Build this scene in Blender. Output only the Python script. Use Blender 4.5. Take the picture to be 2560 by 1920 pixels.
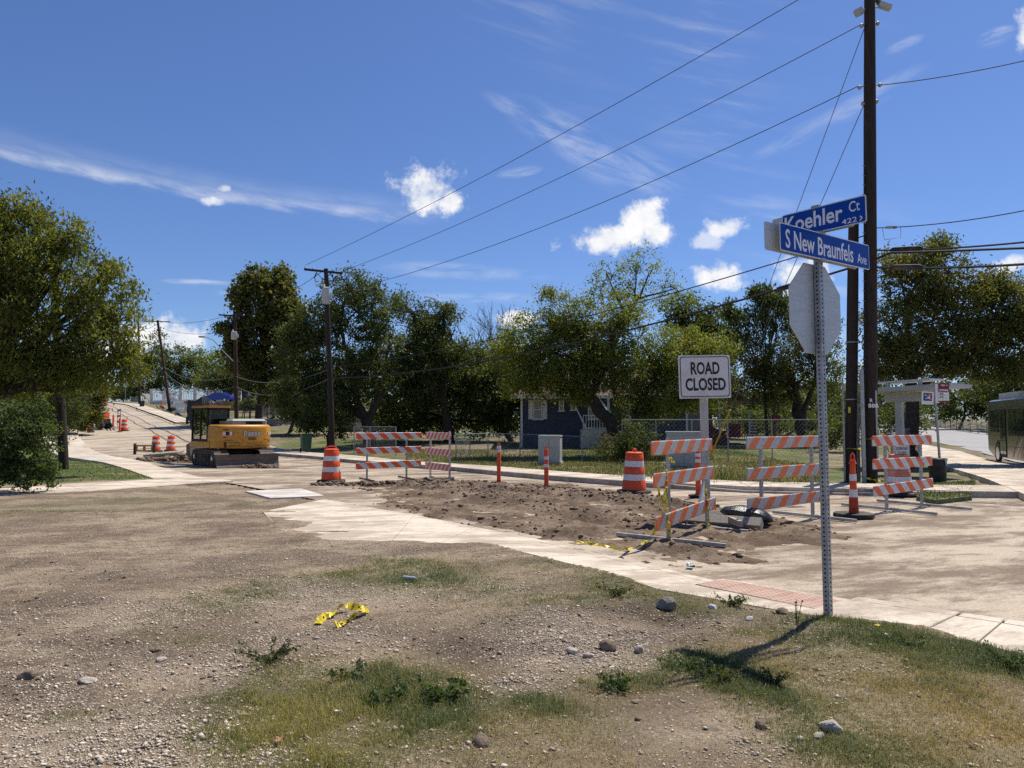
import bpy, bmesh, math, random
import numpy as np
from mathutils import Vector, Matrix
random.seed(7)
rng = np.random.default_rng(11)
SC = bpy.context.scene
for o in list(bpy.data.objects):
    bpy.data.objects.remove(o)

# ------------------------------------------------------------------ camera
F = 1800.0                      # focal length in pixels of a 2560 wide frame
CAMZ = 1.75
PITCH = math.radians(3.02)
cam_data = bpy.data.cameras.new("camera")
cam_data.sensor_width = 36.0
cam_data.lens = F / 2560 * 36
cam_data.clip_end = 4000
cam_data.clip_start = 0.05
cam = bpy.data.objects.new("camera", cam_data)
SC.collection.objects.link(cam)
cam.location = (0, 0, CAMZ)
cam.rotation_euler = (math.radians(90) + PITCH, 0, 0)
SC.camera = cam

def ray(px, py):
    u = (px - 1280) / F
    v = (960 - py) / F
    return (u, math.cos(PITCH) - v * math.sin(PITCH), math.sin(PITCH) + v * math.cos(PITCH))

def at(px, py, Y=None, z=None):
    """a point of the place: the spot seen at px,py that lies at depth Y, or on the level z"""
    r = ray(px, py)
    k = Y / r[1] if Y is not None else (z - CAMZ) / r[2]
    return Vector((r[0] * k, r[1] * k, CAMZ + r[2] * k))

# ------------------------------------------------------------------ world, sun, exposure
SUN_EL = math.radians(61.5)
SUN_AZ = math.radians(42.5)     # clockwise from +Y
sun_dir = Vector((math.sin(SUN_AZ) * math.cos(SUN_EL), math.cos(SUN_AZ) * math.cos(SUN_EL), math.sin(SUN_EL)))
sd = bpy.data.lights.new("sun", 'SUN')
sd.energy = 5.0
sd.angle = math.radians(0.53)
sd.color = (1.0, 0.94, 0.85)
sun = bpy.data.objects.new("sun", sd)
SC.collection.objects.link(sun)
sun.rotation_euler = sun_dir.to_track_quat('Z', 'Y').to_euler()
SC.view_settings.view_transform = 'Standard'
SC.view_settings.look = 'None'
SC.view_settings.exposure = 0.2
SC.view_settings.gamma = 1.0
SC.view_settings.use_curve_mapping = False
SC.render.engine = 'CYCLES'
SC.cycles.max_bounces = 5
SC.cycles.diffuse_bounces = 3
SC.cycles.glossy_bounces = 2
SC.cycles.transmission_bounces = 3
SC.cycles.transparent_max_bounces = 6
SC.cycles.use_denoising = False
SC.cycles.use_adaptive_sampling = True
SC.cycles.adaptive_threshold = 0.02
SC.cycles.sample_clamp_indirect = 4.0
SC.cycles.caustics_reflective = False
SC.cycles.caustics_refractive = False

W = bpy.data.worlds.new("World")
SC.world = W
W.use_nodes = True
W.cycles.sampling_method = 'MANUAL'
W.cycles.sample_map_resolution = 512
wt = W.node_tree
wt.nodes.clear()

class NT:
    """small helper to wire shader nodes"""
    def __init__(s, tree): s.t = tree
    def n(s, typ, **kw):
        nd = s.t.nodes.new(typ)
        for k, v in kw.items(): setattr(nd, k, v)
        return nd
    def put(s, sock, v):
        if hasattr(v, 'is_output'): s.t.links.new(v, sock)
        else: sock.default_value = v
    def m(s, op, a, b=None, c=None, clamp=False):
        nd = s.n('ShaderNodeMath', operation=op, use_clamp=clamp)
        s.put(nd.inputs[0], a)
        if b is not None: s.put(nd.inputs[1], b)
        if c is not None: s.put(nd.inputs[2], c)
        return nd.outputs[0]
    def vm(s, op, a, b=None):
        nd = s.n('ShaderNodeVectorMath', operation=op)
        s.put(nd.inputs[0], a)
        if b is not None: s.put(nd.inputs[1], b)
        return nd.outputs[0]
    def noise(s, vec, scale, detail=4, rough=0.55, dist=0.0):
        nd = s.n('ShaderNodeTexNoise')
        if vec is not None: s.put(nd.inputs['Vector'], vec)
        nd.inputs['Scale'].default_value = scale
        nd.inputs['Detail'].default_value = detail
        nd.inputs['Roughness'].default_value = rough
        nd.inputs['Distortion'].default_value = dist
        return nd.outputs[0]
    def ss(s, v, lo, hi):
        nd = s.n('ShaderNodeMapRange', interpolation_type='SMOOTHSTEP')
        s.put(nd.inputs[0], v)
        nd.inputs[1].default_value = lo
        nd.inputs[2].default_value = hi
        return nd.outputs[0]
    def mix(s, f, a, b, mode='MIX'):
        nd = s.n('ShaderNodeMix', data_type='RGBA', blend_type=mode)
        s.put(nd.inputs[0], f)
        s.put(nd.inputs[6], a if hasattr(a, 'is_output') else (*a[:3], 1))
        s.put(nd.inputs[7], b if hasattr(b, 'is_output') else (*b[:3], 1))
        return nd.outputs[2]
    def attr(s, name):
        return s.n('ShaderNodeAttribute', attribute_name=name).outputs['Fac']

def build_world():
    T = NT(wt)
    sky = T.n('ShaderNodeTexSky', sky_type='NISHITA')
    sky.sun_disc = False
    sky.sun_elevation = SUN_EL
    sky.sun_rotation = SUN_AZ
    sky.altitude = 200
    sky.air_density = 1.0
    sky.dust_density = 0.35
    sky.ozone_density = 2.6
    hsv = T.mix(1.0, sky.outputs[0], SKY_TINT, 'MULTIPLY')
    d = T.n('ShaderNodeTexCoord').outputs['Generated']
    sep = T.n('ShaderNodeSeparateXYZ'); T.put(sep.inputs[0], d)
    az = T.m('ARCTAN2', sep.outputs[0], sep.outputs[1])
    el = T.m('ARCSINE', sep.outputs[2])
    fluff = T.noise(d, 26, 10, 0.66)
    coarse = T.noise(d, 9, 3, 0.5)
    f1 = T.m('SUBTRACT', fluff, 0.5)
    f2 = T.m('SUBTRACT', coarse, 0.5)
    wob = T.m('ADD', T.m('MULTIPLY', f1, 2.6), T.m('MULTIPLY', f2, 0.9))
    dens = None
    A0 = lambda px, py: (math.atan2(ray(px, py)[0], ray(px, py)[1]), math.asin(Vector(ray(px, py)).normalized().z))
    def put(px, py, rx, ry, gain=1.0, k=1.0, rot=0.0):
        nonlocal dens
        a, e = A0(px, py)
        sc = math.cos(a)
        ra, re = rx / F * sc * sc, ry / F * sc
        da = T.m('SUBTRACT', az, a); de = T.m('SUBTRACT', el, e)
        c, s_ = math.cos(rot), math.sin(rot)
        u = T.m('ADD', T.m('MULTIPLY', da, c / ra), T.m('MULTIPLY', de, s_ / ra))
        v = T.m('ADD', T.m('MULTIPLY', da, -s_ / re), T.m('MULTIPLY', de, c / re))
        r = T.m('SQRT', T.m('ADD', T.m('MULTIPLY', u, u), T.m('MULTIPLY', v, v)))
        val = T.m('ADD', T.m('SUBTRACT', 1.0, r), T.m('MULTIPLY', wob, k))
        val = T.m('MULTIPLY', T.ss(val, 0.0, 0.75), gain)
        dens = val if dens is None else T.m('MAXIMUM', dens, val)
    def streak(rot):
        c, s_ = math.cos(rot), math.sin(rot); cm = T.n('ShaderNodeCombineXYZ')
        T.put(cm.inputs[0], T.m('MULTIPLY', T.m('ADD', T.m('MULTIPLY', az, c), T.m('MULTIPLY', el, s_)), 12)); T.put(cm.inputs[1], T.m('MULTIPLY', T.m('ADD', T.m('MULTIPLY', az, -s_), T.m('MULTIPLY', el, c)), 60))
        return T.noise(cm.outputs[0], 1.0, 6, .66, .4)
    streak_l, streak_r, streak_h = streak(-.42), streak(.35), streak(.03)
    def wisp(px, py, rx, ry, gain, rot):
        nonlocal dens
        a, e = A0(px, py); sc = math.cos(a)
        ra, re = rx / F * sc * sc, ry / F * sc
        da = T.m('SUBTRACT', az, a); de = T.m('SUBTRACT', el, e)
        c, s_ = math.cos(rot), math.sin(rot)
        u = T.m('ADD', T.m('MULTIPLY', da, c / ra), T.m('MULTIPLY', de, s_ / ra))
        v = T.m('ADD', T.m('MULTIPLY', da, -s_ / re), T.m('MULTIPLY', de, c / re))
        r = T.m('ADD', T.m('MULTIPLY', u, u), T.m('MULTIPLY', v, v))
        nn = streak_l if rot < -.2 else (streak_r if rot > .2 else streak_h)
        val = T.m('MULTIPLY', T.m('MULTIPLY', T.ss(r, 1.0, 0.0), T.ss(nn, .36, .70)), gain)
        dens = val if dens is None else T.m('MAXIMUM', dens, val)
    put(1070, 472, 105, 66); put(1125, 500, 55, 45); put(1050, 500, 60, 40)
    put(1550, 590, 130, 44); put(1605, 548, 85, 58); put(1500, 605, 75, 34); put(1640, 580, 60, 40)
    put(1825, 568, 60, 28, .85); put(1760, 605, 50, 22, .55, 1.2)
    put(1795, 692, 78, 38); put(2000, 690, 90, 55, .9); put(1990, 730, 70, 40, .8)
    put(430, 840, 115, 50); put(370, 850, 95, 56); put(300, 870, 70, 44); put(470, 850, 70, 40)
    put(1300, 800, 60, 26); put(775, 775, 22, 30, .9)
    put(515, 500, 46, 15, .8); put(562, 470, 26, 14, .7)
    put(2560, 85, 36, 60, .95)
    put(2540, 662, 80, 26, .9)
    for a_ in ((1330, 295, 150, 30, .30, -.40), (1430, 350, 230, 60, .28, -.48), (1300, 430, 70, 16, .25, .15), (1560, 420, 200, 70, .20, -.35), (2490, 92, 60, 24, .6, .1), (2260, 112, 60, 16, .3, .2), (500, 706, 110, 10, .45, .03), (560, 732, 45, 10, .35, .05), (700, 778, 70, 24, .35, .1), (2150, 260, 200, 30, .22, .35), (2010, 330, 180, 26, .16, .35), (1150, 680, 260, 26, .22, -.05), (1200, 745, 220, 18, .22, 0)):
        wisp(*a_)
    # sparse cumulus in the rest of the sky, behind the camera
    back = T.ss(sep.outputs[1], 0.15, -0.25)
    cum = T.m('MULTIPLY', T.ss(T.noise(d, 4.5, 7, 0.6), 0.60, 0.72), T.m('MULTIPLY', back, T.ss(el, 0.05, 0.4)))
    dens = T.m('MAXIMUM', dens, cum)
    # contrail: a thin streak across the left of the sky, and faint cirrus
    a0, e0 = A0(-10, 378); a1, e1 = A0(1050, 545)
    L = math.hypot(a1 - a0, e1 - e0)
    c, s_ = (a1 - a0) / L, (e1 - e0) / L
    da = T.m('SUBTRACT', az, a0); de = T.m('SUBTRACT', el, e0)
    al = T.m('ADD', T.m('MULTIPLY', da, c), T.m('MULTIPLY', de, s_))
    ac = T.m('ADD', T.m('MULTIPLY', da, -s_), T.m('MULTIPLY', de, c))
    bend = T.m('MULTIPLY', T.m('MULTIPLY', T.m('SUBTRACT', al, L * .5), T.m('SUBTRACT', al, L * .5)), -0.05)
    ac = T.m('ADD', ac, bend)
    comb = T.n('ShaderNodeCombineXYZ')
    T.put(comb.inputs[0], T.m('MULTIPLY', T.m('ADD', al, T.m('MULTIPLY', ac, 1.5)), 14)); T.put(comb.inputs[1], T.m('MULTIPLY', ac, 60))
    st = T.noise(comb.outputs[0], 1.0, 7, 0.62)
    acw = T.m('ADD', ac, T.m('MULTIPLY', T.m('SUBTRACT', st, .5), 0.022))
    prof = T.ss(T.m('ABSOLUTE', acw), 0.013, 0.0)
    prof2 = T.m('MULTIPLY', T.ss(T.m('ABSOLUTE', T.m('SUBTRACT', acw, 0.010)), 0.022, 0.0), 0.35)
    ends = T.m('MULTIPLY', T.ss(al, -0.25, 0.15), T.ss(al, L * 1.12, L * 0.8))
    trail = T.m('MULTIPLY', T.m('MULTIPLY', T.m('MAXIMUM', prof, prof2), ends), T.m('MULTIPLY', T.ss(st, 0.22, 0.72), 0.46))
    comb2 = T.n('ShaderNodeCombineXYZ')
    T.put(comb2.inputs[0], T.m('MULTIPLY', T.m('ADD', az, T.m('MULTIPLY', el, 0.8)), 5)); T.put(comb2.inputs[1], T.m('MULTIPLY', T.m('ADD', el, T.m('MULTIPLY', az, .25)), 34))
    ci = T.noise(comb2.outputs[0], 1.0, 7, 0.62)
    big = T.noise(d, 2.6, 2, 0.5)
    cirrus = T.m('MULTIPLY', T.m('MULTIPLY', T.ss(ci, 0.46, 0.8), T.ss(big, 0.44, 0.66)), T.m('MULTIPLY', T.ss(sep.outputs[0], -.18, .12), 0.38))
    thin = T.m('MAXIMUM', trail, cirrus)
    tone = T.mix(T.ss(T.m('ADD', T.m('MULTIPLY', fluff, .6), T.m('MULTIPLY', coarse, .4)), 0.36, 0.62), (0.70, 0.75, 0.84), (1.0, 0.99, 0.985))
    b1 = T.n('ShaderNodeBackground'); T.put(b1.inputs[0], hsv); b1.inputs[1].default_value = SKY_STRENGTH
    b2 = T.n('ShaderNodeBackground'); T.put(b2.inputs[0], tone); b2.inputs[1].default_value = 0.90
    mx = T.n('ShaderNodeMixShader')
    T.put(mx.inputs[0], T.m('MAXIMUM', dens, thin, clamp=True))
    T.t.links.new(b1.outputs[0], mx.inputs[1]); T.t.links.new(b2.outputs[0], mx.inputs[2])
    out = T.n('ShaderNodeOutputWorld'); T.t.links.new(mx.outputs[0], out.inputs[0])
SKY_TINT = (0.66, 0.81, 1.12)
SKY_STRENGTH = 0.090
build_world()

# ------------------------------------------------------------------ materials
MATS = {}
def new_mat(name):
    m = bpy.data.materials.new(name)
    m.use_nodes = True
    m.node_tree.nodes.clear()
    T = NT(m.node_tree)
    out = T.n('ShaderNodeOutputMaterial')
    p = T.n('ShaderNodeBsdfPrincipled')
    T.t.links.new(p.outputs[0], out.inputs[0])
    MATS[name] = m
    return m, T, p, out

def pos(T, obj=False):
    if obj: return T.n('ShaderNodeTexCoord').outputs['Object']
    return T.n('ShaderNodeNewGeometry').outputs['Position']

def simple(name, col, rough=0.7, var=0.12, scale=6.0, metal=0.0, spec=0.4, bump=0.0, dirt=None, dirt_amt=0.4, obj=True, stretch=None):
    """a plain coloured surface with uneven tone and, if asked, dirt and fine relief"""
    m, T, p, out = new_mat(name)
    v = pos(T, obj)
    if stretch: v = T.vm('MULTIPLY', v, stretch)
    n1 = T.noise(v, scale, 6, 0.6)
    lo = tuple(c * (1 - var) for c in col); hi = tuple(min(1, c * (1 + var)) for c in col)
    c = T.mix(T.ss(n1, 0.3, 0.7), lo, hi)
    if dirt:
        n2 = T.noise(v, scale * 0.45, 7, 0.65)
        c = T.mix(T.m('MULTIPLY', T.ss(n2, 0.46, 0.68), dirt_amt), c, dirt)
    T.put(p.inputs['Base Color'], c)
    p.inputs['Roughness'].default_value = rough
    p.inputs['Metallic'].default_value = metal
    p.inputs['Specular IOR Level'].default_value = spec
    if bump:
        b = T.n('ShaderNodeBump'); b.inputs['Strength'].default_value = bump; b.inputs['Distance'].default_value = 0.02
        T.put(b.inputs['Height'], T.noise(v, scale * 6, 5, 0.6)); T.put(p.inputs['Normal'], b.outputs[0])
    return m

def leafmat(name, cols, trans=0.35):
    m, T, p, out = new_mat(name)
    r = T.attr('rnd')
    ramp = T.n('ShaderNodeValToRGB')
    e = ramp.color_ramp.elements
    e[0].position = 0.0; e[0].color = (*cols[0], 1)
    e[1].position = 1.0; e[1].color = (*cols[-1], 1)
    for i, c in enumerate(cols[1:-1]):
        k = e.new((i + 1) / (len(cols) - 1)); k.color = (*c, 1)
    n = T.noise(pos(T), 0.9, 3, 0.6)
    T.put(ramp.inputs[0], T.m('ADD', T.m('MULTIPLY', r, 0.6), T.m('MULTIPLY', T.ss(n, .3, .7), 0.4)))
    T.put(p.inputs['Base Color'], ramp.outputs[0])
    p.inputs['Roughness'].default_value = 0.55
    p.inputs['Specular IOR Level'].default_value = 0.25
    tr = T.n('ShaderNodeBsdfTranslucent')
    T.put(tr.inputs[0], T.mix(1.0, ramp.outputs[0], (1.55, 1.5, 0.6), 'MULTIPLY'))
    mx = T.n('ShaderNodeMixShader'); mx.inputs[0].default_value = trans
    T.t.links.new(p.outputs[0], mx.inputs[1]); T.t.links.new(tr.outputs[0], mx.inputs[2])
    T.t.links.new(mx.outputs[0], out.inputs[0])
    return m

def glassmat(name, col=(0.02, 0.03, 0.03), rough=0.05):
    m, T, p, out = new_mat(name)
    p.inputs['Base Color'].default_value = (*col, 1)
    p.inputs['Roughness'].default_value = rough
    p.inputs['Specular IOR Level'].default_value = 0.8
    return m

def clearglass(name, tint=(0.75, 0.85, 0.82)):
    m, T, p, out = new_mat(name)
    tr = T.n('ShaderNodeBsdfTransparent'); tr.inputs[0].default_value = (*tint, 1)
    gl = T.n('ShaderNodeBsdfGlossy'); gl.inputs['Roughness'].default_value = 0.03
    fr = T.n('ShaderNodeFresnel'); fr.inputs[0].default_value = 1.5
    mx = T.n('ShaderNodeMixShader')
    T.put(mx.inputs[0], fr.outputs[0])
    T.t.links.new(tr.outputs[0], mx.inputs[1]); T.t.links.new(gl.outputs[0], mx.inputs[2])
    T.t.links.new(mx.outputs[0], out.inputs[0])
    return m

galv = simple('galvanised_steel', (0.36, 0.37, 0.37), 0.5, 0.18, 14, metal=0.55, dirt=(0.22, 0.19, 0.16), dirt_amt=.3)
alu = simple('sheet_aluminium', (0.50, 0.52, 0.51), 0.45, 0.08, 4, metal=0.25, stretch=(1, 1, 9))
dark_hole = simple('dark_hole', (0.012, 0.012, 0.012), 0.9, 0.05)
blue_sign = simple('blue_sign_sheeting', (0.004, 0.062, 0.36), 0.45, 0.06, 3, spec=0.15)
white_paint = simple('white_paint', (0.74, 0.74, 0.72), 0.5, 0.06, 5, dirt=(0.45, 0.40, 0.34), dirt_amt=.25)
white_letter = simple('white_letter', (0.82, 0.83, 0.84), 0.45, 0.03)
black_paint = simple('black_paint', (0.012, 0.012, 0.013), 0.45, 0.1)
sign_white = simple('sign_white_sheeting', (0.66, 0.65, 0.63), 0.4, 0.05, 4, dirt=(0.45, 0.33, 0.18), dirt_amt=.35)
orange = simple('orange_plastic', (0.74, 0.085, 0.012), 0.45, 0.12, 7, dirt=(0.40, 0.12, 0.05), dirt_amt=.45)
orange_faded = simple('faded_orange_plastic', (0.62, 0.20, 0.11), 0.6, 0.15, 7, dirt=(0.5, 0.4, 0.33), dirt_amt=.5)
reflect_white = simple('reflective_white', (0.70, 0.70, 0.70), 0.35, 0.06, 9, dirt=(0.45, 0.40, 0.36), dirt_amt=.35)
rubber = simple('black_rubber', (0.025, 0.024, 0.023), 0.8, 0.3, 9, dirt=(0.20, 0.16, 0.12), dirt_amt=.55)
wood_pole = simple('creosote_wood', (0.030, 0.020, 0.014), 0.85, 0.45, 9, bump=.5, stretch=(6, 6, .35), dirt=(0.065, 0.05, 0.04), dirt_amt=.5)
wood_red = simple('reddish_pole_wood', (0.055, 0.024, 0.016), 0.85, 0.35, 9, bump=.5, stretch=(6, 6, .35))
bark = simple('bark', (0.055, 0.042, 0.032), 0.95, 0.45, 7, bump=.9, stretch=(3, 3, 1))
bark_pale = simple('pale_bark', (0.13, 0.11, 0.09), 0.95, 0.4, 7, bump=.6, stretch=(3, 3, 1))
timber = simple('weathered_timber', (0.34, 0.30, 0.25), 0.85, 0.2, 8, bump=.3, stretch=(.6, 6, 6))
white_wood = simple('white_washed_wood', (0.50, 0.48, 0.44), 0.8, 0.12, 6, stretch=(4, 4, .6), dirt=(0.3, 0.25, 0.2), dirt_amt=.4)
wire_mat = simple('cable_black', (0.012, 0.012, 0.012), 0.7, 0.1)
wire_grey = simple('cable_grey', (0.11, 0.11, 0.11), 0.6, 0.1)
tape_mat = simple('yellow_tape', (0.72, 0.56, 0.02), 0.4, 0.1, 12, spec=.5)
grey_box = simple('grey_cabinet_paint', (0.42, 0.42, 0.38), 0.6, 0.06, 3, dirt=(0.28, 0.26, 0.22), dirt_amt=.4)
green_bin = simple('dark_green_plastic', (0.012, 0.055, 0.040), 0.5, 0.15)
dark_bin = simple('black_plastic', (0.018, 0.019, 0.021), 0.5, 0.15)
machine_yellow = simple('machine_yellow', (0.58, 0.275, 0.028), 0.42, 0.08, 4, spec=.5, dirt=(0.30, 0.13, 0.03), dirt_amt=.5, stretch=(.7, .7, 5))
machine_grey = simple('machine_grey', (0.20, 0.21, 0.22), 0.5, 0.1)
machine_black = simple('machine_black', (0.013, 0.013, 0.014), 0.6, 0.3, 5, spec=.25, dirt=(0.04, 0.034, 0.028), dirt_amt=.5)
steel_dirty = simple('dirty_steel', (0.12, 0.095, 0.078), 0.65, 0.3, 5, metal=.3, dirt=(0.22, 0.17, 0.13), dirt_amt=.6, stretch=(.6, .6, 3))
glass_dark = glassmat('dark_glass')
glass_clear = clearglass('clear_glass', (0.42, 0.48, 0.46))
house_blue = simple('blue_siding', (0.040, 0.052, 0.090), 0.7, 0.10, 3)
house_white = simple('house_white_trim', (0.62, 0.62, 0.60), 0.6, 0.06, 3, dirt=(0.4, 0.37, 0.32), dirt_amt=.35)
roof_brown = simple('brown_shingles', (0.13, 0.085, 0.07), 0.9, 0.25, 10, bump=.4)
roof_grey = simple('grey_shingles', (0.17, 0.165, 0.16), 0.9, 0.25, 10, bump=.4)
red_paint = simple('dark_red_paint', (0.17, 0.028, 0.024), 0.7, 0.15)
red_bright = simple('red_paint', (0.50, 0.025, 0.02), 0.5, 0.1)
pale_wall = simple('pale_wall', (0.46, 0.45, 0.42), 0.8, 0.08, 2)
shelter_metal = simple('shelter_metal', (0.40, 0.40, 0.40), 0.5, 0.06, 3, metal=.2)
bus_skin = simple('bus_silver', (0.16, 0.15, 0.125), 0.22, 0.1, 2, metal=.6, dirt=(0.22, 0.17, 0.13), dirt_amt=.4)
bus_red = simple('bus_red', (0.20, 0.022, 0.02), 0.3, 0.1)
maroon = simple('maroon_sign', (0.17, 0.012, 0.022), 0.45, 0.05)
navy = simple('navy_print', (0.02, 0.025, 0.08), 0.5, 0.05)
pink_print = simple('pink_print', (0.62, 0.22, 0.24), 0.5, 0.05)
sky_print = simple('light_blue_print', (0.25, 0.42, 0.62), 0.5, 0.05)
car_blue = simple('car_blue', (0.018, 0.03, 0.26), 0.2, 0.05, spec=.7)
car_silver = simple('car_silver', (0.22, 0.22, 0.20), 0.3, 0.05, metal=.5)
chrome = simple('alloy', (0.5, 0.5, 0.5), 0.3, 0.05, metal=.8)
chain = simple('chain_wire', (0.24, 0.25, 0.25), 0.5, 0.1, metal=.6)
plastic_bag = simple('black_sandbag', (0.016, 0.016, 0.017), 0.35, 0.3, 6, spec=.5, bump=.4)
tan_wood = simple('yellow_brown_wood', (0.34, 0.18, 0.05), 0.8, 0.2, 6)
rock_mat = simple('limestone', (0.40, 0.35, 0.29), 0.9, 0.25, 9, bump=.6)
clod_mat = simple('dry_clod', (0.19, 0.14, 0.10), 0.95, 0.35, 9, bump=.6)
clear_plastic = simple('pale_plastic', (0.34, 0.37, 0.38), 0.2, 0.1)
flag_red = simple('flag_red', (0.45, 0.03, 0.03), 0.8, 0.1)
flag_white = simple('flag_white', (0.7, 0.7, 0.7), 0.8, 0.1)
flag_navy = simple('flag_navy', (0.015, 0.02, 0.10), 0.8, 0.1)

def concrete(name, col, stain, amt=0.6, scale=1.0, crack=0.0, fine=.12, tracked=False):
    m, T, p, out = new_mat(name)
    v = pos(T)
    rot = T.n('ShaderNodeVectorRotate', rotation_type='Z_AXIS'); T.put(rot.inputs['Vector'], v); rot.inputs['Angle'].default_value = math.radians(-20)
    vs = T.vm('MULTIPLY', rot.outputs[0], (0.62, 1.45, 1.0))
    n1 = T.noise(vs, 0.9 * scale, 10, 0.74)
    n2 = T.noise(v, 34, 4, 0.7)
    n3 = T.noise(vs, 4.2 * scale, 6, 0.7, 0.6)
    if tracked:                     # soil carried by wheels, thinning out away from the dig
        sp_ = T.n('ShaderNodeSeparateXYZ'); T.put(sp_.inputs[0], v)
        amt1 = T.m('ADD', T.m('MULTIPLY', T.ss(sp_.outputs[1], 60, 34), amt * .6), amt * .4)
    else: amt1 = amt
    c = T.mix(T.m('MULTIPLY', T.ss(n1, 0.43, 0.58), amt1), col, stain)
    c = T.mix(T.m('MULTIPLY', T.ss(n3, 0.52, 0.70), T.m('MULTIPLY', amt1, .75)), c, tuple(k * .72 for k in stain))
    c = T.mix(T.ss(n2, .25, .75), T.mix(1.0, c, (1 - fine,) * 3, 'MULTIPLY'), T.mix(1.0, c, (1 + fine,) * 3, 'MULTIPLY'))
    T.put(p.inputs['Base Color'], c)
    p.inputs['Roughness'].default_value = 0.9
    p.inputs['Specular IOR Level'].default_value = 0.15
    b = T.n('ShaderNodeBump'); b.inputs['Strength'].default_value = .35; b.inputs['Distance'].default_value = 0.01
    T.put(b.inputs['Height'], T.m('ADD', n2, T.m('MULTIPLY', n3, 1.5))); T.put(p.inputs['Normal'], b.outputs[0])
    return m
slab_mat = concrete('sidewalk_concrete', (0.62, 0.54, 0.43), (0.35, 0.28, 0.21), .8)
fresh_mat = concrete('fresh_concrete', (0.60, 0.575, 0.53), (0.42, 0.37, 0.30), .8)
road_mat = concrete('dusty_road', (0.455, 0.378, 0.285), (0.185, 0.138, 0.098), .95, .6, fine=.28, tracked=True)
avenue_mat = concrete('pale_avenue', (0.36, 0.35, 0.335), (0.27, 0.255, 0.24), .5, .5)
kerb_mat = concrete('kerb_concrete', (0.40, 0.36, 0.30), (0.20, 0.165, 0.13), .6)
tact_mat = simple('tactile_red', (0.42, 0.265, 0.20), 0.85, 0.12, 5, dirt=(0.46, 0.36, 0.27), dirt_amt=.6, obj=False)

# the barricade boards: flat diagonal reflective stripes
def stripemat(name, slope, oc=(0.76, 0.098, 0.008), wc=(0.62, 0.62, 0.62), wear=.3, period=.42):
    m, T, p, out = new_mat(name)
    v = pos(T, True)
    sep = T.n('ShaderNodeSeparateXYZ'); T.put(sep.inputs[0], v)
    t = T.m('FRACT', T.m('ADD', T.m('DIVIDE', T.m('ADD', sep.outputs[0], T.m('MULTIPLY', sep.outputs[2], slope)), period), 10.2))
    s_ = T.m('GREATER_THAN', t, 0.5)
    wn = T.noise(v, 9, 7, 0.7)
    wn2 = T.noise(v, 40, 4, 0.6)
    oc2 = T.mix(T.m('MULTIPLY', T.ss(wn, .45, .75), wear), oc, (0.62, 0.36, 0.26))
    c = T.mix(s_, wc, oc2)
    c = T.mix(T.m('MULTIPLY', T.ss(T.m('MULTIPLY', wn, wn2), .26, .42), .55), c, (0.22, 0.18, 0.15))
    T.put(p.inputs['Base Color'], c); p.inputs['Roughness'].default_value = .4
    return m
stripe_r = stripemat('board_stripes_rising', -1.0)
stripe_rf = stripemat('board_stripes_rising_worn', -1.0, (0.76, 0.155, 0.03), (0.46, 0.47, 0.47), .5, .43)
stripe_f = stripemat('board_stripes_falling', 1.0, period=.40)
stripe_n = stripemat('board_stripes_narrow', -1.0, period=.27)

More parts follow.
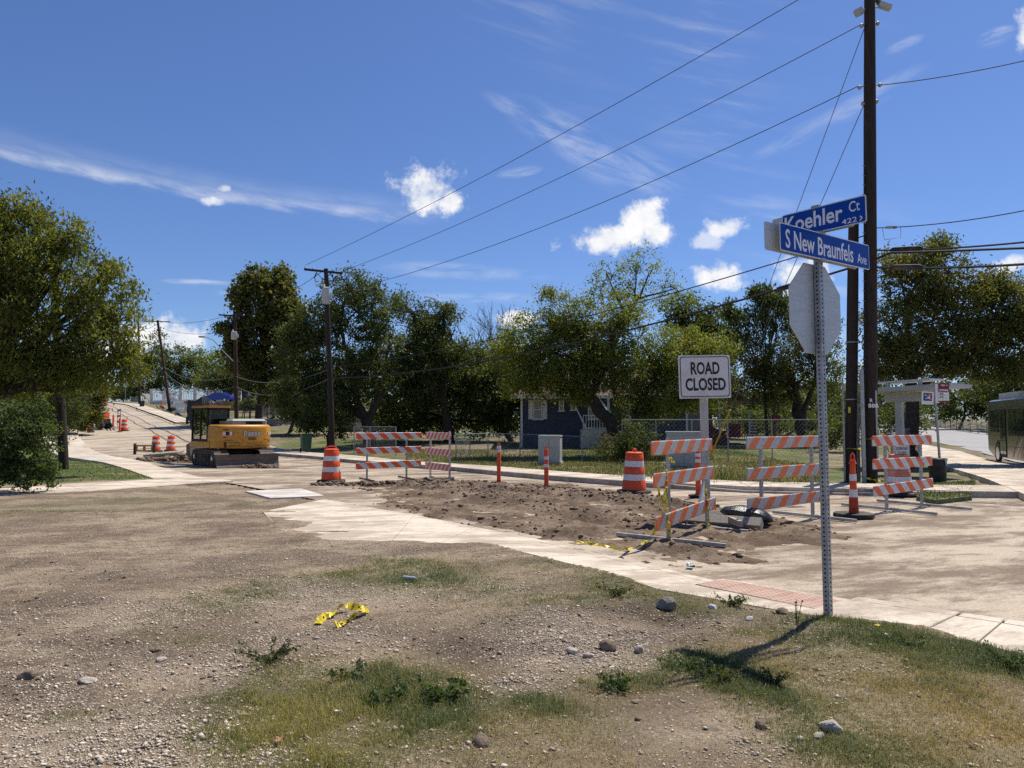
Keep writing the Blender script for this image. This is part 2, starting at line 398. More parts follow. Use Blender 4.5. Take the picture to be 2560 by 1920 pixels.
# ------------------------------------------------------------------ mesh helpers
COL = SC.collection
class MB:
    """collects shapes and links them as one mesh object"""
    def __init__(s): s.v = []; s.f = []; s.mi = []; s.cur = 0; s.M = Matrix.Identity(4)
    def mesh(s, vs, fs):
        b = len(s.v)
        s.v += [s.M @ Vector(p) for p in vs]
        s.f += [[b + i for i in f] for f in fs]
        s.mi += [s.cur] * len(fs)
        return s
    def box(s, c, size, rot=None):
        x, y, z = (k / 2 for k in size)
        vs = [Vector((a * x, b * y, d * z)) for a in (-1, 1) for b in (-1, 1) for d in (-1, 1)]
        if rot is not None: vs = [rot @ v for v in vs]
        c = Vector(c)
        return s.mesh([v + c for v in vs], [(0, 1, 3, 2), (4, 6, 7, 5), (0, 4, 5, 1), (2, 3, 7, 6), (0, 2, 6, 4), (1, 5, 7, 3)])
    def rbox(s, c, size, r=.03, axis='z'):
        """box with its four corners along an axis rounded off"""
        dims = {'z': (0, 1, 2), 'y': (0, 2, 1), 'x': (1, 2, 0)}[axis]
        a, b, d = (size[i] / 2 for i in dims)
        pts = []
        for cx, cy, a0 in ((a - r, b - r, 0), (-a + r, b - r, 90), (-a + r, -b + r, 180), (a - r, -b + r, 270)):
            for k in range(4):
                t = math.radians(a0 + k * 30)
                pts.append((cx + r * math.cos(t), cy + r * math.sin(t)))
        n = len(pts); vs = []
        for w in (-d, d):
            for p in pts:
                q = [0, 0, 0]; q[dims[0]] = p[0]; q[dims[1]] = p[1]; q[dims[2]] = w
                vs.append(Vector(q) + Vector(c))
        fs = [list(range(n))[::-1], list(range(n, 2 * n))] + [(i, (i + 1) % n, n + (i + 1) % n, n + i) for i in range(n)]
        return s.mesh(vs, fs)
    def prism(s, pts, z0, z1):
        n = len(pts)
        vs = [(p[0], p[1], z0) for p in pts] + [(p[0], p[1], z1) for p in pts]
        return s.mesh(vs, [list(range(n))[::-1], list(range(n, 2 * n))] + [(i, (i + 1) % n, n + (i + 1) % n, n + i) for i in range(n)])
    def tube(s, path, r, n=8, r1=None, cap=True):
        path = [Vector(p) for p in path]
        L = len(path)
        rs = r if isinstance(r, (list, tuple)) else [r + ((r1 if r1 is not None else r) - r) * i / max(1, L - 1) for i in range(L)]
        vs = []; prev = None
        for i, p in enumerate(path):
            t = (path[min(L - 1, i + 1)] - path[max(0, i - 1)]).normalized()
            if prev is None:
                up = Vector((0, 0, 1)) if abs(t.z) < .9 else Vector((1, 0, 0))
                a = t.cross(up).normalized()
            else:
                a = (prev - t * prev.dot(t)).normalized()
            prev = a
            b = t.cross(a)
            for k in range(n):
                w = 2 * math.pi * k / n
                vs.append(p + (a * math.cos(w) + b * math.sin(w)) * rs[i])
        fs = [(i * n + k, i * n + (k + 1) % n, (i + 1) * n + (k + 1) % n, (i + 1) * n + k) for i in range(L - 1) for k in range(n)]
        if cap: fs += [list(range(n))[::-1], [(L - 1) * n + k for k in range(n)]]
        return s.mesh(vs, fs)
    def lathe(s, prof, n=20, c=(0, 0, 0), close=True):
        vs = [Vector((r * math.cos(2 * math.pi * k / n), r * math.sin(2 * math.pi * k / n), z)) + Vector(c) for r, z in prof for k in range(n)]
        L = len(prof)
        fs = [(i * n + k, i * n + (k + 1) % n, (i + 1) * n + (k + 1) % n, (i + 1) * n + k) for i in range(L - 1) for k in range(n)]
        if close: fs += [list(range(n))[::-1], [(L - 1) * n + k for k in range(n)]]
        return s.mesh(vs, fs)
    def build(s, name, mats, parent=None, smooth=False, kind=None):
        me = bpy.data.meshes.new(name)
        me.from_pydata([tuple(v) for v in s.v], [], s.f)
        for m in (mats if isinstance(mats, (list, tuple)) else [mats]): me.materials.append(m)
        if isinstance(mats, (list, tuple)): me.polygons.foreach_set('material_index', s.mi)
        if smooth:
            me.polygons.foreach_set('use_smooth', [True] * len(me.polygons))
            try: me.set_sharp_from_angle(angle=math.radians(42))
            except Exception: pass
        me.update()
        return link(name, me, parent, kind)

def link(name, me, parent=None, kind=None):
    o = bpy.data.objects.new(name, me)
    COL.objects.link(o)
    if parent is not None: o.parent = parent
    if kind: o['kind'] = kind
    return o

def tag(o, label, cat, group=None):
    o['label'] = label; o['category'] = cat
    if group: o['group'] = group
    return o

def empty(name, loc, rz=0.0, label=None, cat=None, group=None, rx=0.0, ry=0.0):
    o = bpy.data.objects.new(name, None)
    COL.objects.link(o)
    o.empty_display_size = .2
    o.location = loc; o.rotation_euler = (rx, ry, rz)
    if label: tag(o, label, cat, group)
    return o

def copy_tree(o, parent=None):
    c = o.copy(); COL.objects.link(c)
    if parent is not None: c.parent = parent
    for ch in o.children: copy_tree(ch, c)
    return c

def np_mesh(name, V, Fc, mat, parent=None, kind=None, rnd=None, smooth=False):
    """mesh from numpy arrays, faces all of one size"""
    me = bpy.data.meshes.new(name)
    k = Fc.shape[1]
    me.vertices.add(len(V)); me.vertices.foreach_set('co', V.astype(np.float32).ravel())
    me.loops.add(Fc.size); me.loops.foreach_set('vertex_index', Fc.astype(np.int32).ravel())
    me.polygons.add(len(Fc)); me.polygons.foreach_set('loop_start', np.arange(0, Fc.size, k, dtype=np.int32))
    try: me.polygons.foreach_set('loop_total', np.full(len(Fc), k, dtype=np.int32))
    except Exception: pass
    if smooth: me.polygons.foreach_set('use_smooth', np.ones(len(Fc), dtype=bool))
    me.materials.append(mat)
    if rnd is not None:
        a = me.attributes.new('rnd', 'FLOAT', 'POINT'); a.data.foreach_set('value', rnd.astype(np.float32))
    me.update(calc_edges=True)
    return link(name, me, parent, kind)

def text_on(body, h, name, parent, M, mat, xs=1.0, bold=0.0, ext=0.0006, align='CENTER', width=None, space=1.0):
    """flat raised lettering; M maps text x,y,z (z out of the face) to the parent's space; h = cap height"""
    cu = bpy.data.curves.new(name, 'FONT')
    cu.body = body; cu.size = h / 0.69; cu.align_x = align; cu.align_y = 'BOTTOM_BASELINE' if False else 'CENTER'
    cu.extrude = ext; cu.offset = bold * h; cu.space_character = space; cu.resolution_u = 3
    t = bpy.data.objects.new(name, cu)
    COL.objects.link(t)
    me = bpy.data.meshes.new_from_object(t)
    bpy.data.objects.remove(t); bpy.data.curves.remove(cu)
    n = len(me.vertices); co = np.empty(n * 3, np.float32); me.vertices.foreach_get('co', co); co = co.reshape(-1, 3)
    lo, hi = co[:, :2].min(0), co[:, :2].max(0)
    if width: xs = width / max(1e-6, hi[0] - lo[0])
    co[:, 0] *= xs
    co[:, 1] -= (lo[1] + hi[1]) / 2
    if align == 'CENTER': co[:, 0] -= (lo[0] + hi[0]) / 2 * xs
    R = np.array(M)
    co = co @ R[:3, :3].T.astype(np.float32) + R[:3, 3].astype(np.float32)
    me.vertices.foreach_set('co', co.ravel())
    me.materials.clear(); me.materials.append(mat)
    me.update()
    return link(name, me, parent)

def FACE(x, y, z, rz=0.0):
    """text lying on an upright face that looks towards local -Y"""
    return Matrix.Translation((x, y, z)) @ Matrix.Rotation(rz, 4, 'Z') @ Matrix.Rotation(math.pi / 2, 4, 'X')

# ------------------------------------------------------------------ lie of the land
def sstep(a, b, x):
    t = np.clip((x - a) / (b - a), 0, 1)
    return t * t * (3 - 2 * t)

HILL = np.array([(-900, 0), (20, 0), (30, -.14), (44, -.2), (48, -.12), (55, .5), (62, .98), (75, 1.6), (85, 2.3), (100, 3.4), (113, 4.4), (147, 5.7), (203, 7.6), (300, 9), (900, 9)])
FLAT = np.array([(-900, 0), (20, 0), (34, -.2), (46, .15), (60, .3), (80, .35), (120, 1.1), (300, 3), (900, 3)])
def Gs(x, y):
    x = np.asarray(x, float); y = np.asarray(y, float)
    w = sstep(-17, 1, x)
    hl = np.interp(y, HILL[:, 0], HILL[:, 1]); hr = np.interp(y, FLAT[:, 0], FLAT[:, 1])
    return hl * (1 - w) + hr * w
def G(x, y): return float(Gs(x, y))

def world_px(lst, z): return [tuple(at(p[0], p[1], z=z)[:2]) for p in lst]
J_OUT = [(2760, 1584), (2405, 1530), (2141, 1491), (1804, 1437), (1664, 1405), (1381, 1342), (1038, 1277), (998, 1271), (898, 1254), (814, 1239)]
J_IN = [(2760, 1690), (2312, 1574), (1989, 1533), (1641, 1472), (1505, 1429), (1227, 1361), (978, 1354), (789, 1349), (694, 1322), (655, 1279)]
JO = world_px(J_OUT, .13); JI = world_px(J_IN, .13)
L_EDGE = [(60, -20), (30, -9), (14, .5), (9, 3.4)] + JO + [(-9.9, 23), (-13.3, 28), (-17, 33.3), (-21.3, 38.4), (-27, 46.5), (-33, 55), (-38, 63), (-51.5, 85), (-70, 113), (-92, 147), (-127, 203), (-190, 300)]
R_EDGE = [(60, 14), (30, 16.2), (16, 16.2), (13, 16.4), (10.5, 16.8), (8, 17.3), (5.8, 17.9), (3, 19.8), (1.3, 21.9), (-.5, 24.6), (-2.2, 27.4), (-4.6, 30.5), (-8.4, 35), (-13, 40.5), (-20, 51.5), (-27.7, 63.6), (-41.5, 85), (-60.5, 113), (-83, 147), (-118, 203), (-181, 300)]

def inside(poly, x, y):
    poly = np.array(poly, float)
    r = np.zeros(x.shape, bool)
    x0, y0 = poly[-1]
    for x1, y1 in poly:
        c = ((y1 > y) != (y0 > y))
        with np.errstate(divide='ignore', invalid='ignore'):
            r ^= c & (x < (x0 - x1) * (y - y1) / (y0 - y1 + 1e-12) + x1)
        x0, y0 = x1, y1
    return r

def offset(pl, d):
    """polyline moved sideways by d (to the left of travel)"""
    P = [Vector(p) for p in pl]; out = []
    for i, p in enumerate(P):
        t = (P[min(i + 1, len(P) - 1)] - P[max(i - 1, 0)]).normalized()
        out.append((p.x - t.y * d, p.y + t.x * d))
    return out

def resample(pl, step, y0=-1e9, y1=1e9):
    P = [Vector(p) for p in pl]; out = []
    for a, b in zip(P, P[1:]):
        n = max(1, int((b - a).length / step))
        out += [a.lerp(b, i / n) for i in range(n)]
    out.append(P[-1])
    return [(p.x, p.y) for p in out if y0 <= p.y <= y1]

def sheet(name, polyA, polyB, n, dz, mat, cross=10, parent=None, kind='structure'):
    """strip of ground between two edges, laid on the land"""
    def even(pl):
        P = [Vector(p) for p in pl]; cum = [0]
        for a, b in zip(P, P[1:]): cum.append(cum[-1] + (b - a).length)
        return P, cum
    def take(PC, t):
        P, cum = PC
        s = t * cum[-1]
        i = max(0, min(len(P) - 2, int(np.searchsorted(cum, s) - 1)))
        return P[i].lerp(P[i + 1], (s - cum[i]) / max(1e-9, cum[i + 1] - cum[i]))
    A, B = even(polyA), even(polyB)
    V = []
    for i in range(n + 1):
        a, b = take(A, i / n), take(B, i / n)
        for j in range(cross + 1):
            p = a.lerp(b, j / cross)
            V.append((p.x, p.y, G(p.x, p.y) + dz))
    V = np.array(V)
    c = cross + 1
    Fq = np.array([(i * c + j, i * c + j + 1, (i + 1) * c + j + 1, (i + 1) * c + j) for i in range(n) for j in range(cross)])
    if V[Fq[0][1]][0] is None: pass
    o = np_mesh(name, V, Fq, mat, parent, kind, smooth=True)
    nz = sum(p.normal.z for p in list(o.data.polygons)[:20])
    if nz < 0: o.data.flip_normals()
    return o

road = sheet('road', L_EDGE[2:], R_EDGE[1:], 260, 0.0, road_mat, 14)
# the avenue the bus runs on
AV = Vector((.358, .934, 0)); AN = Vector((.934, -.358, 0))
def avp(s, c): v = AV * s + AN * c; return (v.x, v.y)
avenue = sheet('avenue_road', [avp(s, 10.2) for s in range(-60, 420, 12)], [avp(s, 21.5) for s in range(-60, 420, 12)], 60, 0.006, avenue_mat, 6)
ROADPOLY = L_EDGE + R_EDGE[::-1]
AVPOLY = [avp(-60, 10.2), avp(420, 10.2), avp(420, 21.5), avp(-60, 21.5)]

# seams across and along the concrete of the uphill lanes
seam_mat = simple('seam_tar', (0.09, 0.075, 0.06), .9, .3, 3, obj=False)
def edge_at(pl, yv):
    P = sorted(pl, key=lambda p: p[1]); return float(np.interp(yv, [p[1] for p in P], [p[0] for p in P]))
Lup, Rup = L_EDGE[12:], R_EDGE[9:]
def seam(pts, w_):
    mb = MB(); pts = [Vector(p) for p in pts]; vs = []
    for i, p in enumerate(pts):
        t = (pts[min(i + 1, len(pts) - 1)] - pts[max(i - 1, 0)]).normalized(); nrm = Vector((-t.y, t.x)) * w_ / 2
        for q in (p + nrm, p - nrm): vs.append((q.x, q.y, G(q.x, q.y) + .010))
    mb.mesh(vs, [(2 * i, 2 * i + 1, 2 * i + 3, 2 * i + 2) for i in range(len(pts) - 1)])
    o = mb.build('seam', seam_mat, road)
    if o.data.polygons[0].normal.z < 0: o.data.flip_normals()
for yv, sl in ((47, .8), (54, .9), (62, .8), (72, .8), (84, .7), (98, .7)):
    xl, xr = edge_at(Lup, yv), edge_at(Rup, yv + 6 * sl)
    seam([(xl + (xr - xl) * k / 14, yv + 6 * sl * k / 14 + .12 * rng.normal()) for k in range(15)], .14 + .1 * rng.random())
for f_ in (.60, .72):
    seam([(edge_at(Lup, yv) * (1 - f_) + edge_at(Rup, yv) * f_ + .1 * rng.normal(), yv) for yv in np.arange(50, 120, 2.5)], .12)
seam([(edge_at(Rup, yv) - .55, yv) for yv in np.arange(34, 130, 2.0)], .10)

# ------------------------------------------------------------------ sidewalks
def slab(name, pts, ztop, thick, mat, parent, z_at=None):
    mb = MB()
    zt = ztop if isinstance(ztop, (list, tuple)) else [ztop] * len(pts)
    zs = [ (G(*p) if z_at is None else z_at) + q for p, q in zip(pts, zt)]
    c = Vector((sum(p[0] for p in pts), sum(p[1] for p in pts))) / len(pts)
    ar = sum(pts[i][0] * pts[(i + 1) % len(pts)][1] - pts[(i + 1) % len(pts)][0] * pts[i][1] for i in range(len(pts)))
    if ar < 0: pts = pts[::-1]; zs = zs[::-1]
    n = len(pts)
    sh = []
    for p in pts:
        d = Vector(p) - c; l = d.length
        sh.append(c + d * max(.5, 1 - .012 / l))
    b = .008
    top = [(c[0] + (p.x - c.x) * (1 - b / max(.1, (p - c).length)), c[1] + (p.y - c.y) * (1 - b / max(.1, (p - c).length)), z) for p, z in zip(sh, zs)]
    mid = [(p.x, p.y, z - b) for p, z in zip(sh, zs)]
    bot = [(p.x, p.y, z - thick) for p, z in zip(sh, zs)]
    fs = [list(range(n))] + [(i, n + i, n + (i + 1) % n, (i + 1) % n) for i in range(n)] + [(n + i, 2 * n + i, 2 * n + (i + 1) % n, n + (i + 1) % n) for i in range(n)]
    mb.mesh(top + mid + bot, fs)
    return mb.build(name, mat, parent)

def lerp2(a, b, t): return (a[0] + (b[0] - a[0]) * t, a[1] + (b[1] - a[1]) * t)
near_walk = empty('sidewalk', (0, 0, 0)); near_walk['kind'] = 'structure'
nsub = [3, 1, 1, 1, 2, 2, 1, 2, 2]
JT = .10
for i in range(len(JO) - 1):
    for k in range(nsub[i]):
        t0, t1 = k / nsub[i], (k + 1) / nsub[i]
        a, b = lerp2(JO[i], JO[i + 1], t0), lerp2(JO[i], JO[i + 1], t1)
        c, d = lerp2(JI[i], JI[i + 1], t1), lerp2(JI[i], JI[i + 1], t0)
        w0 = math.dist(a, d); w1 = math.dist(b, c)
        a2, b2 = lerp2(a, d, .16 / w0), lerp2(b, c, .16 / w1)
        ho, hi_ = .13 - .075 * min(1, max(0, (i - 1) / 2)), .13
        h2 = ho + (hi_ - ho) * .14
        slab('slab', [a2, b2, c, d], [h2, h2, hi_, hi_], .2, slab_mat, near_walk)
        slab('kerb_piece', [a, b, b2, a2], [ho, ho, h2 - .002, h2 - .002], .25, slab_mat, near_walk)
fp = world_px([(612, 1226), (754, 1219), (812, 1237), (675, 1243)], .03)
slab('fresh_slab', fp, .014, .3, fresh_mat, near_walk)

left_walk = empty('sidewalk', (0, 0, 0)); left_walk['kind'] = 'structure'
lw_out = [JO[-1]] + L_EDGE[4 + len(JO):]
lo = resample(lw_out, 1.9, -1, 66)
li = offset(lo, 1.9)
_l1, _l2 = offset(lo, 1.35), offset(lo, 2.3)
li2 = [lerp2(a, b, float(sstep(28, 42, a[1]))) for a, b in zip(_l1, _l2)]
lwz = lambda p: .045 + .085 * float(sstep(27, 37, p[1]))
for i in range(len(lo) - 1):
    mt = fresh_mat if i in (11, 13) else slab_mat
    if lo[i][1] < 21.5: continue
    slab('slab', [lo[i], lo[i + 1], li2[i + 1], li2[i]], [lwz(lo[i]), lwz(lo[i + 1]), lwz(lo[i + 1]), lwz(lo[i])], .25, mt, left_walk)
far_l = resample(lw_out, 12, 64, 400)
sheet('sidewalk_strip', far_l, offset(far_l, 2.2), 60, .12, slab_mat, 2, left_walk, None)
# the walk that runs off to the left in front of the lawn
cw_t = [(-30, 1222), (69, 1217), (151, 1209), (409, 1195), (490, 1187)]
cw_b = [(-40, 1242), (52, 1234), (220, 1228), (470, 1209), (584, 1200)]
CT, CB = world_px(cw_t, .05), world_px(cw_b, .05)
for i in range(len(CT) - 1):
    for k in range(2):
        slab('slab', [lerp2(CT[i], CT[i + 1], k / 2), lerp2(CT[i], CT[i + 1], (k + 1) / 2), lerp2(CB[i], CB[i + 1], (k + 1) / 2), lerp2(CB[i], CB[i + 1], k / 2)], .048, .2, slab_mat, left_walk)

right_walk = empty('sidewalk', (0, 0, 0)); right_walk['kind'] = 'structure'
ro = resample(R_EDGE[1:], 1.7, 0, 66)
rk = offset(ro, -.17)
rs_ = offset(ro, -1.8)
for i in range(len(ro) - 1):
    ramp = 4.0 < ro[i][0] < 10.5
    hk = .05 if ramp else .15
    hk2 = .05 if 4.0 < ro[i + 1][0] < 10.5 else .15
    mb = MB()
    a, b, c, d = ro[i], ro[i + 1], rk[i + 1], rk[i]
    zs = [G(*p) for p in (a, b, c, d)]
    hs = (hk, hk2, hk2, hk)
    top = [(p[0], p[1], z + h) for p, z, h in zip((a, b, c, d), zs, hs)]
    bot = [(p[0], p[1], z - .1) for p, z in zip((lerp2(a, d, -.12), lerp2(b, c, -.12), c, d), zs)]
    mb.mesh(top + bot, [(0, 3, 2, 1), (0, 1, 5, 4), (2, 3, 7, 6), (1, 2, 6, 5), (3, 0, 4, 7)])
    mb.build('kerb_piece', kerb_mat, right_walk)
    slab('slab', [rk[i], rk[i + 1], rs_[i + 1], rs_[i]], .148, .2, slab_mat, right_walk)
far_r = resample(R_EDGE[1:], 12, 64, 400)
sheet('sidewalk_strip', far_r, offset(far_r, -1.9), 60, .13, slab_mat, 2, right_walk, None)
# the wide paved corner by the bus shelter
plaza_pts = world_px([(2442, 1200), (2560, 1196), (2900, 1230), (2900, 1262), (2560, 1256), (2432, 1240)], .0)
corner = empty('corner_pavement', (0, 0, 0)); corner['kind'] = 'structure'
ck = world_px([(2300, 1124), (2400, 1136), (2500, 1156), (2600, 1172), (2800, 1200)], -.05)
cb = world_px([(2290, 1150), (2350, 1165), (2440, 1200), (2560, 1255), (2800, 1270)], -.02)
for i in range(4):
    for k in range(3):
        slab('slab', [lerp2(ck[i], ck[i + 1], k / 3), lerp2(ck[i], ck[i + 1], (k + 1) / 3), lerp2(cb[i], cb[i + 1], (k + 1) / 3), lerp2(cb[i], cb[i + 1], k / 3)], .16, .25, slab_mat, corner)
PAVE = [JO + JI[::-1], lo + li2[::-1], CT + CB[::-1], ro + rs_[::-1], ck + cb[::-1], far_l + offset(far_l, 2.2)[::-1], far_r + offset(far_r, -1.9)[::-1]]

# tactile paving: panels with rows of domes
tc = [Vector(p).to_3d() for p in world_px([(1738, 1456), (1813, 1441), (2121, 1497), (2050, 1520)], .135)]
tact = empty('tactile_paving', (0, 0, 0), label='red tactile dome paving set into the sidewalk by the sign post', cat='tactile paving')
for k in range(5):
    def q(u, v):
        a = tc[0].lerp(tc[3], (k + u) / 5); b = tc[1].lerp(tc[2], (k + u) / 5)
        return a.lerp(b, v)
    mb = MB()
    a, b, c, d = q(.012, 0), q(.988, 0), q(.988, 1), q(.012, 1)
    z0 = .02
    zf = lambda v_: .121 - .016 * v_
    vz = [0, 0, 1, 1]
    if (b - a).cross(d - a).z < 0: a, b, c, d = d, c, b, a; vz = [1, 1, 0, 0]
    mb.mesh([(*p.xy, z0) for p in (a, b, c, d)] + [(*p.xy, zf(k2)) for p, k2 in zip((a, b, c, d), vz)], [(4, 5, 6, 7), (0, 1, 5, 4), (1, 2, 6, 5), (2, 3, 7, 6), (3, 0, 4, 7)])
    nu = max(2, int((tc[3] - tc[0]).length / 5 / .058)); nv = max(2, int((tc[1] - tc[0]).length / .058))
    for i in range(nu):
        for j in range(nv):
            p = q((i + .5) / nu, (j + .5) / nv); z1 = zf((j + .5) / nv)
            mb.lathe([(.017, z1 - .002), (.014, z1 + .0025), (.008, z1 + .004)], 6, (p.x, p.y, 0))
    mb.build('tactile_panel', tact_mat, tact)

# ------------------------------------------------------------------ value noise on the ground plane (numpy)
_tab = rng.random((256, 256))
def vnoise(x, y, s):
    x = x * s; y = y * s
    xi = np.floor(x).astype(int); yi = np.floor(y).astype(int)
    fx = x - xi; fy = y - yi
    fx = fx * fx * (3 - 2 * fx); fy = fy * fy * (3 - 2 * fy)
    a = _tab[xi & 255, yi & 255]; b = _tab[(xi + 1) & 255, yi & 255]; c = _tab[xi & 255, (yi + 1) & 255]; d = _tab[(xi + 1) & 255, (yi + 1) & 255]
    return (a * (1 - fx) + b * fx) * (1 - fy) + (c * (1 - fx) + d * fx) * fy
def fbm(x, y, s, o=4, g=.5):
    r = 0; a = 1; t = 0
    for i in range(o):
        r = r + a * vnoise(x + 17.3 * i, y - 9.1 * i, s * 2 ** i); t += a; a *= g
    return r / t

# patches of the foreground: (px, py, half width, half height, weight) in the photograph's full view (2212 wide)
def patches(lst):
    out = []
    for px, py, rx, ry, w in lst:
        k = 2560 / 2212
        c = at(px * k, py * k, z=.12)
        far = at(px * k, (py - ry) * k, z=.12); nr = at(px * k, (py + ry) * k, z=.12)
        out.append((c.x, c.y, rx * k * c.y / F, max(.08, (far.y - nr.y) / 2), w))
    return out
GRASS = patches([(880, 1238, 130, 28, 1.2), (700, 1243, 60, 8, .7), (510, 1288, 90, 28, .8), (1180, 1215, 70, 14, .5), (1330, 1255, 90, 24, 1.0), (1450, 1300, 90, 24, .9), (1560, 1320, 60, 16, .8), (1040, 1270, 100, 20, .4),
    (800, 1500, 170, 50, 1.5), (960, 1535, 110, 40, 1.3), (640, 1470, 70, 40, .9), (700, 1560, 130, 60, 1.2), (560, 1530, 80, 60, .7), (680, 1640, 120, 50, 1.0), (1100, 1530, 100, 26, .8), (1340, 1480, 90, 26, 1.1), (1250, 1560, 110, 40, .6),
    (1500, 1440, 90, 24, 1.2), (1600, 1470, 80, 30, 1.2), (1700, 1520, 110, 40, .7), (1830, 1345, 90, 24, 1.5), (1950, 1385, 130, 26, 1.2), (2120, 1420, 110, 30, 1.3), (2180, 1440, 70, 36, 1.2), (1700, 1380, 90, 24, .8), (1900, 1450, 200, 50, .6), (2100, 1540, 140, 60, .6), (2000, 1630, 180, 50, .7), (1780, 1600, 110, 40, .6),
    (430, 1385, 60, 14, .5), (120, 1086, 160, 12, .7), (330, 1072, 150, 8, .5), (560, 1085, 100, 8, .3), (150, 1560, 60, 12, .6), (480, 1520, 60, 14, .5), (330, 1370, 50, 10, .4), (1200, 1310, 140, 14, .5), (1000, 1620, 150, 40, .55), (900, 1440, 80, 30, .2)])
YELLOW = patches([(680, 1570, 150, 60, 1.0), (560, 1540, 90, 50, .8), (700, 1640, 130, 40, 1.0)])
DRY = patches([(1900, 1480, 260, 80, 1.0), (2050, 1580, 240, 80, 1.0), (1200, 1600, 240, 60, .8), (1850, 1640, 200, 50, .9), (1600, 1400, 120, 40, .4), (950, 1470, 100, 40, .4), (1000, 1340, 140, 30, .35), (1300, 1640, 200, 40, .6), (1700, 1450, 120, 40, .6)])
GRAVEL = patches([(700, 1280, 150, 26, .9), (640, 1390, 160, 40, .6), (760, 1190, 110, 14, .6), (1220, 1390, 160, 32, 1.5), (1150, 1345, 100, 16, .9), (1320, 1400, 90, 26, 1.3), (1280, 1430, 120, 20, 1.4), (1080, 1490, 90, 16, .9), (420, 1600, 280, 70, 1.0), (120, 1500, 180, 60, .6), (200, 1620, 260, 50, .8), (300, 1330, 220, 40, .5), (500, 1220, 200, 20, .35), (1150, 1480, 60, 12, .8), (950, 1290, 160, 14, .6), (1620, 1620, 200, 40, .5), (1560, 1350, 70, 14, .7), (480, 1450, 120, 30, .5)])
BARE = patches([(1000, 1395, 110, 30, 1.0), (1420, 1570, 150, 40, 1.0), (1500, 1640, 180, 40, .8), (1560, 1330, 100, 16, .7), (1480, 1400, 110, 20, .6)])
MUD2 = patches([(1000, 1395, 115, 30, 1.0), (1450, 1320, 110, 20, .9), (1500, 1390, 110, 20, .9), (80, 1480, 110, 30, .8), (330, 1420, 140, 30, .6), (200, 1250, 140, 12, .6), (100, 1300, 170, 14, .6), (1460, 1340, 80, 18, .9), (1250, 1330, 160, 14, .6), (600, 1430, 70, 24, .7), (450, 1330, 200, 14, .4), (1120, 1350, 90, 16, .6), (1700, 1430, 90, 20, .5), (240, 1390, 120, 16, .6), (1080, 1600, 60, 18, .6)])
def field(lst, x, y):
    r = np.zeros(x.shape)
    for cx, cy, rx, ry, w in lst:
        r += w * np.exp(-(((x - cx) / rx) ** 2 + ((y - cy) / ry) ** 2) * .8)
    return r

def polydist_line(P, x, y):
    P = np.array(P); d = np.full(x.shape, 99.0)
    for a, b in zip(P, P[1:]):
        ab = b - a; t = np.clip(((x - a[0]) * ab[0] + (y - a[1]) * ab[1]) / (ab @ ab), 0, 1)
        d = np.minimum(d, np.hypot(x - a[0] - t * ab[0], y - a[1] - t * ab[1]))
    return d

def yard_mask(x, y):
    return ~(inside(ROADPOLY, x, y))

BUMPS = [(-.34, 4.93, .34, .26, -.05), (.35, 5.3, .3, .2, .04), (2.75, 6.1, .55, .5, .11), (.55, 6.3, .8, .6, .06), (-.55, 4.9, 1.0, .7, .035), (-3, 4.2, 1.6, 1.0, .04), (1.6, 5.2, .5, .4, .04)]
def relief(x, y):
    """unevenness of the open ground"""
    r = (fbm(x, y, .55, 3) - .5) * .07 + (fbm(x + 40, y, 2.2, 4) - .5) * .05 + (fbm(x, y + 33, 7.5, 3) - .5) * .028
    for cx, cy, rx, ry, h in BUMPS: r = r + h * np.exp(-((x - cx) / rx) ** 2 - ((y - cy) / ry) ** 2)
    return r
def edge_fade(x, y):
    """distance to the road's left edge, to keep the ground level beside the sidewalk"""
    P = np.array(JI[:8] + [(-6.5, 18)]); d = np.full(x.shape, 9.0)
    for a, b in zip(P, P[1:]):
        ab = b - a; t = np.clip(((x - a[0]) * ab[0] + (y - a[1]) * ab[1]) / (ab @ ab), 0, 1)
        d = np.minimum(d, np.hypot(x - a[0] - t * ab[0], y - a[1] - t * ab[1]))
    return sstep(0, .5, d)
def ground_z(x, y):
    x = np.asarray(x, float); y = np.asarray(y, float)
    nearw = sstep(26, 14, np.hypot(x, y))
    base = Gs(x, y)
    return base + .128 - .085 * sstep(11, 17, np.hypot(x, y)) + relief(x, y) * nearw * edge_fade(x, y) + (fbm(x, y, .12, 3) - .5) * .25 * (1 - nearw) * sstep(70, 120, np.hypot(x, y))

def axis(a, b, step, far0, far1, grow=1.16):
    mid = list(np.arange(a, b, step))
    s = step; v = a; lo_ = []
    while v > far0: s *= grow; v -= s; lo_.append(v)
    s = step; v = mid[-1]; hi_ = []
    while v < far1: s *= grow; v += s; hi_.append(v)
    return np.array(lo_[::-1] + mid + hi_)
xs = axis(-9.5, 6.5, .075, -900, 900, 1.10); ys = axis(2.0, 14.5, .07, -300, 1500, 1.06)
XX, YY = np.meshgrid(xs, ys)
x, y = XX.ravel(), YY.ravel()
z = ground_z(x, y)
inr = inside(ROADPOLY, x, y); inav = inside(AVPOLY, x, y)
pave = np.zeros(x.shape, bool)
for p in PAVE: pave |= inside(p, x, y)
z = np.where(inr | inav, Gs(x, y) - .07, z)
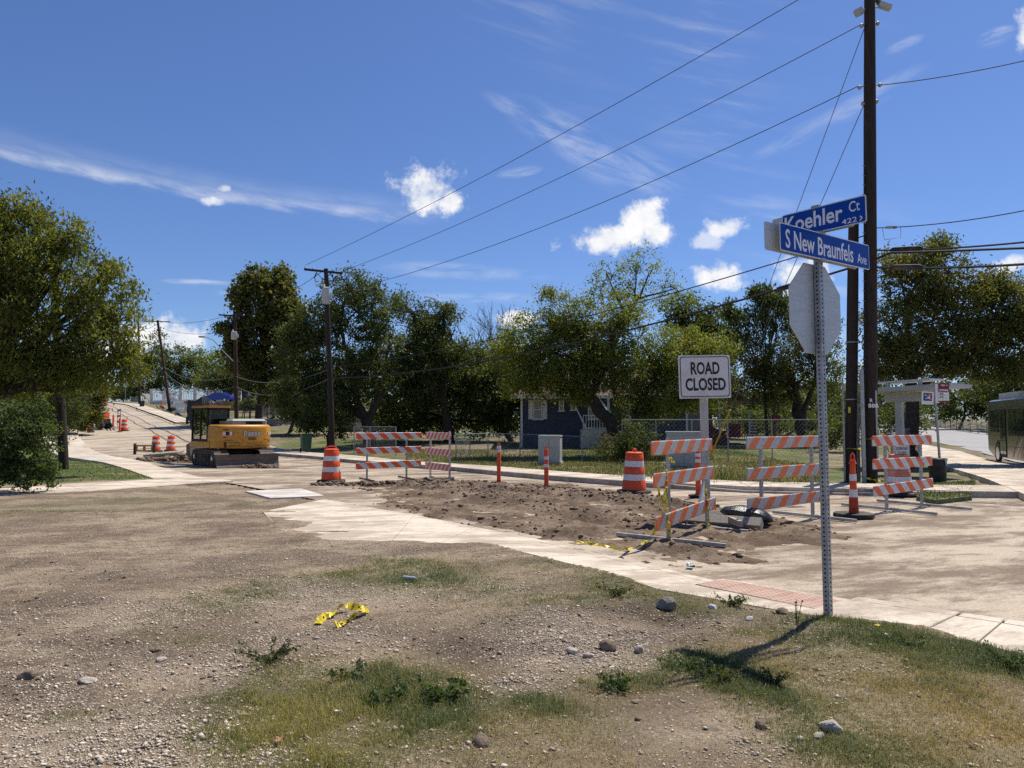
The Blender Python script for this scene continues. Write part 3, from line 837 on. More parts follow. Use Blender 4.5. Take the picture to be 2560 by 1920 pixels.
# drifts of dirt lie over the ragged inner edge of the near walk
inner = polydist_line(JI, x, y); outer = polydist_line(JO, x, y)
nearp = inside(PAVE[0], x, y)
wide = .10 + .5 * sstep(-1.0, -3.0, x)
slab_z = .13 - .075 * sstep(3.6, 1.7, x) * inner / (inner + outer + 1e-6)
cov = fbm(x, y, 2.1, 4) * 1.25 - inner / wide * .55 - .34
cov = np.where(x < -2.4, np.maximum(cov, fbm(x * .6 + 3, y * 1.9, 1.7, 5, .6) * 1.5 - 1.02), cov)
drift = slab_z - .003 + .06 * np.clip(cov, -.8, .35)
z = np.where(pave & ~inr, Gs(x, y) - .02, z)
z = np.where(nearp, drift, z)
V = np.stack([x, y, z], 1)
nx, ny = len(xs), len(ys)
I = np.arange(nx * ny).reshape(ny, nx)
Fq = np.stack([I[:-1, :-1].ravel(), I[:-1, 1:].ravel(), I[1:, 1:].ravel(), I[1:, :-1].ravel()], 1)
LAWN_L = world_px([(409, 1195), (316, 1166), (254, 1147), (199, 1131), (148, 1120), (-300, 1120), (-500, 1215), (69, 1217), (151, 1209)], .0)
lawn = inside(LAWN_L, x, y).astype(float)
RIGHT_YARD = offset(R_EDGE[1:], -1.9) + [(-100, 400), (300, 400), (300, 16)]
ryard = inside(RIGHT_YARD, x, y).astype(float) * (1 - inav)
LEFT_YARD = offset(L_EDGE[12:], 2.3) + [(-500, 300), (-500, 24), (-14, 24)]
lyard = inside(LEFT_YARD, x, y).astype(float)
nz_ = fbm(x, y, .9, 4)
near_f = (np.hypot(x, y) < 22)
g_grass = np.clip(field(GRASS, x, y) * (.45 + 1.1 * fbm(x + 5, y, 1.6, 3)), 0, 1) * near_f
g_dry = np.clip(field(DRY, x, y), 0, 1) * near_f
g_yel = np.clip(field(YELLOW, x, y), 0, 1) * near_f
g_grav = np.clip(field(GRAVEL, x, y) * (.5 + fbm(x, y + 9, 1.3, 3)), 0, 1) * near_f
g_mud = np.clip(field(MUD2, x, y) * 1.1, 0, 1) * near_f
TRACKS = [[(-60, 1560), (250, 1440), (560, 1330), (760, 1262), (860, 1228)], [(-60, 1690), (260, 1540), (600, 1400), (860, 1310)], [(-60, 1450), (200, 1370), (480, 1290), (700, 1230)], [(-60, 1395), (250, 1325), (520, 1262)], [(1400, 1800), (1560, 1760), (1760, 1730)], [(300, 1900), (620, 1700), (900, 1560)]]
g_track = np.zeros(x.shape)
for tpx in TRACKS:
    dline = polydist_line(world_px(tpx, .12), x, y)
    g_track = np.maximum(g_track, np.exp(-(dline / .16) ** 2) * np.clip(fbm(x, y, 1.2, 4) * 2.4 - .55, 0, 1))
g_mud = np.maximum(g_mud, g_track * .5 * near_f)
g_lawn = np.clip(lawn + np.maximum(ryard, lyard) * np.clip(fbm(x, y, .22, 4) * 2.6 - .75, 0, 1), 0, 1)
def ground_material():
    m, T, p, out = new_mat('open_ground')
    v = pos(T)
    rot = T.n('ShaderNodeVectorRotate', rotation_type='Z_AXIS'); T.put(rot.inputs['Vector'], v); rot.inputs['Angle'].default_value = math.radians(-14)
    vs = T.vm('MULTIPLY', rot.outputs[0], (0.7, 1.35, 1.0))
    big = T.noise(vs, .7, 6, .6); mid = T.noise(vs, 4.5, 8, .74); fine = T.noise(v, 30, 5, .75); vfine = T.noise(v, 110, 3, .7)
    dirt = T.mix(T.ss(big, .42, .58), (0.210, 0.155, 0.108), (0.375, 0.292, 0.202))
    dirt = T.mix(T.m('MULTIPLY', T.ss(mid, .47, .62), .7), dirt, (0.115, 0.083, 0.058))
    dirt = T.mix(T.m('MULTIPLY', T.ss(T.noise(vs, 1.9, 5, .6), .54, .66), .5), dirt, (0.38, 0.285, 0.175))
    dirt = T.mix(T.m('MULTIPLY', T.attr('mud'), .9), dirt, (0.085, 0.060, 0.043))
    dirt = T.mix(T.m('MULTIPLY', T.ss(fine, .50, .62), .65), dirt, (0.082, 0.060, 0.044))
    # pebbles pressed into the soil, in a light stone colour
    gr = T.m('ADD', T.m('MULTIPLY', T.attr('gravel'), .5), .19)
    peb = None; pcol = None
    for sc_v, lo_c, hi_c in ((40, (0.24, 0.195, 0.15), (0.60, 0.53, 0.43)), (85, (0.30, 0.25, 0.19), (0.66, 0.58, 0.47))):
        vo = T.n('ShaderNodeTexVoronoi', feature='F1'); T.put(vo.inputs['Vector'], v); vo.inputs['Scale'].default_value = sc_v; vo.inputs['Randomness'].default_value = 1
        sepc = T.n('ShaderNodeSeparateColor'); T.put(sepc.inputs[0], vo.outputs['Color'])
        pb = T.m('MULTIPLY', T.m('LESS_THAN', sepc.outputs[0], gr), T.ss(vo.outputs['Distance'], .45, .30))
        dirt = T.mix(T.m('MULTIPLY', pb, .9), dirt, T.mix(sepc.outputs[1], lo_c, hi_c))
        peb = pb if peb is None else T.m('MAXIMUM', peb, pb)
    grass = T.mix(T.ss(mid, .35, .65), (0.045, 0.070, 0.022), (0.12, 0.125, 0.048))
    straw = T.mix(T.ss(mid, .35, .65), (0.19, 0.15, 0.092), (0.34, 0.27, 0.165))
    c = T.mix(T.m('MULTIPLY', T.attr('dry'), T.m('MULTIPLY', T.ss(fine, .40, .56), .85)), dirt, straw)
    c = T.mix(T.m('MULTIPLY', T.attr('grass'), T.m('MULTIPLY', T.ss(fine, .38, .56), .8)), c, grass)
    lw = T.mix(T.ss(T.noise(v, 2.2, 6, .65), .35, .65), (0.060, 0.098, 0.026), (0.120, 0.150, 0.046))
    lw = T.mix(T.m('MULTIPLY', T.ss(T.noise(v, .5, 4, .6), .5, .62), .7), lw, (0.25, 0.205, 0.11))
    c = T.mix(T.attr('lawn'), c, lw)
    c = T.mix(T.ss(vfine, .3, .7), T.mix(1.0, c, (.72,) * 3, 'MULTIPLY'), T.mix(1.0, c, (1.25,) * 3, 'MULTIPLY'))
    T.put(p.inputs['Base Color'], c)
    p.inputs['Roughness'].default_value = .95; p.inputs['Specular IOR Level'].default_value = .1
    b = T.n('ShaderNodeBump'); b.inputs['Strength'].default_value = .9; b.inputs['Distance'].default_value = .02
    T.put(b.inputs['Height'], T.m('ADD', T.m('ADD', fine, T.m('MULTIPLY', mid, 2.0)), T.m('MULTIPLY', peb, .6))); T.put(p.inputs['Normal'], b.outputs[0])
    return m
gm = ground_material()
ground = np_mesh('ground', V, Fq, gm, None, 'structure', smooth=True)
for nm, arr in (('grass', g_grass), ('dry', g_dry), ('gravel', g_grav), ('mud', g_mud), ('lawn', g_lawn)):
    a = ground.data.attributes.new(nm, 'FLOAT', 'POINT'); a.data.foreach_set('value', arr.astype(np.float32))

# ------------------------------------------------------------------ churned mud in the closed lane
MUDPX = [(880, 1212), (1060, 1200), (1250, 1203), (1420, 1210), (1600, 1229), (1720, 1248), (1880, 1280), (2040, 1300), (2150, 1325), (2200, 1350), (2150, 1372), (2060, 1380), (1950, 1405), (1800, 1440), (1670, 1424), (1500, 1386), (1381, 1362), (1200, 1326), (1040, 1292), (940, 1264)]
MUDW = np.array(world_px(MUDPX, 0.0))
mx_ = np.arange(MUDW[:, 0].min() - .3, MUDW[:, 0].max() + .3, .065); my_ = np.arange(MUDW[:, 1].min() - .3, MUDW[:, 1].max() + .3, .065)
MX, MY = np.meshgrid(mx_, my_); fx, fy = MX.ravel(), MY.ravel()
def polydist(poly, x, y):
    d = np.full(x.shape, 9.0)
    for a, b in zip(poly, np.roll(poly, -1, 0)):
        ab = b - a; t = np.clip(((x - a[0]) * ab[0] + (y - a[1]) * ab[1]) / (ab @ ab), 0, 1)
        d = np.minimum(d, np.hypot(x - a[0] - t * ab[0], y - a[1] - t * ab[1]))
    return d
sdist = polydist(MUDW, fx, fy) * np.where(inside(MUDW, fx, fy), 1, -1)
sdist = sdist + (fbm(fx, fy, 1.3, 5, .65) - .5) * .9
u38 = (-.62 * fx + .785 * fy); v38 = (.785 * fx + .62 * fy)
rut = fbm(u38 * .35, v38 * 2.4, 1.0, 4)
body_h = sstep(-.1, 1.0, sdist)
farw = sstep(-2.5, 1.0, -(fx - 4.2))
mz = Gs(fx, fy) - .03 + body_h * (.046 + farw * (np.maximum(rut - .44, -.02) * .34 + np.maximum(fbm(fx, fy, 3.2, 5, .6) - .5, -.03) * .17) + (fbm(fx, fy, 7, 3) - .5) * .05)
I = np.arange(fx.size).reshape(MX.shape)
Fm = np.stack([I[:-1, :-1].ravel(), I[:-1, 1:].ravel(), I[1:, 1:].ravel(), I[1:, :-1].ravel()], 1)
keep = (sdist[Fm] > -.1).any(1)
used = np.unique(Fm[keep]); remap = np.zeros(fx.size, int); remap[used] = np.arange(used.size)
def mud_material():
    m, T, p, out = new_mat('churned_mud')
    v = pos(T)
    n1 = T.noise(v, 1.1, 6, .65); n2 = T.noise(v, 9, 6, .7); n3 = T.noise(v, 45, 3, .7)
    c = T.mix(T.ss(n1, .42, .60), (0.150, 0.106, 0.073), (0.285, 0.215, 0.150))
    c = T.mix(T.m('MULTIPLY', T.ss(n2, .48, .7), .8), c, (0.085, 0.058, 0.040))
    c = T.mix(T.m('MULTIPLY', T.ss(n3, .60, .72), .5), c, (0.36, 0.30, 0.235))
    T.put(p.inputs['Base Color'], c); p.inputs['Roughness'].default_value = .95; p.inputs['Specular IOR Level'].default_value = .1
    b = T.n('ShaderNodeBump'); b.inputs['Strength'].default_value = 1; b.inputs['Distance'].default_value = .03
    T.put(b.inputs['Height'], T.m('ADD', T.m('MULTIPLY', n2, 1.6), n3)); T.put(p.inputs['Normal'], b.outputs[0])
    return m
mud_mat = mud_material()
mud = np_mesh('mud', np.stack([fx, fy, mz], 1)[used], remap[Fm[keep]], mud_mat, None, 'structure', smooth=True)

# ------------------------------------------------------------------ loose stones, clods and grass
def stones(P, size, zoff, name, mat, label=None, flat=.6, kind='stuff'):
    """many small irregular stones as one mass"""
    n = len(P)
    base = np.array([(1, 0, 0), (-1, 0, 0), (0, 1, 0), (0, -1, 0), (0, 0, 1), (0, 0, -1)], float)
    tri = np.array([(0, 2, 4), (2, 1, 4), (1, 3, 4), (3, 0, 4), (2, 0, 5), (1, 2, 5), (3, 1, 5), (0, 3, 5)])
    # one subdivision pushed to a rough ball
    vs = [tuple(b) for b in base]; idx = {}
    def midp(a, b):
        k = (min(a, b), max(a, b))
        if k not in idx:
            m_ = (np.array(vs[a]) + np.array(vs[b])); m_ /= np.linalg.norm(m_); idx[k] = len(vs); vs.append(tuple(m_ * .92))
        return idx[k]
    if n < 700:
        t2 = []
        for a, b, c in tri:
            ab, bc, ca = midp(a, b), midp(b, c), midp(c, a)
            t2 += [(a, ab, ca), (ab, b, bc), (ca, bc, c), (ab, bc, ca)]
        tri = np.array(t2)
    base = np.array(vs)
    nb = len(base)
    jit = 1 + (rng.random((n, nb, 1)) - .5) * .7
    S = size[:, None, None] * jit * base[None] * (rng.random((n, 1, 3)) * .6 + .7) * np.array([1, 1, flat])
    a = rng.random(n) * 6.283; ca, sa = np.cos(a), np.sin(a)
    tlt = (rng.random(n) - .5) * 1.2
    X = S[:, :, 0] * ca[:, None] - S[:, :, 1] * sa[:, None]; Yv = S[:, :, 0] * sa[:, None] + S[:, :, 1] * ca[:, None]; Z = S[:, :, 2] + X * tlt[:, None] * .4
    Vv = np.stack([X, Yv, Z], 2) + P[:, None, :] + np.array([0, 0, zoff]) + np.array([0, 0, .25]) * size[:, None, None]
    Ff = (tri[None] + (np.arange(n) * nb)[:, None, None]).reshape(-1, 3)
    o = np_mesh(name, Vv.reshape(-1, 3), Ff, mat, None, kind, np.repeat(rng.random(n), nb))
    if label: o['label'] = label
    return o

def stone_mat(name, cols):
    m, T, p, out = new_mat(name)
    r = T.attr('rnd'); n = T.noise(pos(T), 60, 3, .6)
    c = T.mix(r, cols[0], cols[1]); c = T.mix(T.m('MULTIPLY', T.ss(n, .5, .7), .4), c, cols[2])
    T.put(p.inputs['Base Color'], c); p.inputs['Roughness'].default_value = .9; p.inputs['Specular IOR Level'].default_value = .15
    return m
gravel_mat = stone_mat('gravel_stone', ((0.33, 0.255, 0.185), (0.74, 0.635, 0.50), (0.30, 0.225, 0.155)))
clods_mat = stone_mat('clod', ((0.10, 0.068, 0.046), (0.25, 0.185, 0.13), (0.07, 0.048, 0.033)))

def sample(n, y0, y1, spread=.80, pw=1.6):
    """points on the open ground, denser towards the viewer"""
    t = rng.random(n)
    yy = (y0 ** (1 - pw) + t * (y1 ** (1 - pw) - y0 ** (1 - pw))) ** (1 / (1 - pw))
    xx = (rng.random(n) * 2 - 1) * (yy * spread + .8)
    ok = ~inside(ROADPOLY, xx, yy)
    for p in PAVE[:3]: ok &= ~inside(p, xx, yy)
    return xx[ok], yy[ok]
gx, gy = sample(300000, 2.3, 14, pw=2.0)
w = np.clip(field(GRAVEL, gx, gy) * (.1 + 2.4 * fbm(gx, gy + 9, 2.6, 4) ** 2) * .82 + .045 + .10 * fbm(gx, gy, 1.1, 3) * (gx < .2), 0, .85) * np.clip(1 - field(BARE, gx, gy), .12, 1)
k = rng.random(gx.size) < w
gx, gy = gx[k], gy[k]
size = .0030 + .0058 * rng.random(gx.size) ** 2.2 + .014 * rng.random(gx.size) ** 18
stones(np.stack([gx, gy, ground_z(gx, gy)], 1), size, 0, 'gravel', gravel_mat, 'loose pale gravel scattered over the bare dirt')
gx, gy = sample(420000, 4.6, 14, pw=1.3)
k = rng.random(gx.size) < np.clip(.035 + .12 * np.clip(fbm(gx, gy, 1.1, 4) * 2 - .75, 0, 1) + field(GRAVEL, gx, gy) * .12, 0, .5) * np.clip(1 - field(BARE, gx, gy), .1, 1)
gx, gy = gx[k], gy[k]
stones(np.stack([gx, gy, ground_z(gx, gy)], 1), .004 + .008 * rng.random(gx.size) ** 3.5, 0, 'scattered_pebbles', gravel_mat, 'small pale pebbles strewn thinly over the packed lot')
gx, gy = sample(22000, 2.4, 12)
w = np.clip(field(MUD2, gx, gy) * .6 + .02, 0, 1); k = rng.random(gx.size) < w; gx, gy = gx[k], gy[k]
stones(np.stack([gx, gy, ground_z(gx, gy)], 1), .006 + .016 * rng.random(gx.size) ** 3, 0, 'dirt_clods', clods_mat, 'small dark dirt clods lying on the dry lot')
mi = rng.integers(0, len(used), 17000)
mi = used[mi]
k = (sdist[mi] > .1) & (rng.random(mi.size) < (.25 + .75 * farw[mi]) * np.clip((rut[mi] - .48) * 6, .06, 1))
mi = mi[k]
stones(np.stack([fx[mi], fy[mi], mz[mi]], 1), .007 + .055 * rng.random(mi.size) ** 6, -.004, 'mud_clods', clods_mat, 'dark clods of churned earth in the closed lane')

def blades(xx, yy, zz, h, w_, name, mat, label, lean=.7, tone=None, parts=2):
    n = xx.size
    a = rng.random(n) * 6.283
    dx, dy = np.cos(a), np.sin(a)
    la = rng.random(n) * 6.283; lm = h * lean * (.25 + rng.random(n))
    lx, ly = np.cos(la) * lm, np.sin(la) * lm
    P0 = np.stack([xx - dx * w_, yy - dy * w_, zz - .004], 1); P1 = np.stack([xx + dx * w_, yy + dy * w_, zz - .004], 1)
    mx2, my2, mh = xx + lx * .36, yy + ly * .36, zz + h * .62
    P2 = np.stack([mx2 + dx * w_ * .75, my2 + dy * w_ * .75, mh], 1); P3 = np.stack([mx2 - dx * w_ * .75, my2 - dy * w_ * .75, mh], 1)
    P4 = np.stack([xx + lx, yy + ly, zz + h * (.98 - .4 * np.clip(lm / h, 0, 1.4))], 1)
    V = np.stack([P0, P1, P2, P3, P4], 1).reshape(-1, 3)
    b = (np.arange(n) * 5)[:, None]
    Fc = np.concatenate([b + np.array([[0, 1, 2]]), b + np.array([[0, 2, 3]]), b + np.array([[3, 2, 4]])], 0)
    t = rng.random(n) if tone is None else tone
    o = np_mesh(name, V, Fc, mat, None, 'stuff', np.repeat(t, 5))
    o['label'] = label
    return o
grass_mat = leafmat('grass_blade', [(0.40, 0.30, 0.16), (0.30, 0.235, 0.11), (0.165, 0.170, 0.072), (0.088, 0.120, 0.044), (0.054, 0.088, 0.032)], .3)
yellow_mat = leafmat('yellow_green_blade', [(0.42, 0.33, 0.18), (0.36, 0.30, 0.13), (0.26, 0.245, 0.09), (0.15, 0.165, 0.06)], .35)
gx, gy = sample(1700000, 2.2, 14, pw=1.85)
fg = field(GRASS, gx, gy) * (.05 + 4.2 * fbm(gx + 5, gy, 3.1, 5, .65) ** 3); fd = field(DRY, gx, gy); fyl = field(YELLOW, gx, gy); bare = field(BARE, gx, gy)
wg = np.clip(gy / 4.0, 1, 2.8) * np.clip(np.minimum(fg, .9) * .72 + fd * .55 * fbm(gx, gy, 3.5, 4) ** 1.6 + .012, 0, 1) * np.clip(1 - bare, .05, 1)
k = rng.random(gx.size) < wg
gx, gy, fg, fd, fyl = gx[k], gy[k], fg[k], fd[k], fyl[k]
gz = ground_z(gx, gy)
sel = rng.random(gx.size) < np.clip(fyl * .85, 0, .9)
green = np.clip(.18 + np.minimum(fg, .75) * .85 - fd * .30 + rng.normal(0, .2, gx.size), 0, 1)
scale_h = .55 + .55 * np.clip(fg, 0, 1.2)
h = (.016 + .048 * rng.random(gx.size) ** 2) * scale_h
bw = .0008 + .0008 * rng.random(gx.size)
nf = 1 + np.clip((gy - 4) * .12, 0, 1.4)
k = ~sel
blades(gx[k], gy[k], gz[k], h[k], (bw * nf)[k], 'grass', grass_mat, 'patchy short green and straw-coloured grass on the corner lot', 1.1, green[k])
blades(gx[sel], gy[sel], gz[sel], h[sel] * 1.25, (bw * nf)[sel], 'yellow_grass', yellow_mat, 'yellowing weedy grass among the gravel at the bottom of the view', .9)
# sharp fringe along the inner edge of the sidewalk and round the post
ex, ey = [], []
for a, b in zip(JI, JI[1:5]):
    n = int(math.dist(a, b) * 700)
    t = rng.random(n); o_ = rng.normal(-.06, .07, n)
    dx, dy = b[0] - a[0], b[1] - a[1]; l = math.hypot(dx, dy)
    nx_, ny_ = dy / l, -dx / l            # across the edge
    mid_ = ((a[0] + b[0]) / 2 + nx_, (a[1] + b[1]) / 2 + ny_)
    if inside(PAVE[0], np.array([mid_[0] - nx_ * .8]), np.array([mid_[1] - ny_ * .8]))[0]: nx_, ny_ = -nx_, -ny_
    ex.append(a[0] + dx * t + nx_ * o_); ey.append(a[1] + dy * t + ny_ * o_)
ex = np.concatenate(ex); ey = np.concatenate(ey)
k = rng.random(ex.size) < np.clip(fbm(ex, ey, 1.5, 3) * 2.6 - .6, .1, 1); ex, ey = ex[k], ey[k]
n = 1500
ex = np.concatenate([ex, 2.75 + rng.normal(0, .38, n)]); ey = np.concatenate([ey, 5.92 + rng.normal(0, .14, n)])
k = ~inside(PAVE[0], ex, ey); ex, ey = ex[k], ey[k]
blades(ex, ey, ground_z(ex, ey), .015 + .045 * rng.random(ex.size) ** 1.5, np.full(ex.size, .0017), 'edge_grass', grass_mat, 'longer green grass fringing the sidewalk and the sign post foot', .8, .45 + .5 * rng.random(ex.size))

# lawn on the far left corner and weeds of the yard across the road
lx, ly = rng.uniform(-30, -9, 32000), rng.uniform(17, 40, 32000)
k = inside(LAWN_L, lx, ly) & ~inside(PAVE[1], lx, ly) & ~inside(PAVE[2], lx, ly); lx, ly = lx[k], ly[k]
blades(lx, ly, ground_z(lx, ly), .03 + .04 * rng.random(lx.size), np.full(lx.size, .009), 'lawn_grass', grass_mat, 'short mown green lawn beyond the cross walk', .8, .55 + .4 * rng.random(lx.size))
RYW = world_px([(1020, 1148), (1240, 1158), (1400, 1168), (1560, 1195), (1700, 1208), (1800, 1208), (2060, 1212), (2060, 1150), (1800, 1120), (1400, 1125), (1010, 1120)], .15)
lx, ly = rng.uniform(-9, 16, 105000), rng.uniform(17, 46, 105000)
k = inside(RYW, lx, ly) & (rng.random(lx.size) < np.clip(fbm(lx, ly, .45, 3) * 2.2 - .35, .08, 1)); lx, ly = lx[k], ly[k]
tall = 1 + 1.6 * np.exp(-((lx - 6.2) / 2.4) ** 2 - ((ly - 22.5) / 2.2) ** 2)
blades(lx, ly, ground_z(lx, ly), (.05 + .13 * rng.random(lx.size) ** 1.5) * tall, np.full(lx.size, .012), 'yard_weeds', grass_mat, 'rough green weeds and grass in the fenced yard across the road', .7, np.clip(.25 + .6 * rng.random(lx.size), 0, 1))
GP = world_px([(2290, 1240), (2300, 1212), (2440, 1202), (2430, 1240), (2340, 1250)], .1)
lx, ly = rng.uniform(9, 14, 12000), rng.uniform(15, 22, 12000)
k = inside(GP, lx, ly); lx, ly = lx[k], ly[k]
blades(lx, ly, Gs(lx, ly) + .10, .04 + .05 * rng.random(lx.size), np.full(lx.size, .009), 'verge_grass', grass_mat, 'small green grass verge beside the bus shelter', .8, .55 + .4 * rng.random(lx.size))

# ------------------------------------------------------------------ trees and shrubs
LEAF = {
    'dark': leafmat('leaf_dark', [(0.036, 0.054, 0.018), (0.064, 0.088, 0.027), (0.100, 0.124, 0.037), (0.165, 0.172, 0.060)], .40),
    'olive': leafmat('leaf_olive', [(0.062, 0.086, 0.022), (0.105, 0.128, 0.030), (0.160, 0.175, 0.040), (0.23, 0.205, 0.040)], .50),
    'yellow': leafmat('leaf_yellowing', [(0.082, 0.112, 0.028), (0.130, 0.160, 0.038), (0.182, 0.202, 0.046), (0.24, 0.215, 0.046)], .52),
    'brown': leafmat('leaf_browning', [(0.050, 0.066, 0.020), (0.088, 0.104, 0.030), (0.132, 0.134, 0.038), (0.19, 0.150, 0.044)], .44),
    'fresh': leafmat('leaf_fresh', [(0.105, 0.150, 0.040), (0.160, 0.205, 0.055), (0.23, 0.26, 0.082)], .5),
    'far': leafmat('leaf_far', [(0.060, 0.088, 0.024), (0.100, 0.130, 0.036), (0.150, 0.168, 0.048)], .42),
    'shrub': leafmat('leaf_shrub', [(0.036, 0.064, 0.020), (0.070, 0.105, 0.032), (0.13, 0.165, 0.058)], .36),
}
def leaf_cloud(C, spread, per, ls, droop=0.0, asp=.42):
    n = len(C) * per
    cc = np.repeat(C, per, 0); sp = np.repeat(spread, per)
    P = cc + rng.normal(0, 1, (n, 3)) * sp[:, None] * np.array([.62, .62, .5])
    P[:, 2] -= droop * rng.random(n) * sp
    a = rng.normal(0, 1, (n, 3)); a[:, 2] -= droop * 1.5
    a /= np.linalg.norm(a, axis=1)[:, None]
    b = np.cross(a, rng.normal(0, 1, (n, 3))); b /= np.linalg.norm(b, axis=1)[:, None] + 1e-9
    l = ls * (.6 + .8 * rng.random(n))[:, None]
    V = np.stack([P - a * l * .5, P + b * l * asp * .5 + a * l * .05, P + a * l * .5, P - b * l * asp * .5 + a * l * .05], 1)
    F_ = np.arange(n * 4).reshape(-1, 4)
    tone = np.clip(np.repeat(rng.random(len(C)), per) * .6 + rng.random(n) * .5 - .05, 0, 1)
    return V.reshape(-1, 3), F_, np.repeat(tone, 4)

def lobe_points(lobes, dens):
    """clump centres through each lobe, most of them near its skin"""
    out, sp = [], []
    full = []
    for c, (rx, ry, rz) in lobes:
        full.append((c, (rx * .88, ry * .88, rz * .88)))
        for _ in range(7):
            d = rng.normal(0, 1, 3); d /= np.linalg.norm(d); k = .26 + .2 * rng.random()
            full.append((tuple(np.array(c) + d * np.array([rx, ry, rz]) * (.82 + .2 * rng.random())), (rx * k, ry * k, rz * k)))
    for c, (rx, ry, rz) in full:
        n = max(4, int(dens * (rx * ry + ry * rz + rx * rz)))
        d = rng.normal(0, 1, (n, 3)); d /= np.linalg.norm(d, axis=1)[:, None]
        r = .45 + .6 * rng.random(n) ** .6
        bump = 1 + .16 * np.sin(d[:, 0] * 5 + c[0]) * np.cos(d[:, 2] * 4 + c[1])
        out.append(np.array(c) + d * (r * bump)[:, None] * np.array([rx, ry, rz])); sp.append(np.full(n, 1.0))
    return np.concatenate(out), np.concatenate(sp)

def tree(name, label, cat, base, lobes_px, Y, leaf, ls, dens=9, per=34, spread=.38, trunk_r=.2, limbs=None, twig=True, droop=0., depth=.85, bk=None, group=None, fork=.42, asp=.42, gap=.12):
    """base: (x, y) of the trunk foot; lobes_px: (px, py, half width, half height[, depth shift])"""
    bx, by = base; bz = G(bx, by) + .02
    root = empty(name, (bx, by, bz), label=label, cat=cat, group=group)
    O = np.array([bx, by, bz])
    lobes = []
    for lb in lobes_px:
        px, py, rx, ry = lb[:4]; dy = lb[4] if len(lb) > 4 else 0
        c = at(px, py, Y=Y + dy)
        a, b = rx * (Y + dy) / F, ry * (Y + dy) / F
        lobes.append((tuple(c), (a, (a + b) / 2 * depth, b)))
    C, sp = lobe_points(lobes, dens)
    C = C[C[:, 2] > bz + .12]
    gs = 1.15 / max(.5, float(np.mean([l[1][0] for l in lobes])))
    gapn = fbm(C[:, 0] + C[:, 1] * .7 + 31, C[:, 2] - C[:, 1] * .4 + 17, gs, 3)
    C = C[gapn > np.quantile(gapn, gap)]
    sv = spread * (.55 + .9 * rng.random(len(C)))
    Vv, Fv, t = leaf_cloud(C, sv, per, ls, droop, asp)
    Vv[:, 2] = np.maximum(Vv[:, 2], bz + .02)
    np_mesh('crown', Vv - O, Fv, LEAF[leaf], root, None, t)
    mb = MB()
    top = np.mean([l[0] for l in lobes], 0)
    zlow = min(l[0][2] - l[1][2] for l in lobes); 
    fz = bz + max(.4, (top[2] - bz) * fork)
    fork_p = Vector((bx + (top[0] - bx) * .3, by + (top[1] - by) * .3, fz))
    b0 = Vector((bx, by, bz - .15))
    if limbs is None:
        mb.tube([b0, b0.lerp(fork_p, .08) + Vector((0, 0, .1)), b0.lerp(fork_p, .55) + Vector((rng.normal(0, .05), 0, 0)), fork_p], [trunk_r * 1.45, trunk_r * 1.1, trunk_r * .92, trunk_r * .8], 9)
        starts = [(fork_p, trunk_r * .7)] * len(lobes)
    else:
        starts = []
        for path, r0, r1 in limbs:
            pts = [at(p[0], p[1], Y=Y + (p[2] if len(p) > 2 else 0)) for p in path]
            fine = []
            for i in range(len(pts) - 1):
                for q in range(4): fine.append(pts[i].lerp(pts[i + 1], q / 4) + Vector(rng.normal(0, r0 * .16, 3)))
            fine.append(pts[-1])
            mb.tube(fine, r0, 8, r1)
            starts.append((pts[-1], r1))
    for i, (c, rad) in enumerate(lobes):
        c = Vector(c)
        s, r = min(starts, key=lambda q: (q[0] - c).length) if limbs else starts[i]
        midp = s.lerp(c, .5) + Vector(rng.normal(0, .12, 3)) + Vector((0, 0, .1 * rad[2]))
        mb.tube([s, midp, c], [r * .8, r * .5, r * .25], 6)
        if twig:
            nn = int(min(26, 8 + 5 * rad[0] * rad[2]))
            d2 = ((C - np.array(c)) ** 2).sum(1)
            near = np.argsort(d2)[: max(1, len(d2) // max(1, len(lobes)))]
            for q in rng.choice(near, min(nn, len(near)), replace=False):
                e = Vector(C[q]); st = (midp if rng.random() < .4 else c)
                m2 = st.lerp(e, .5) + Vector(rng.normal(0, .1 * rad[0], 3))
                mb.tube([st, m2, e], [r * .22 + .012, r * .13 + .008, .006], 4, cap=False)
    mb.v = [v - Vector(O) for v in mb.v]
    mb.build('trunk', bk or bark, root, smooth=True)
    return root

# left edge: the big tree over the sidewalk and the shrubs below it
tree('shade_tree', 'large leafy yellow-green tree hanging over the sidewalk at the left edge', 'tree', (-19.5, 24.5),
     [(-60, 700, 160, 190), (60, 620, 120, 130), (150, 680, 130, 120), (240, 700, 90, 110), (40, 820, 160, 140), (180, 830, 130, 110), (270, 830, 70, 90), (90, 920, 130, 70), (200, 930, 100, 60), (-80, 880, 120, 120), (30, 530, 70, 70), (165, 585, 40, 50), (300, 680, 40, 50), (310, 900, 45, 45)],
     24, 'olive', .15, dens=12, per=42, spread=.30, gap=.18, trunk_r=.26, droop=.8, asp=.36)
tree('broad_shrub', 'dense glossy green shrub at the left edge beside the cross walk', 'shrub', (-13.3, 17.9),
     [(20, 1110, 90, 75), (90, 1080, 55, 60), (40, 1190, 85, 55), (-50, 1130, 90, 110), (100, 1150, 45, 50), (60, 1040, 55, 35)],
     17.6, 'shrub', .085, dens=60, per=30, spread=.13, trunk_r=.04, fork=.3, asp=.5)
tree('dark_shrub', 'tall dark shrub in deep shade behind the left-hand pole', 'shrub', (-26.5, 37),
     [(60, 980, 120, 60), (-40, 1000, 120, 80), (170, 1000, 60, 60), (100, 1040, 90, 50)], 36, 'dark', .15, dens=14, per=34, spread=.3, trunk_r=.1)
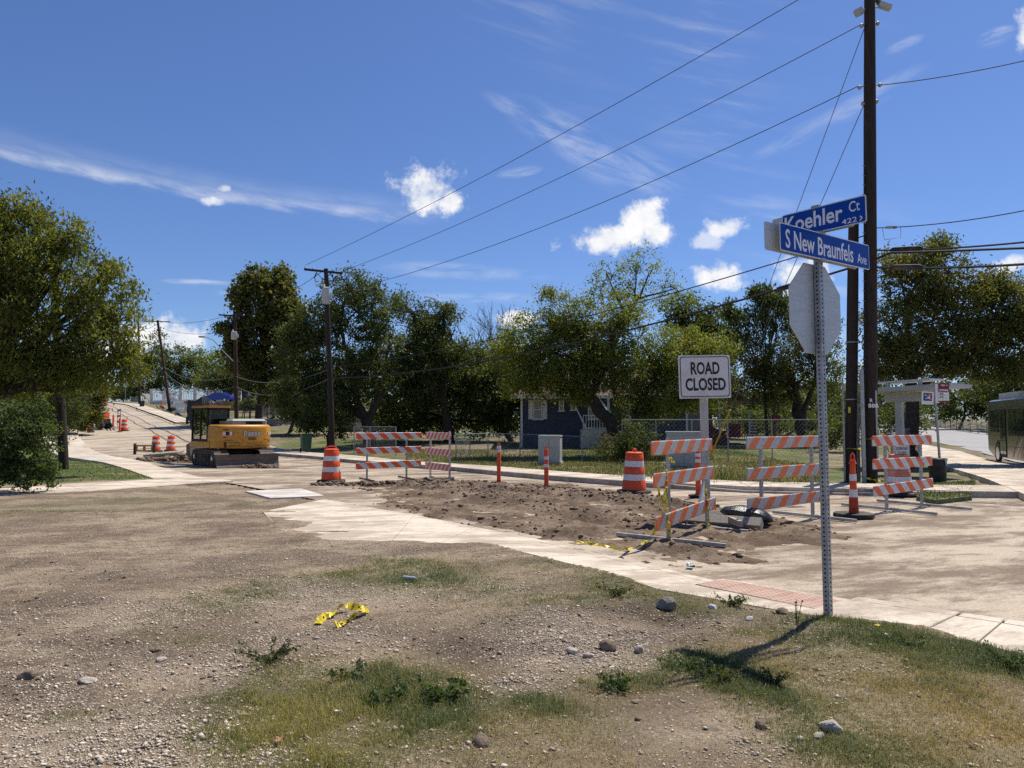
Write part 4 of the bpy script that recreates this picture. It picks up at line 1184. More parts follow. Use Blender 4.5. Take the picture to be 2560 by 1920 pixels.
tree('overhanging_bush', 'dark bush leaning over the uphill sidewalk right of the leaning post', 'shrub', (-42, 61),
     [(190, 1000, 60, 60), (225, 985, 35, 40), (175, 1050, 55, 30), (235, 1030, 18, 22)], 58, 'brown', .22, dens=10, per=40, spread=.42, trunk_r=.12)
# far trees at the head of the hill
tree('hill_tree', 'small green tree on the crest between the two leaning poles', 'tree', (-72, 150), [(380, 880, 45, 40), (355, 920, 40, 45), (400, 930, 50, 45), (340, 960, 40, 40)], 150, 'far', .5, dens=1.0, per=36, spread=.9, trunk_r=.25, group='trees along the crest')
tree('hill_tree', 'broad green tree on the crest right of the leaning pole', 'tree', (-62, 150), [(455, 890, 50, 38), (440, 940, 55, 45), (490, 930, 40, 40), (420, 950, 40, 40)], 152, 'far', .5, dens=1.0, per=36, spread=.9, trunk_r=.25, group='trees along the crest')
tree('hill_tree', 'low yellow-green tree above the white picket fence behind the street lamp', 'tree', (-48, 135), [(540, 910, 50, 34), (520, 950, 60, 40), (590, 930, 50, 45), (600, 960, 60, 40)], 135, 'yellow', .45, dens=1.2, per=36, spread=.85, trunk_r=.25, group='trees along the crest')
tree('hill_tree', 'far green tree where the closed road disappears over the crest', 'tree', (-150, 230), [(250, 960, 40, 25), (200, 960, 40, 30), (290, 975, 30, 20)], 230, 'far', .7, dens=.7, per=34, spread=1.3, trunk_r=.3, group='trees along the crest')
tree('hill_tree', 'far dark tree behind the bush at the left of the crest', 'tree', (-175, 220), [(60, 930, 90, 60), (-40, 940, 90, 70), (140, 960, 50, 40)], 220, 'far', .7, dens=.5, per=34, spread=1.3, trunk_r=.3, group='trees along the crest')
tree('round_bush', 'round bright green bush on the verge near the speed limit sign', 'shrub', (-89, 165), [(300, 978, 20, 18), (290, 985, 14, 10), (312, 985, 12, 10)], 165, 'far', .4, dens=4, per=36, spread=.5, trunk_r=.1)
tree('yard_tree', 'small dark tree leaning over the parked blue car', 'tree', (-43.5, 112), [(555, 940, 60, 30), (590, 960, 45, 30), (530, 955, 40, 22)], 110, 'dark', .35, dens=3.4, per=40, spread=.7, trunk_r=.22)
# middle distance
tree('sycamore', 'tall round-crowned tree with browning leaves left of the transformer pole', 'tree', (-26, 74),
     [(660, 760, 80, 80), (655, 712, 55, 42), (620, 730, 45, 40), (695, 730, 50, 50), (665, 950, 65, 50), (705, 965, 50, 40), (640, 830, 75, 60), (710, 800, 45, 60), (590, 840, 40, 35), (690, 880, 70, 60), (610, 890, 50, 50), (720, 900, 40, 50)], 72, 'brown', .34, dens=4.2, per=36, spread=.55, trunk_r=.35, asp=.7)
tree('elm', 'big dark green tree right of the transformer pole, forked trunk behind striped boards', 'tree', (-10.2, 49),
     [(800, 800, 80, 70), (870, 720, 75, 60), (840, 860, 110, 80), (930, 760, 60, 60), (760, 880, 65, 80), (900, 940, 110, 80), (760, 980, 80, 60), (840, 1000, 80, 50), (960, 850, 75, 80)],
     48, 'dark', .2, dens=7.5, per=40, spread=.38, trunk_r=.42, limbs=[([(925, 1112), (922, 1075), (915, 1045)], .46, .36), ([(915, 1048), (890, 990), (870, 900), (850, 820)], .3, .1), ([(920, 1050), (950, 990), (965, 900)], .28, .1)])
tree('elm', 'second dark green tree with a stepped right outline beside the bare tree', 'tree', (-4.5, 52),
     [(1030, 780, 65, 75), (1080, 820, 55, 55), (1110, 790, 35, 30), (1000, 890, 90, 80), (1090, 900, 80, 70), (1040, 970, 100, 70), (1130, 850, 30, 40)], 51, 'dark', .2, dens=7.5, per=40, spread=.38, trunk_r=.35)
tree('low_tree', 'low dark tree shading the minivan behind the excavator', 'tree', (-18.5, 60), [(770, 1010, 70, 40), (720, 980, 40, 40), (800, 1035, 60, 35), (740, 1030, 35, 20)], 58, 'dark', .25, dens=9, per=36, spread=.45, trunk_r=.16)
tree('low_tree', 'small bushy tree at the foot of the transformer pole', 'tree', (-11.9, 46.5), [(790, 1060, 40, 30), (850, 1065, 35, 30), (820, 1020, 60, 35)], 46, 'dark', .2, dens=10, per=34, spread=.35, trunk_r=.1)
tree('hedge_trees', 'solid dark thicket between the big tree and the blue house', 'hedge', (0, 54.5),
     [(1000, 1040, 100, 50), (1120, 1020, 90, 70), (1220, 1010, 80, 80), (1270, 1040, 50, 60), (1180, 940, 80, 60), (1260, 930, 60, 60), (1090, 960, 70, 70)], 53.5, 'dark', .25, dens=7, per=40, spread=.5, trunk_r=.2)

def bare_tree(name, label, base, height, n_main, mat):
    bx, by = base; bz = G(bx, by)
    root = empty(name, (bx, by, bz), label=label, cat='tree')
    mb = MB()
    def grow(p, d, l, r, depth):
        q = p + d * l
        m = p.lerp(q, .5) + Vector(rng.normal(0, l * .05, 3))
        mb.tube([p, m, q], [r, r * .8, r * .62], 5 if depth < 3 else 3, cap=False)
        if depth >= 6 or r < .009: return
        for k in range(2 if depth > 0 else n_main):
            nd = (d + Vector(rng.normal(0, .36, 3)) + Vector((0, 0, .16))).normalized()
            grow(q, nd, l * (.72 + .18 * rng.random()), r * .66, depth + 1)
        if depth > 1 and rng.random() < .6:
            nd = (d + Vector(rng.normal(0, .6, 3))).normalized(); grow(m, nd, l * .6, r * .4, depth + 2)
    grow(Vector((0, 0, -.2)), Vector((0, 0, 1)), height * .30, height * .016, 0)
    for k in range(3): grow(Vector((0, 0, height * .12 * k)), Vector((rng.normal(0, .3), rng.normal(0, .3), 1)).normalized(), height * .26, height * .01, 1)
    mb.build('branches', mat, root)
    return root
bare_tree('bare_tree', 'leafless grey tree showing fine twigs between the dark trees and the yellow-green one', (-2.4, 60), 9.6, 7, bark_pale)
bare_tree('bare_sapling', 'thin leafless branch tree against the cloud left of the stop sign', (18.2, 50), 8.5, 2, bark_pale)

tree('mesquite', 'leaning yellow-green tree with crooked dark limbs in front of the blue house', 'tree', (6.1, 38.6),
     [(1330, 860, 85, 75), (1410, 780, 75, 55), (1300, 930, 70, 60), (1420, 890, 90, 75), (1390, 960, 90, 45), (1530, 850, 70, 80), (1490, 940, 80, 60), (1620, 880, 75, 75), (1700, 880, 75, 70), (1640, 960, 85, 55), (1730, 950, 65, 60), (1780, 880, 50, 45), (1560, 780, 60, 50), (1590, 1000, 60, 40), (1340, 965, 60, 28), (1450, 985, 45, 20), (1660, 1000, 70, 38), (1740, 1000, 50, 36), (1620, 1030, 30, 24), (1475, 860, 70, 65), (1560, 925, 70, 60), (1400, 840, 60, 50)],
     38, 'yellow', .15, dens=11.5, per=44, spread=.38, gap=.06, limbs=[([(1572, 1100), (1545, 1080), (1500, 1020), (1465, 985), (1420, 965)], .40, .24), ([(1470, 990), (1500, 950), (1515, 890), (1535, 830), (1570, 780)], .22, .1), ([(1420, 965), (1390, 930), (1370, 880)], .22, .08), ([(1572, 1095), (1590, 1040), (1610, 990), (1640, 950)], .26, .1), ([(1572, 1095), (1580, 1075), (1600, 1030), (1690, 930)], .14, .07)])
tree('airy_tree', 'tall airy pale green tree top fanning out above the house roof', 'tree', (6.3, 41.5),
     [(1530, 690, 65, 50), (1600, 670, 70, 50), (1660, 720, 55, 50), (1570, 740, 75, 45), (1500, 740, 45, 35), (1700, 750, 40, 35)], 40.5, 'fresh', .17, dens=5.5, per=14, spread=.36, limbs=[([(1560, 1090), (1520, 900), (1570, 790), (1600, 740)], .16, .08), ([(1570, 790), (1540, 740), (1520, 690)], .08, .03), ([(1600, 740), (1620, 690), (1640, 660)], .06, .025), ([(1600, 745), (1660, 730), (1690, 720)], .06, .025), ([(1585, 765), (1590, 700), (1590, 660)], .06, .02)])
tree('dark_tree', 'dark tree rising behind the yellow-green one, left of the thin leafy tree', 'tree', (15.2, 55), [(1740, 790, 60, 55), (1690, 780, 40, 40), (1790, 830, 55, 55), (1770, 900, 80, 60)], 55, 'dark', .25, dens=8, per=36, spread=.45, trunk_r=.25)
tree('feathery_tree', 'thin tree with feathery drooping leaf sprays left of the stop sign', 'tree', (17.0, 48),
     [(1850, 780, 45, 30), (1810, 770, 25, 18), (1890, 800, 50, 40), (1920, 740, 40, 25), (1940, 790, 40, 45), (1905, 725, 25, 15), (1965, 760, 25, 30)], 48, 'dark', .3, dens=5, per=24, spread=.34, trunk_r=.1, droop=1.2, asp=.3)
tree('yard_oak', 'olive-brown tree with a thick forked trunk behind the stop sign post', 'tree', (20.2, 48.5),
     [(1850, 900, 70, 60), (1930, 880, 70, 60), (2010, 870, 60, 70), (1880, 970, 90, 60), (1980, 960, 80, 60), (2060, 930, 60, 80), (2050, 830, 45, 50)], 48, 'brown', .19, dens=7, per=38, spread=.42, limbs=[([(2010, 1110), (2000, 1060), (1995, 1010)], .42, .34), ([(1995, 1010), (1960, 960), (1910, 920)], .2, .1), ([(2000, 1060), (2020, 1000), (2040, 930)], .22, .1)])
tree('bus_stop_tree', 'big olive tree over the bus shelter with a dark trunk beside the black bin', 'tree', (16.3, 30.5),
     [(2260, 720, 90, 70), (2330, 660, 70, 60), (2250, 820, 90, 80), (2340, 780, 90, 80), (2420, 740, 80, 60), (2490, 780, 80, 70), (2560, 760, 70, 70), (2430, 840, 100, 70), (2530, 860, 90, 70), (2300, 900, 100, 55), (2420, 910, 90, 45), (2220, 900, 60, 60), (2640, 820, 100, 110), (2560, 920, 70, 40), (2350, 620, 35, 28), (2235, 660, 45, 35), (2500, 700, 40, 30)],
     30, 'brown', .15, dens=12.5, per=44, spread=.34, gap=.04, limbs=[([(2272, 1178), (2275, 1100), (2280, 1010), (2278, 960)], .30, .24), ([(2278, 960), (2240, 900), (2215, 850)], .16, .08), ([(2278, 965), (2310, 900), (2340, 840)], .18, .08), ([(2280, 950), (2270, 860), (2265, 760)], .16, .06), ([(2282, 980), (2360, 930), (2430, 890)], .14, .06)])
tree('roadside_hedge', 'green hedge behind the long rail across the avenue', 'hedge', (62, 100), [(2340, 1010, 60, 40), (2420, 1005, 60, 50), (2490, 1010, 60, 55), (2400, 960, 70, 40), (2560, 1000, 60, 70)], 100, 'far', .4, dens=1.8, per=36, spread=.7, trunk_r=.2)
tree('roadside_tree', 'dark tree across the avenue behind the bus', 'tree', (66, 88), [(2540, 950, 70, 60), (2600, 900, 80, 80), (2480, 970, 50, 40)], 92, 'dark', .4, dens=2, per=36, spread=.7, trunk_r=.3)
tree('background_trees', 'far belt of trees seen under the crowns behind the yards', 'hedge', (45, 118), [(1900, 1010, 120, 60), (2050, 1000, 110, 70), (2180, 1000, 90, 70), (2290, 1010, 70, 50), (1780, 1000, 80, 60)], 118, 'far', .55, dens=1.1, per=34, spread=.8, trunk_r=.3)
tree('background_trees', 'far belt of trees closing the view behind the dark elms', 'hedge', (-22, 112), [(690, 990, 90, 50), (800, 980, 110, 70), (950, 960, 120, 90), (1100, 950, 110, 90), (1250, 960, 110, 90), (1400, 960, 110, 90), (1550, 960, 110, 90), (1680, 980, 100, 80)], 112, 'dark', .6, dens=.9, per=34, spread=.8, trunk_r=.3)
tree('background_trees', 'dark tree belt low behind the porch house and the yard trees', 'hedge', (26, 74), [(1700, 1020, 90, 45), (1830, 1020, 90, 50), (1950, 1015, 90, 55), (2070, 1010, 90, 55), (2190, 1010, 80, 50), (2270, 1015, 50, 40)], 74, 'far', .4, dens=2.0, per=34, spread=.6, trunk_r=.2)
tree('thicket', 'green thicket low between the yard tree trunk and the twin poles', 'hedge', (22, 60), [(1860, 1050, 60, 32), (1950, 1045, 60, 40), (2050, 1050, 60, 45), (2140, 1050, 60, 45), (2220, 1050, 50, 40), (2280, 1040, 40, 35)], 60, 'dark', .24, dens=5, per=34, spread=.45, trunk_r=.1)
tree('thicket', 'dark thicket low behind the forked elm trunk and the gate frame', 'hedge', (-9, 66), [(870, 1060, 40, 22), (960, 1055, 60, 35), (1050, 1055, 60, 35), (1130, 1060, 60, 35), (1220, 1060, 60, 35)], 66, 'dark', .28, dens=4, per=34, spread=.5, trunk_r=.1)
tree('porch_bush', 'dark leafy bush at the foot of the leaning tree by the fence corner', 'shrub', (5.2, 33), [(1570, 1120, 55, 45), (1600, 1090, 45, 35), (1535, 1135, 45, 30), (1625, 1130, 40, 25)], 33, 'dark', .1, dens=30, per=32, spread=.22, trunk_r=.04, fork=.3)
tree('yard_shrub', 'light green shrub behind the red-stepped porch', 'shrub', (17.4, 57), [(1900, 1055, 35, 35), (1940, 1065, 40, 28), (1880, 1070, 25, 20)], 57, 'far', .2, dens=9, per=32, spread=.4, trunk_r=.06)
tree('yard_shrub', 'pale weedy shrub between the twin poles and the yard tree', 'shrub', (20, 40), [(2085, 1090, 45, 35), (2050, 1100, 35, 22), (2110, 1070, 25, 25)], 41, 'far', .14, dens=14, per=30, spread=.3, trunk_r=.05)
tree('driveway_hedge', 'clipped hedge below the blue trash can on the hillside', 'hedge', (-35.2, 95), [(620, 1013, 30, 9), (660, 1015, 35, 9), (640, 1008, 30, 7)], 95, 'far', .25, dens=8, per=36, spread=.4, trunk_r=.06)
tree('flagpole_tree', 'narrow half-dead tree trunk covered in shoots beside the flags', 'tree', (-29.5, 86), [(660, 990, 14, 28), (655, 960, 16, 20)], 86, 'brown', .2, dens=9, per=20, spread=.3, trunk_r=.3, fork=.8)

# ------------------------------------------------------------------ utility poles and lines
def hardware(root, items, mat=galv):
    for nm, mb_, m in items: mb_.build(nm, m, root)

def pole(name, label, base_px, Y, top_px, r0, r1, mat=wood_pole, group='wooden utility poles'):
    b = at(base_px[0], base_px[1], Y=Y); b.z = G(b.x, b.y) + .05
    t = at(top_px[0], top_px[1], Y=Y)
    root = empty(name, b, label=label, cat='utility pole', group=group)
    mb = MB()
    d = t - b
    mb.tube([d * -.02, d * .3 + Vector((.01, 0, 0)), d * .7, d], [r0, r0 * .95, (r0 + r1) / 2, r1], 12)
    mb.build('shaft', mat, root, smooth=True)
    return root, b, t, d

def crossarm(root, p, half, ang, mat=wood_pole, ins=(-.95, -.55, .95)):
    R = Matrix.Rotation(ang, 3, 'Z')
    mb = MB(); mb.box(p, (half * 2, .1, .12), R.copy()); arm = mb.build('crossarm', mat, root)
    mb = MB()
    for s in (-1, 1): mb.tube([p + R @ Vector((s * half * .45, -.07, -.03)), p + Vector((0, -.1, -.55))], .02, 5)
    mb.build('brace', mat, root)
    for k in ins:
        mb = MB(); mb.lathe([(.03, 0), (.06, .03), (.035, .07), (.06, .10), (.03, .16)], 8, p + R @ Vector((k * half, 0, .06)))
        mb.build('insulator', white_paint, arm)

def can(root, p, r=.24, h=.75):
    mb = MB(); mb.lathe([(r * .9, -h / 2), (r, -h / 2 + .04), (r, h / 2 - .05), (r * 1.04, h / 2 - .04), (r * 1.04, h / 2), (r * .5, h / 2 + .05)], 16, p)
    mb.box((p[0] + r, p[1] + .1, p[2]), (.16, .1, .3))
    c = mb.build('transformer', simple('transformer_grey_%d' % len(MATS), (.50, .50, .49), .5, .06), root, smooth=True)
    mb = MB(); mb.lathe([(.04, 0), (.07, .05), (.04, .1), (.06, .14), (.03, .2)], 8, (p[0] - .1, p[1] - .05, p[2] + h / 2 + .03)); mb.build('bushing', white_paint, c)

# P1: the tall pole by the bus stop, its top out of view
P1, P1b, P1t, P1d = pole('utility_pole', 'tall dark utility pole beside the bus shelter, running out of the top of the picture', (2176, 1208), 20.6, (2174, -42), .19, .145)
def onP1(py): 
    w_ = at(2175, py, Y=20.6); k = (w_.z - P1b.z) / P1d.z
    return P1d * k
mb = MB(); hp = onP1(18)
mb.box(hp + Vector((.42, -.05, .0)), (.36, .16, .14), Matrix.Rotation(.35, 3, 'Y')); mb.box(hp + Vector((-.30, .05, -.12)), (.22, .14, .2), Matrix.Rotation(-.5, 3, 'Y')); mb.tube([hp + Vector((-.3, 0, -.1)), hp + Vector((.3, 0, .02))], .03, 6)
mb.build('switch_box', grey_box, P1)
crossarm(P1, onP1(-34), 1.2, math.radians(50))
for py, w_ in ((214, .3), (255, .2), (60, .24)):
    mb = MB(); q = onP1(py); mb.tube([q + Vector((-w_, 0, -.03)), q + Vector((w_, 0, .03))], .022, 6); mb.lathe([(.03, -.06), (.06, -.02), (.06, .02), (.03, .06)], 8, q + Vector((w_, 0, .02))); mb.lathe([(.03, -.06), (.06, -.02), (.06, .02), (.03, .06)], 8, q + Vector((-w_, 0, -.05)))
    mb.build('insulator_bracket', galv, P1)
mb = MB()
for k in range(22):
    q = P1d * (.22 + k * .012 * 1.6); mb.tube([q + Vector((-.17, -.08, 0)), q + Vector((-.27, -.1, 0))], .009, 4)
mb.build('cable_staples', galv, P1, kind='stuff')
mb = MB(); mb.tube([Vector((-.2, -.1, 0)), P1d * .25 + Vector((-.19, -.1, 0)), P1d * .62 + Vector((-.17, -.05, 0))], .016, 6); mb.build('ground_wire', wire_mat, P1)
mb = MB(); mb.box(Vector((-.24, -.14, 1.6)), (.1, .05, 3.2)); mb.build('cable_guard', galv, P1)
mb = MB(); mb.box(Vector((.13, -.18, 1.55)), (.05, .04, 2.1)); mb.build('cable_guard', galv, P1)
text_on('R', .10, 'lettering', P1, FACE(-.02, -.215, 2.32), white_letter, bold=.02)
text_on('888', .11, 'lettering', P1, FACE(.03, -.218, 2.17), white_letter, bold=.02, xs=1.2)
P1c, cb_, ct_, cd_ = pole('utility_pole', 'shorter dark pole standing just left of the tall pole by the bus stop', (2126, 1212), 20.9, (2134, 556), .17, .14)
mb = MB(); mb.box(Vector((.19, -.1, 1.45)), (.1, .05, 2.9)); mb.build('cable_guard', galv, P1c)
mb = MB(); mb.box(Vector((-.18, -.05, 1.5)), (.04, .04, 3.0)); mb.build('cable_guard', galv, P1c)
mb = MB(); mb.box(Vector((-.06, -.178, 2.06)), (.06, .01, .17)); mb.build('tag_plate', tape_mat, P1c)
for f in (.53, .31):
    mb = MB(); mb.lathe([(.165, 0), (.165, .03)], 12, cd_ * f, False); mb.build('band', galv, P1c)
P2, P2b, P2t, P2d = pole('utility_pole', 'leaning pole with crossarm and grey transformer before the big dark tree', (831, 1114), 43, (815, 672), .18, .13)
crossarm(P2, P2d * .995 + Vector((-.12, -.1, -.12)), 1.15, math.radians(30)); can(P2, P2d * .845 + Vector((.03, -.36, 0)), .23, .95)
mb = MB(); q = P2d * .97 + Vector((-.55, -.15, .05)); mb.tube([q, q + Vector((-.12, 0, -.3))], .04, 6); mb.tube([q + Vector((-.1, 0, -.3)), q + Vector((-.05, 0, -.7)), P2d * .9], .012, 4); mb.build('fuse_cutout', steel_dirty, P2)
P3, P3b, P3t, P3d = pole('utility_pole', 'pole with transformer and street lamp rising behind the excavator cab', (592, 1040), 66, (587, 784), .19, .14, wood_red)
crossarm(P3, P3d * .995 + Vector((-.25, -.1, -.15)), 1.1, math.radians(25)); can(P3, P3d * .80 + Vector((.05, -.38, 0)), .26, .62 * 1.1)
lp0 = P3d * .56; lp1 = at(510, 842, Y=66) - P3b
mb = MB(); mb.tube([lp0, lp0.lerp(lp1, .35) + Vector((0, 0, .15)), lp0.lerp(lp1, .72) + Vector((0, 0, .42)), lp1], [.05, .045, .04, .035], 6); la = mb.build('lamp_arm', galv, P3)
mb = MB(); mb.rbox(lp1 + Vector((-.2, 0, .0)), (.55, .26, .13), .06); mb.build('lamp_head', grey_box, la)
P4, P4b, P4t, P4d = pole('utility_pole', 'reddish pole leaning left at the hillside kerb with a bare crossarm', (424, 1034), 100, (394, 801), .2, .15, wood_red)
crossarm(P4, P4d * .985 + Vector((0, -.15, 0)), 1.65, math.radians(8), wood_pole, (-.97, .97))
P5, P5b, P5t, P5d = pole('utility_pole', 'straight thin pole near the crest with a short bracket to one side', (349, 1002), 128, (346, 806), .2, .15)
mb = MB(); q = P5d * .93; mb.tube([q, q + Vector((1.3, 0, .3))], .06, 5); mb.tube([q + Vector((1.5, 0, .6)), q + Vector((1.2, 0, .1))], .05, 5); mb.build('bracket', wood_pole, P5)
P6, P6b, P6t, P6d = pole('utility_pole', 'dark leaning post on the left lawn, its top hidden in the tree', (160, 1168), 27.8, (128, 560), .175, .14)
P7, P7b, P7t, P7d = pole('utility_pole', 'short distant pole at the crest beside the dark bin', (267, 992), 160, (266, 930), .2, .16)

def wire(name, label, a, b, sag, r, mat=wire_mat, n=22, group=None):
    a, b = Vector(a), Vector(b)
    mb = MB()
    pts = [a.lerp(b, t / n) - Vector((0, 0, sag * 4 * (t / n) * (1 - t / n))) for t in range(n + 1)]
    mid = a
    mb.M = Matrix.Translation(-mid)
    mb.tube(pts, r, 5)
    o = mb.build(name, mat); o.location = mid
    tag(o, label, 'cable', group)
    return o, pts
WG = 'overhead lines'
def P1w(py, dx=0.): return P1b + onP1(py) + Vector((dx, 0, 0))
wire('power_line', 'uppermost thin line rising from the transformer pole to the top of the picture', P2b + P2d * 1.0 + Vector((-1.05, -.6, .1)), P1w(-38, -.8) + Vector((0, -.9, 0)), .35, .012, group=WG)
wire('power_line', 'second thin line from the transformer pole to the tall pole top', P2b + P2d * .985 + Vector((.85, .4, .1)), P1w(60, -.22), .45, .012, group=WG)
wire('power_line', 'lower thin line over the house tree up to the tall pole', P2b + P2d * .86, P1w(214, -.3), .75, .013, group=WG)
w4, p4 = wire('telephone_cable', 'thin dark cable sloping across the middle trees to the twin poles', P2b + P2d * .46, P1b + onP1(585), .55, .02, group=WG)
w5, p5 = wire('telephone_cable', 'thick black cable sloping across the middle trees below the thin one', P2b + P2d * .40, P1b + onP1(655), .75, .036, group=WG)
mb = MB(); q0 = Vector(p5[-3]); q1 = Vector(p5[-2]); mb.tube([q0, q1], .085, 8); o = mb.build('cable_splice', rubber, w5); o.matrix_parent_inverse = Matrix.Translation(-w5.location)
rx0 = at(2700, 110, Y=17)
wire('power_line', 'single line from the tall pole off to the right across open sky', P1w(213, .3), at(2800, 90, Y=17), .15, .014, group=WG)
wr, pr = wire('power_line', 'line dropping from the right edge to a small clamp on the tall pole', P1w(570, .1), at(2800, 470, Y=16), .2, .014, group=WG)
mb = MB(); e0 = Vector(pr[2]); mb.rbox(e0, (.3, .08, .06), .02); lo_ = Vector(pr[1]); mb.tube([lo_, lo_ + Vector((.05, 0, -.35)), Vector(pr[3]) + Vector((0, 0, -.3)), Vector(pr[3])], .009, 5); o = mb.build('clamp', grey_box, wr); o.matrix_parent_inverse = Matrix.Translation(-wr.location)
for py, pyr, r, lab, sp in ((626, 594, .026, 'upper thick cable with a long black splice right of the tall pole', (2240, 2335)), (668, 657, .034, 'lowest thick cable with a fat black splice right of the tall pole', (2232, 2330))):
    wq, pq = wire('telephone_cable', lab, P1w(py), at(2800, pyr - 18, Y=16.5), .12, r, group=WG)
    i0 = [i for i, v in enumerate(pq)]
    a_, b_ = Vector(pq[0]).lerp(Vector(pq[-1]), .10), Vector(pq[0]).lerp(Vector(pq[-1]), .25)
    dz = -.12 * 4 * .15 * .85
    mb = MB(); mb.tube([a_ + Vector((0, 0, dz * .6)), a_.lerp(b_, .1) + Vector((0, 0, dz * .7)), a_.lerp(b_, .9) + Vector((0, 0, dz)), b_ + Vector((0, 0, dz))], [.04, .085, .085, .04], 8); o = mb.build('cable_splice', rubber, wq); o.matrix_parent_inverse = Matrix.Translation(-wq.location)
mid_c = [P1w(676), P1w(650, .12), at(2225, 632, Y=20), at(2330, 629, Y=19), at(2560, 620, Y=17.8), at(2800, 606, Y=16.5)]
mb = MB(); mb.tube(mid_c, .032, 6); o = mb.build('telephone_cable', wire_mat); tag(o, 'middle thick cable curving down onto the tall pole', 'cable', WG)
anchor = Vector((7.1, 27.2, G(7.1, 27.2) + .1))
g1, gp = wire('guy_wire', 'upper guy wire slanting down left from the tall pole', P1w(58, -.1), anchor, .02, .011, wire_grey, 4, 'guy wires of the tall pole')
g2, gp2 = wire('guy_wire', 'lower guy wire with a yellow guard near its foot', P1w(248, -.1), anchor + Vector((.12, -.1, 0)), .02, .011, wire_grey, 4, 'guy wires of the tall pole')
a_ = anchor + Vector((.12, -.1, 0)); b_ = P1w(248, -.1); dd = (b_ - a_).normalized()
mb = MB(); mb.tube([a_ + dd * .3, a_ + dd * 2.6], .03, 8); o = mb.build('guard', simple('guard_yellow', (.55, .33, .04), .6, .1), g2); o.matrix_parent_inverse = Matrix.Translation(-g2.location)
for (A, Ad, B, Bd, fa, fb, s, r, lab) in ((P2b, P2d, P3b, P3d, 1.0, 1.0, .5, .016, 'top line between the two transformer poles'), (P2b, P2d, P3b, P3d, .86, .87, .6, .016, 'neutral line between the two transformer poles'), (P2b, P2d, P3b, P3d, .45, .45, .7, .03, 'upper phone cable between the two transformer poles'), (P2b, P2d, P3b, P3d, .40, .36, .9, .03, 'lower phone cable between the two transformer poles'),
        (P3b, P3d, P4b, P4d, 1.0, 1.0, .6, .02, 'top line from the lamp pole to the leaning pole'), (P3b, P3d, P4b, P4d, .86, .93, .7, .02, 'second line from the lamp pole to the leaning pole'), (P3b, P3d, P4b, P4d, .45, .48, 1.0, .035, 'phone cable from the lamp pole to the leaning pole'), (P3b, P3d, P4b, P4d, .36, .42, 1.3, .035, 'lowest phone cable from the lamp pole to the leaning pole'),
        (P4b, P4d, P5b, P5d, .97, .95, .6, .025, 'top line from the leaning pole to the crest pole'), (P4b, P4d, P5b, P5d, .47, .4, 1.0, .04, 'phone cable from the leaning pole to the crest pole')):
    wire('line', lab, A + Ad * fa, B + Bd * fb, s, r, wire_grey if r > .025 else wire_mat, 16, WG)
wire('service_drop', 'slack service wire from the lamp pole to the flag house', P3b + P3d * .62, at(700, 985, Y=80), .6, .02, wire_grey, 14, WG)
wire('service_drop', 'slack service wire from the leaning pole down to the white fence yard', P4b + P4d * .44, at(500, 985, Y=112), 1.0, .025, wire_grey, 14, WG)

# ------------------------------------------------------------------ houses and yards
def clapboard(w, h, step=.16, t=.02):
    """lapped siding for an upright wall on local y=0, looking towards -y"""
    mb = MB(); z_ = 0
    while z_ < h - 1e-6:
        z2 = min(h, z_ + step)
        mb.mesh([(0, -t, z_), (w, -t, z_), (w, 0, z2), (0, 0, z2), (0, 0, z_), (w, 0, z_)], [(0, 1, 2, 3), (0, 4, 5, 1)])
        z_ = z2
    return mb

def window(root, x0, x1, z0, z1, y=-.04, shutters=False, blind=True):
    f = MB(); t = .07
    for a in ((x0 - t, x0, z0 - t, z1 + t), (x1, x1 + t, z0 - t, z1 + t), (x0, x1, z1, z1 + t), (x0, x1, z0 - t, z0), (x0, x1, (z0 + z1) / 2 - .025, (z0 + z1) / 2 + .025)):
        f.box(((a[0] + a[1]) / 2, y - .02, (a[2] + a[3]) / 2), (a[1] - a[0], .06, a[3] - a[2]))
    w_ = f.build('window', house_white, root)
    g = MB(); g.box(((x0 + x1) / 2, y + .012, (z0 + z1) / 2), (x1 - x0, .01, z1 - z0)); g.build('pane', glass_dark if not blind else window_blind, w_)
    s = MB(); s.box(((x0 + x1) / 2, y - .05, z0 - t - .02), (x1 - x0 + .3, .1, .04)); s.build('sill', house_white, w_)
    if shutters:
        for a, b in ((x0 - t - .30, x0 - t - .02), (x1 + t + .02, x1 + t + .30)):
            m_ = MB(); m_.box(((a + b) / 2, y - .01, (z0 + z1) / 2), (b - a, .03, z1 - z0 + .1))
            for q in range(9): m_.box(((a + b) / 2, y - .032, z0 + (z1 - z0) * (q + .5) / 9), (b - a - .08, .015, .05))
            m_.build('shutter', house_white, w_)
window_blind = simple('window_blind', (0.30, 0.30, 0.29), .5, .08, 6, stretch=(.3, .3, 9))

# the blue house behind the leaning tree
HY = 45.0
h0 = at(1304, 1105, Y=HY); hz = G(h0.x + 5, HY) + .05
house = empty('blue_house', (h0.x, HY, hz), label='dark blue clapboard house with white trim and brown roof behind the trees', cat='house')
WID = (1716 - 1304) * HY / F
def hx(px): return (px - 1304) * HY / F
def hzz(py): return at(1400, py, Y=HY).z - hz
EAVE = hzz(992)
mb = clapboard(WID, EAVE); mb.build('wall', house_blue, house)
mb = clapboard(7.5, EAVE); o = mb.build('wall', house_blue, house); o.rotation_euler = (0, 0, math.pi / 2); o.location = (WID, 0, 0)
mb = clapboard(7.5, EAVE); o = mb.build('wall', house_blue, house); o.rotation_euler = (0, 0, -math.pi / 2); o.location = (0, 7.5, 0)
mb = MB(); mb.box((WID / 2, .35, -.15), (WID - .2, .5, .7)); mb.build('foundation', pale_wall, house)
for px in (0, WID):
    mb = MB(); mb.box((px, -.03, EAVE / 2), (.13, .13, EAVE)); mb.build('corner_board', house_white, house)
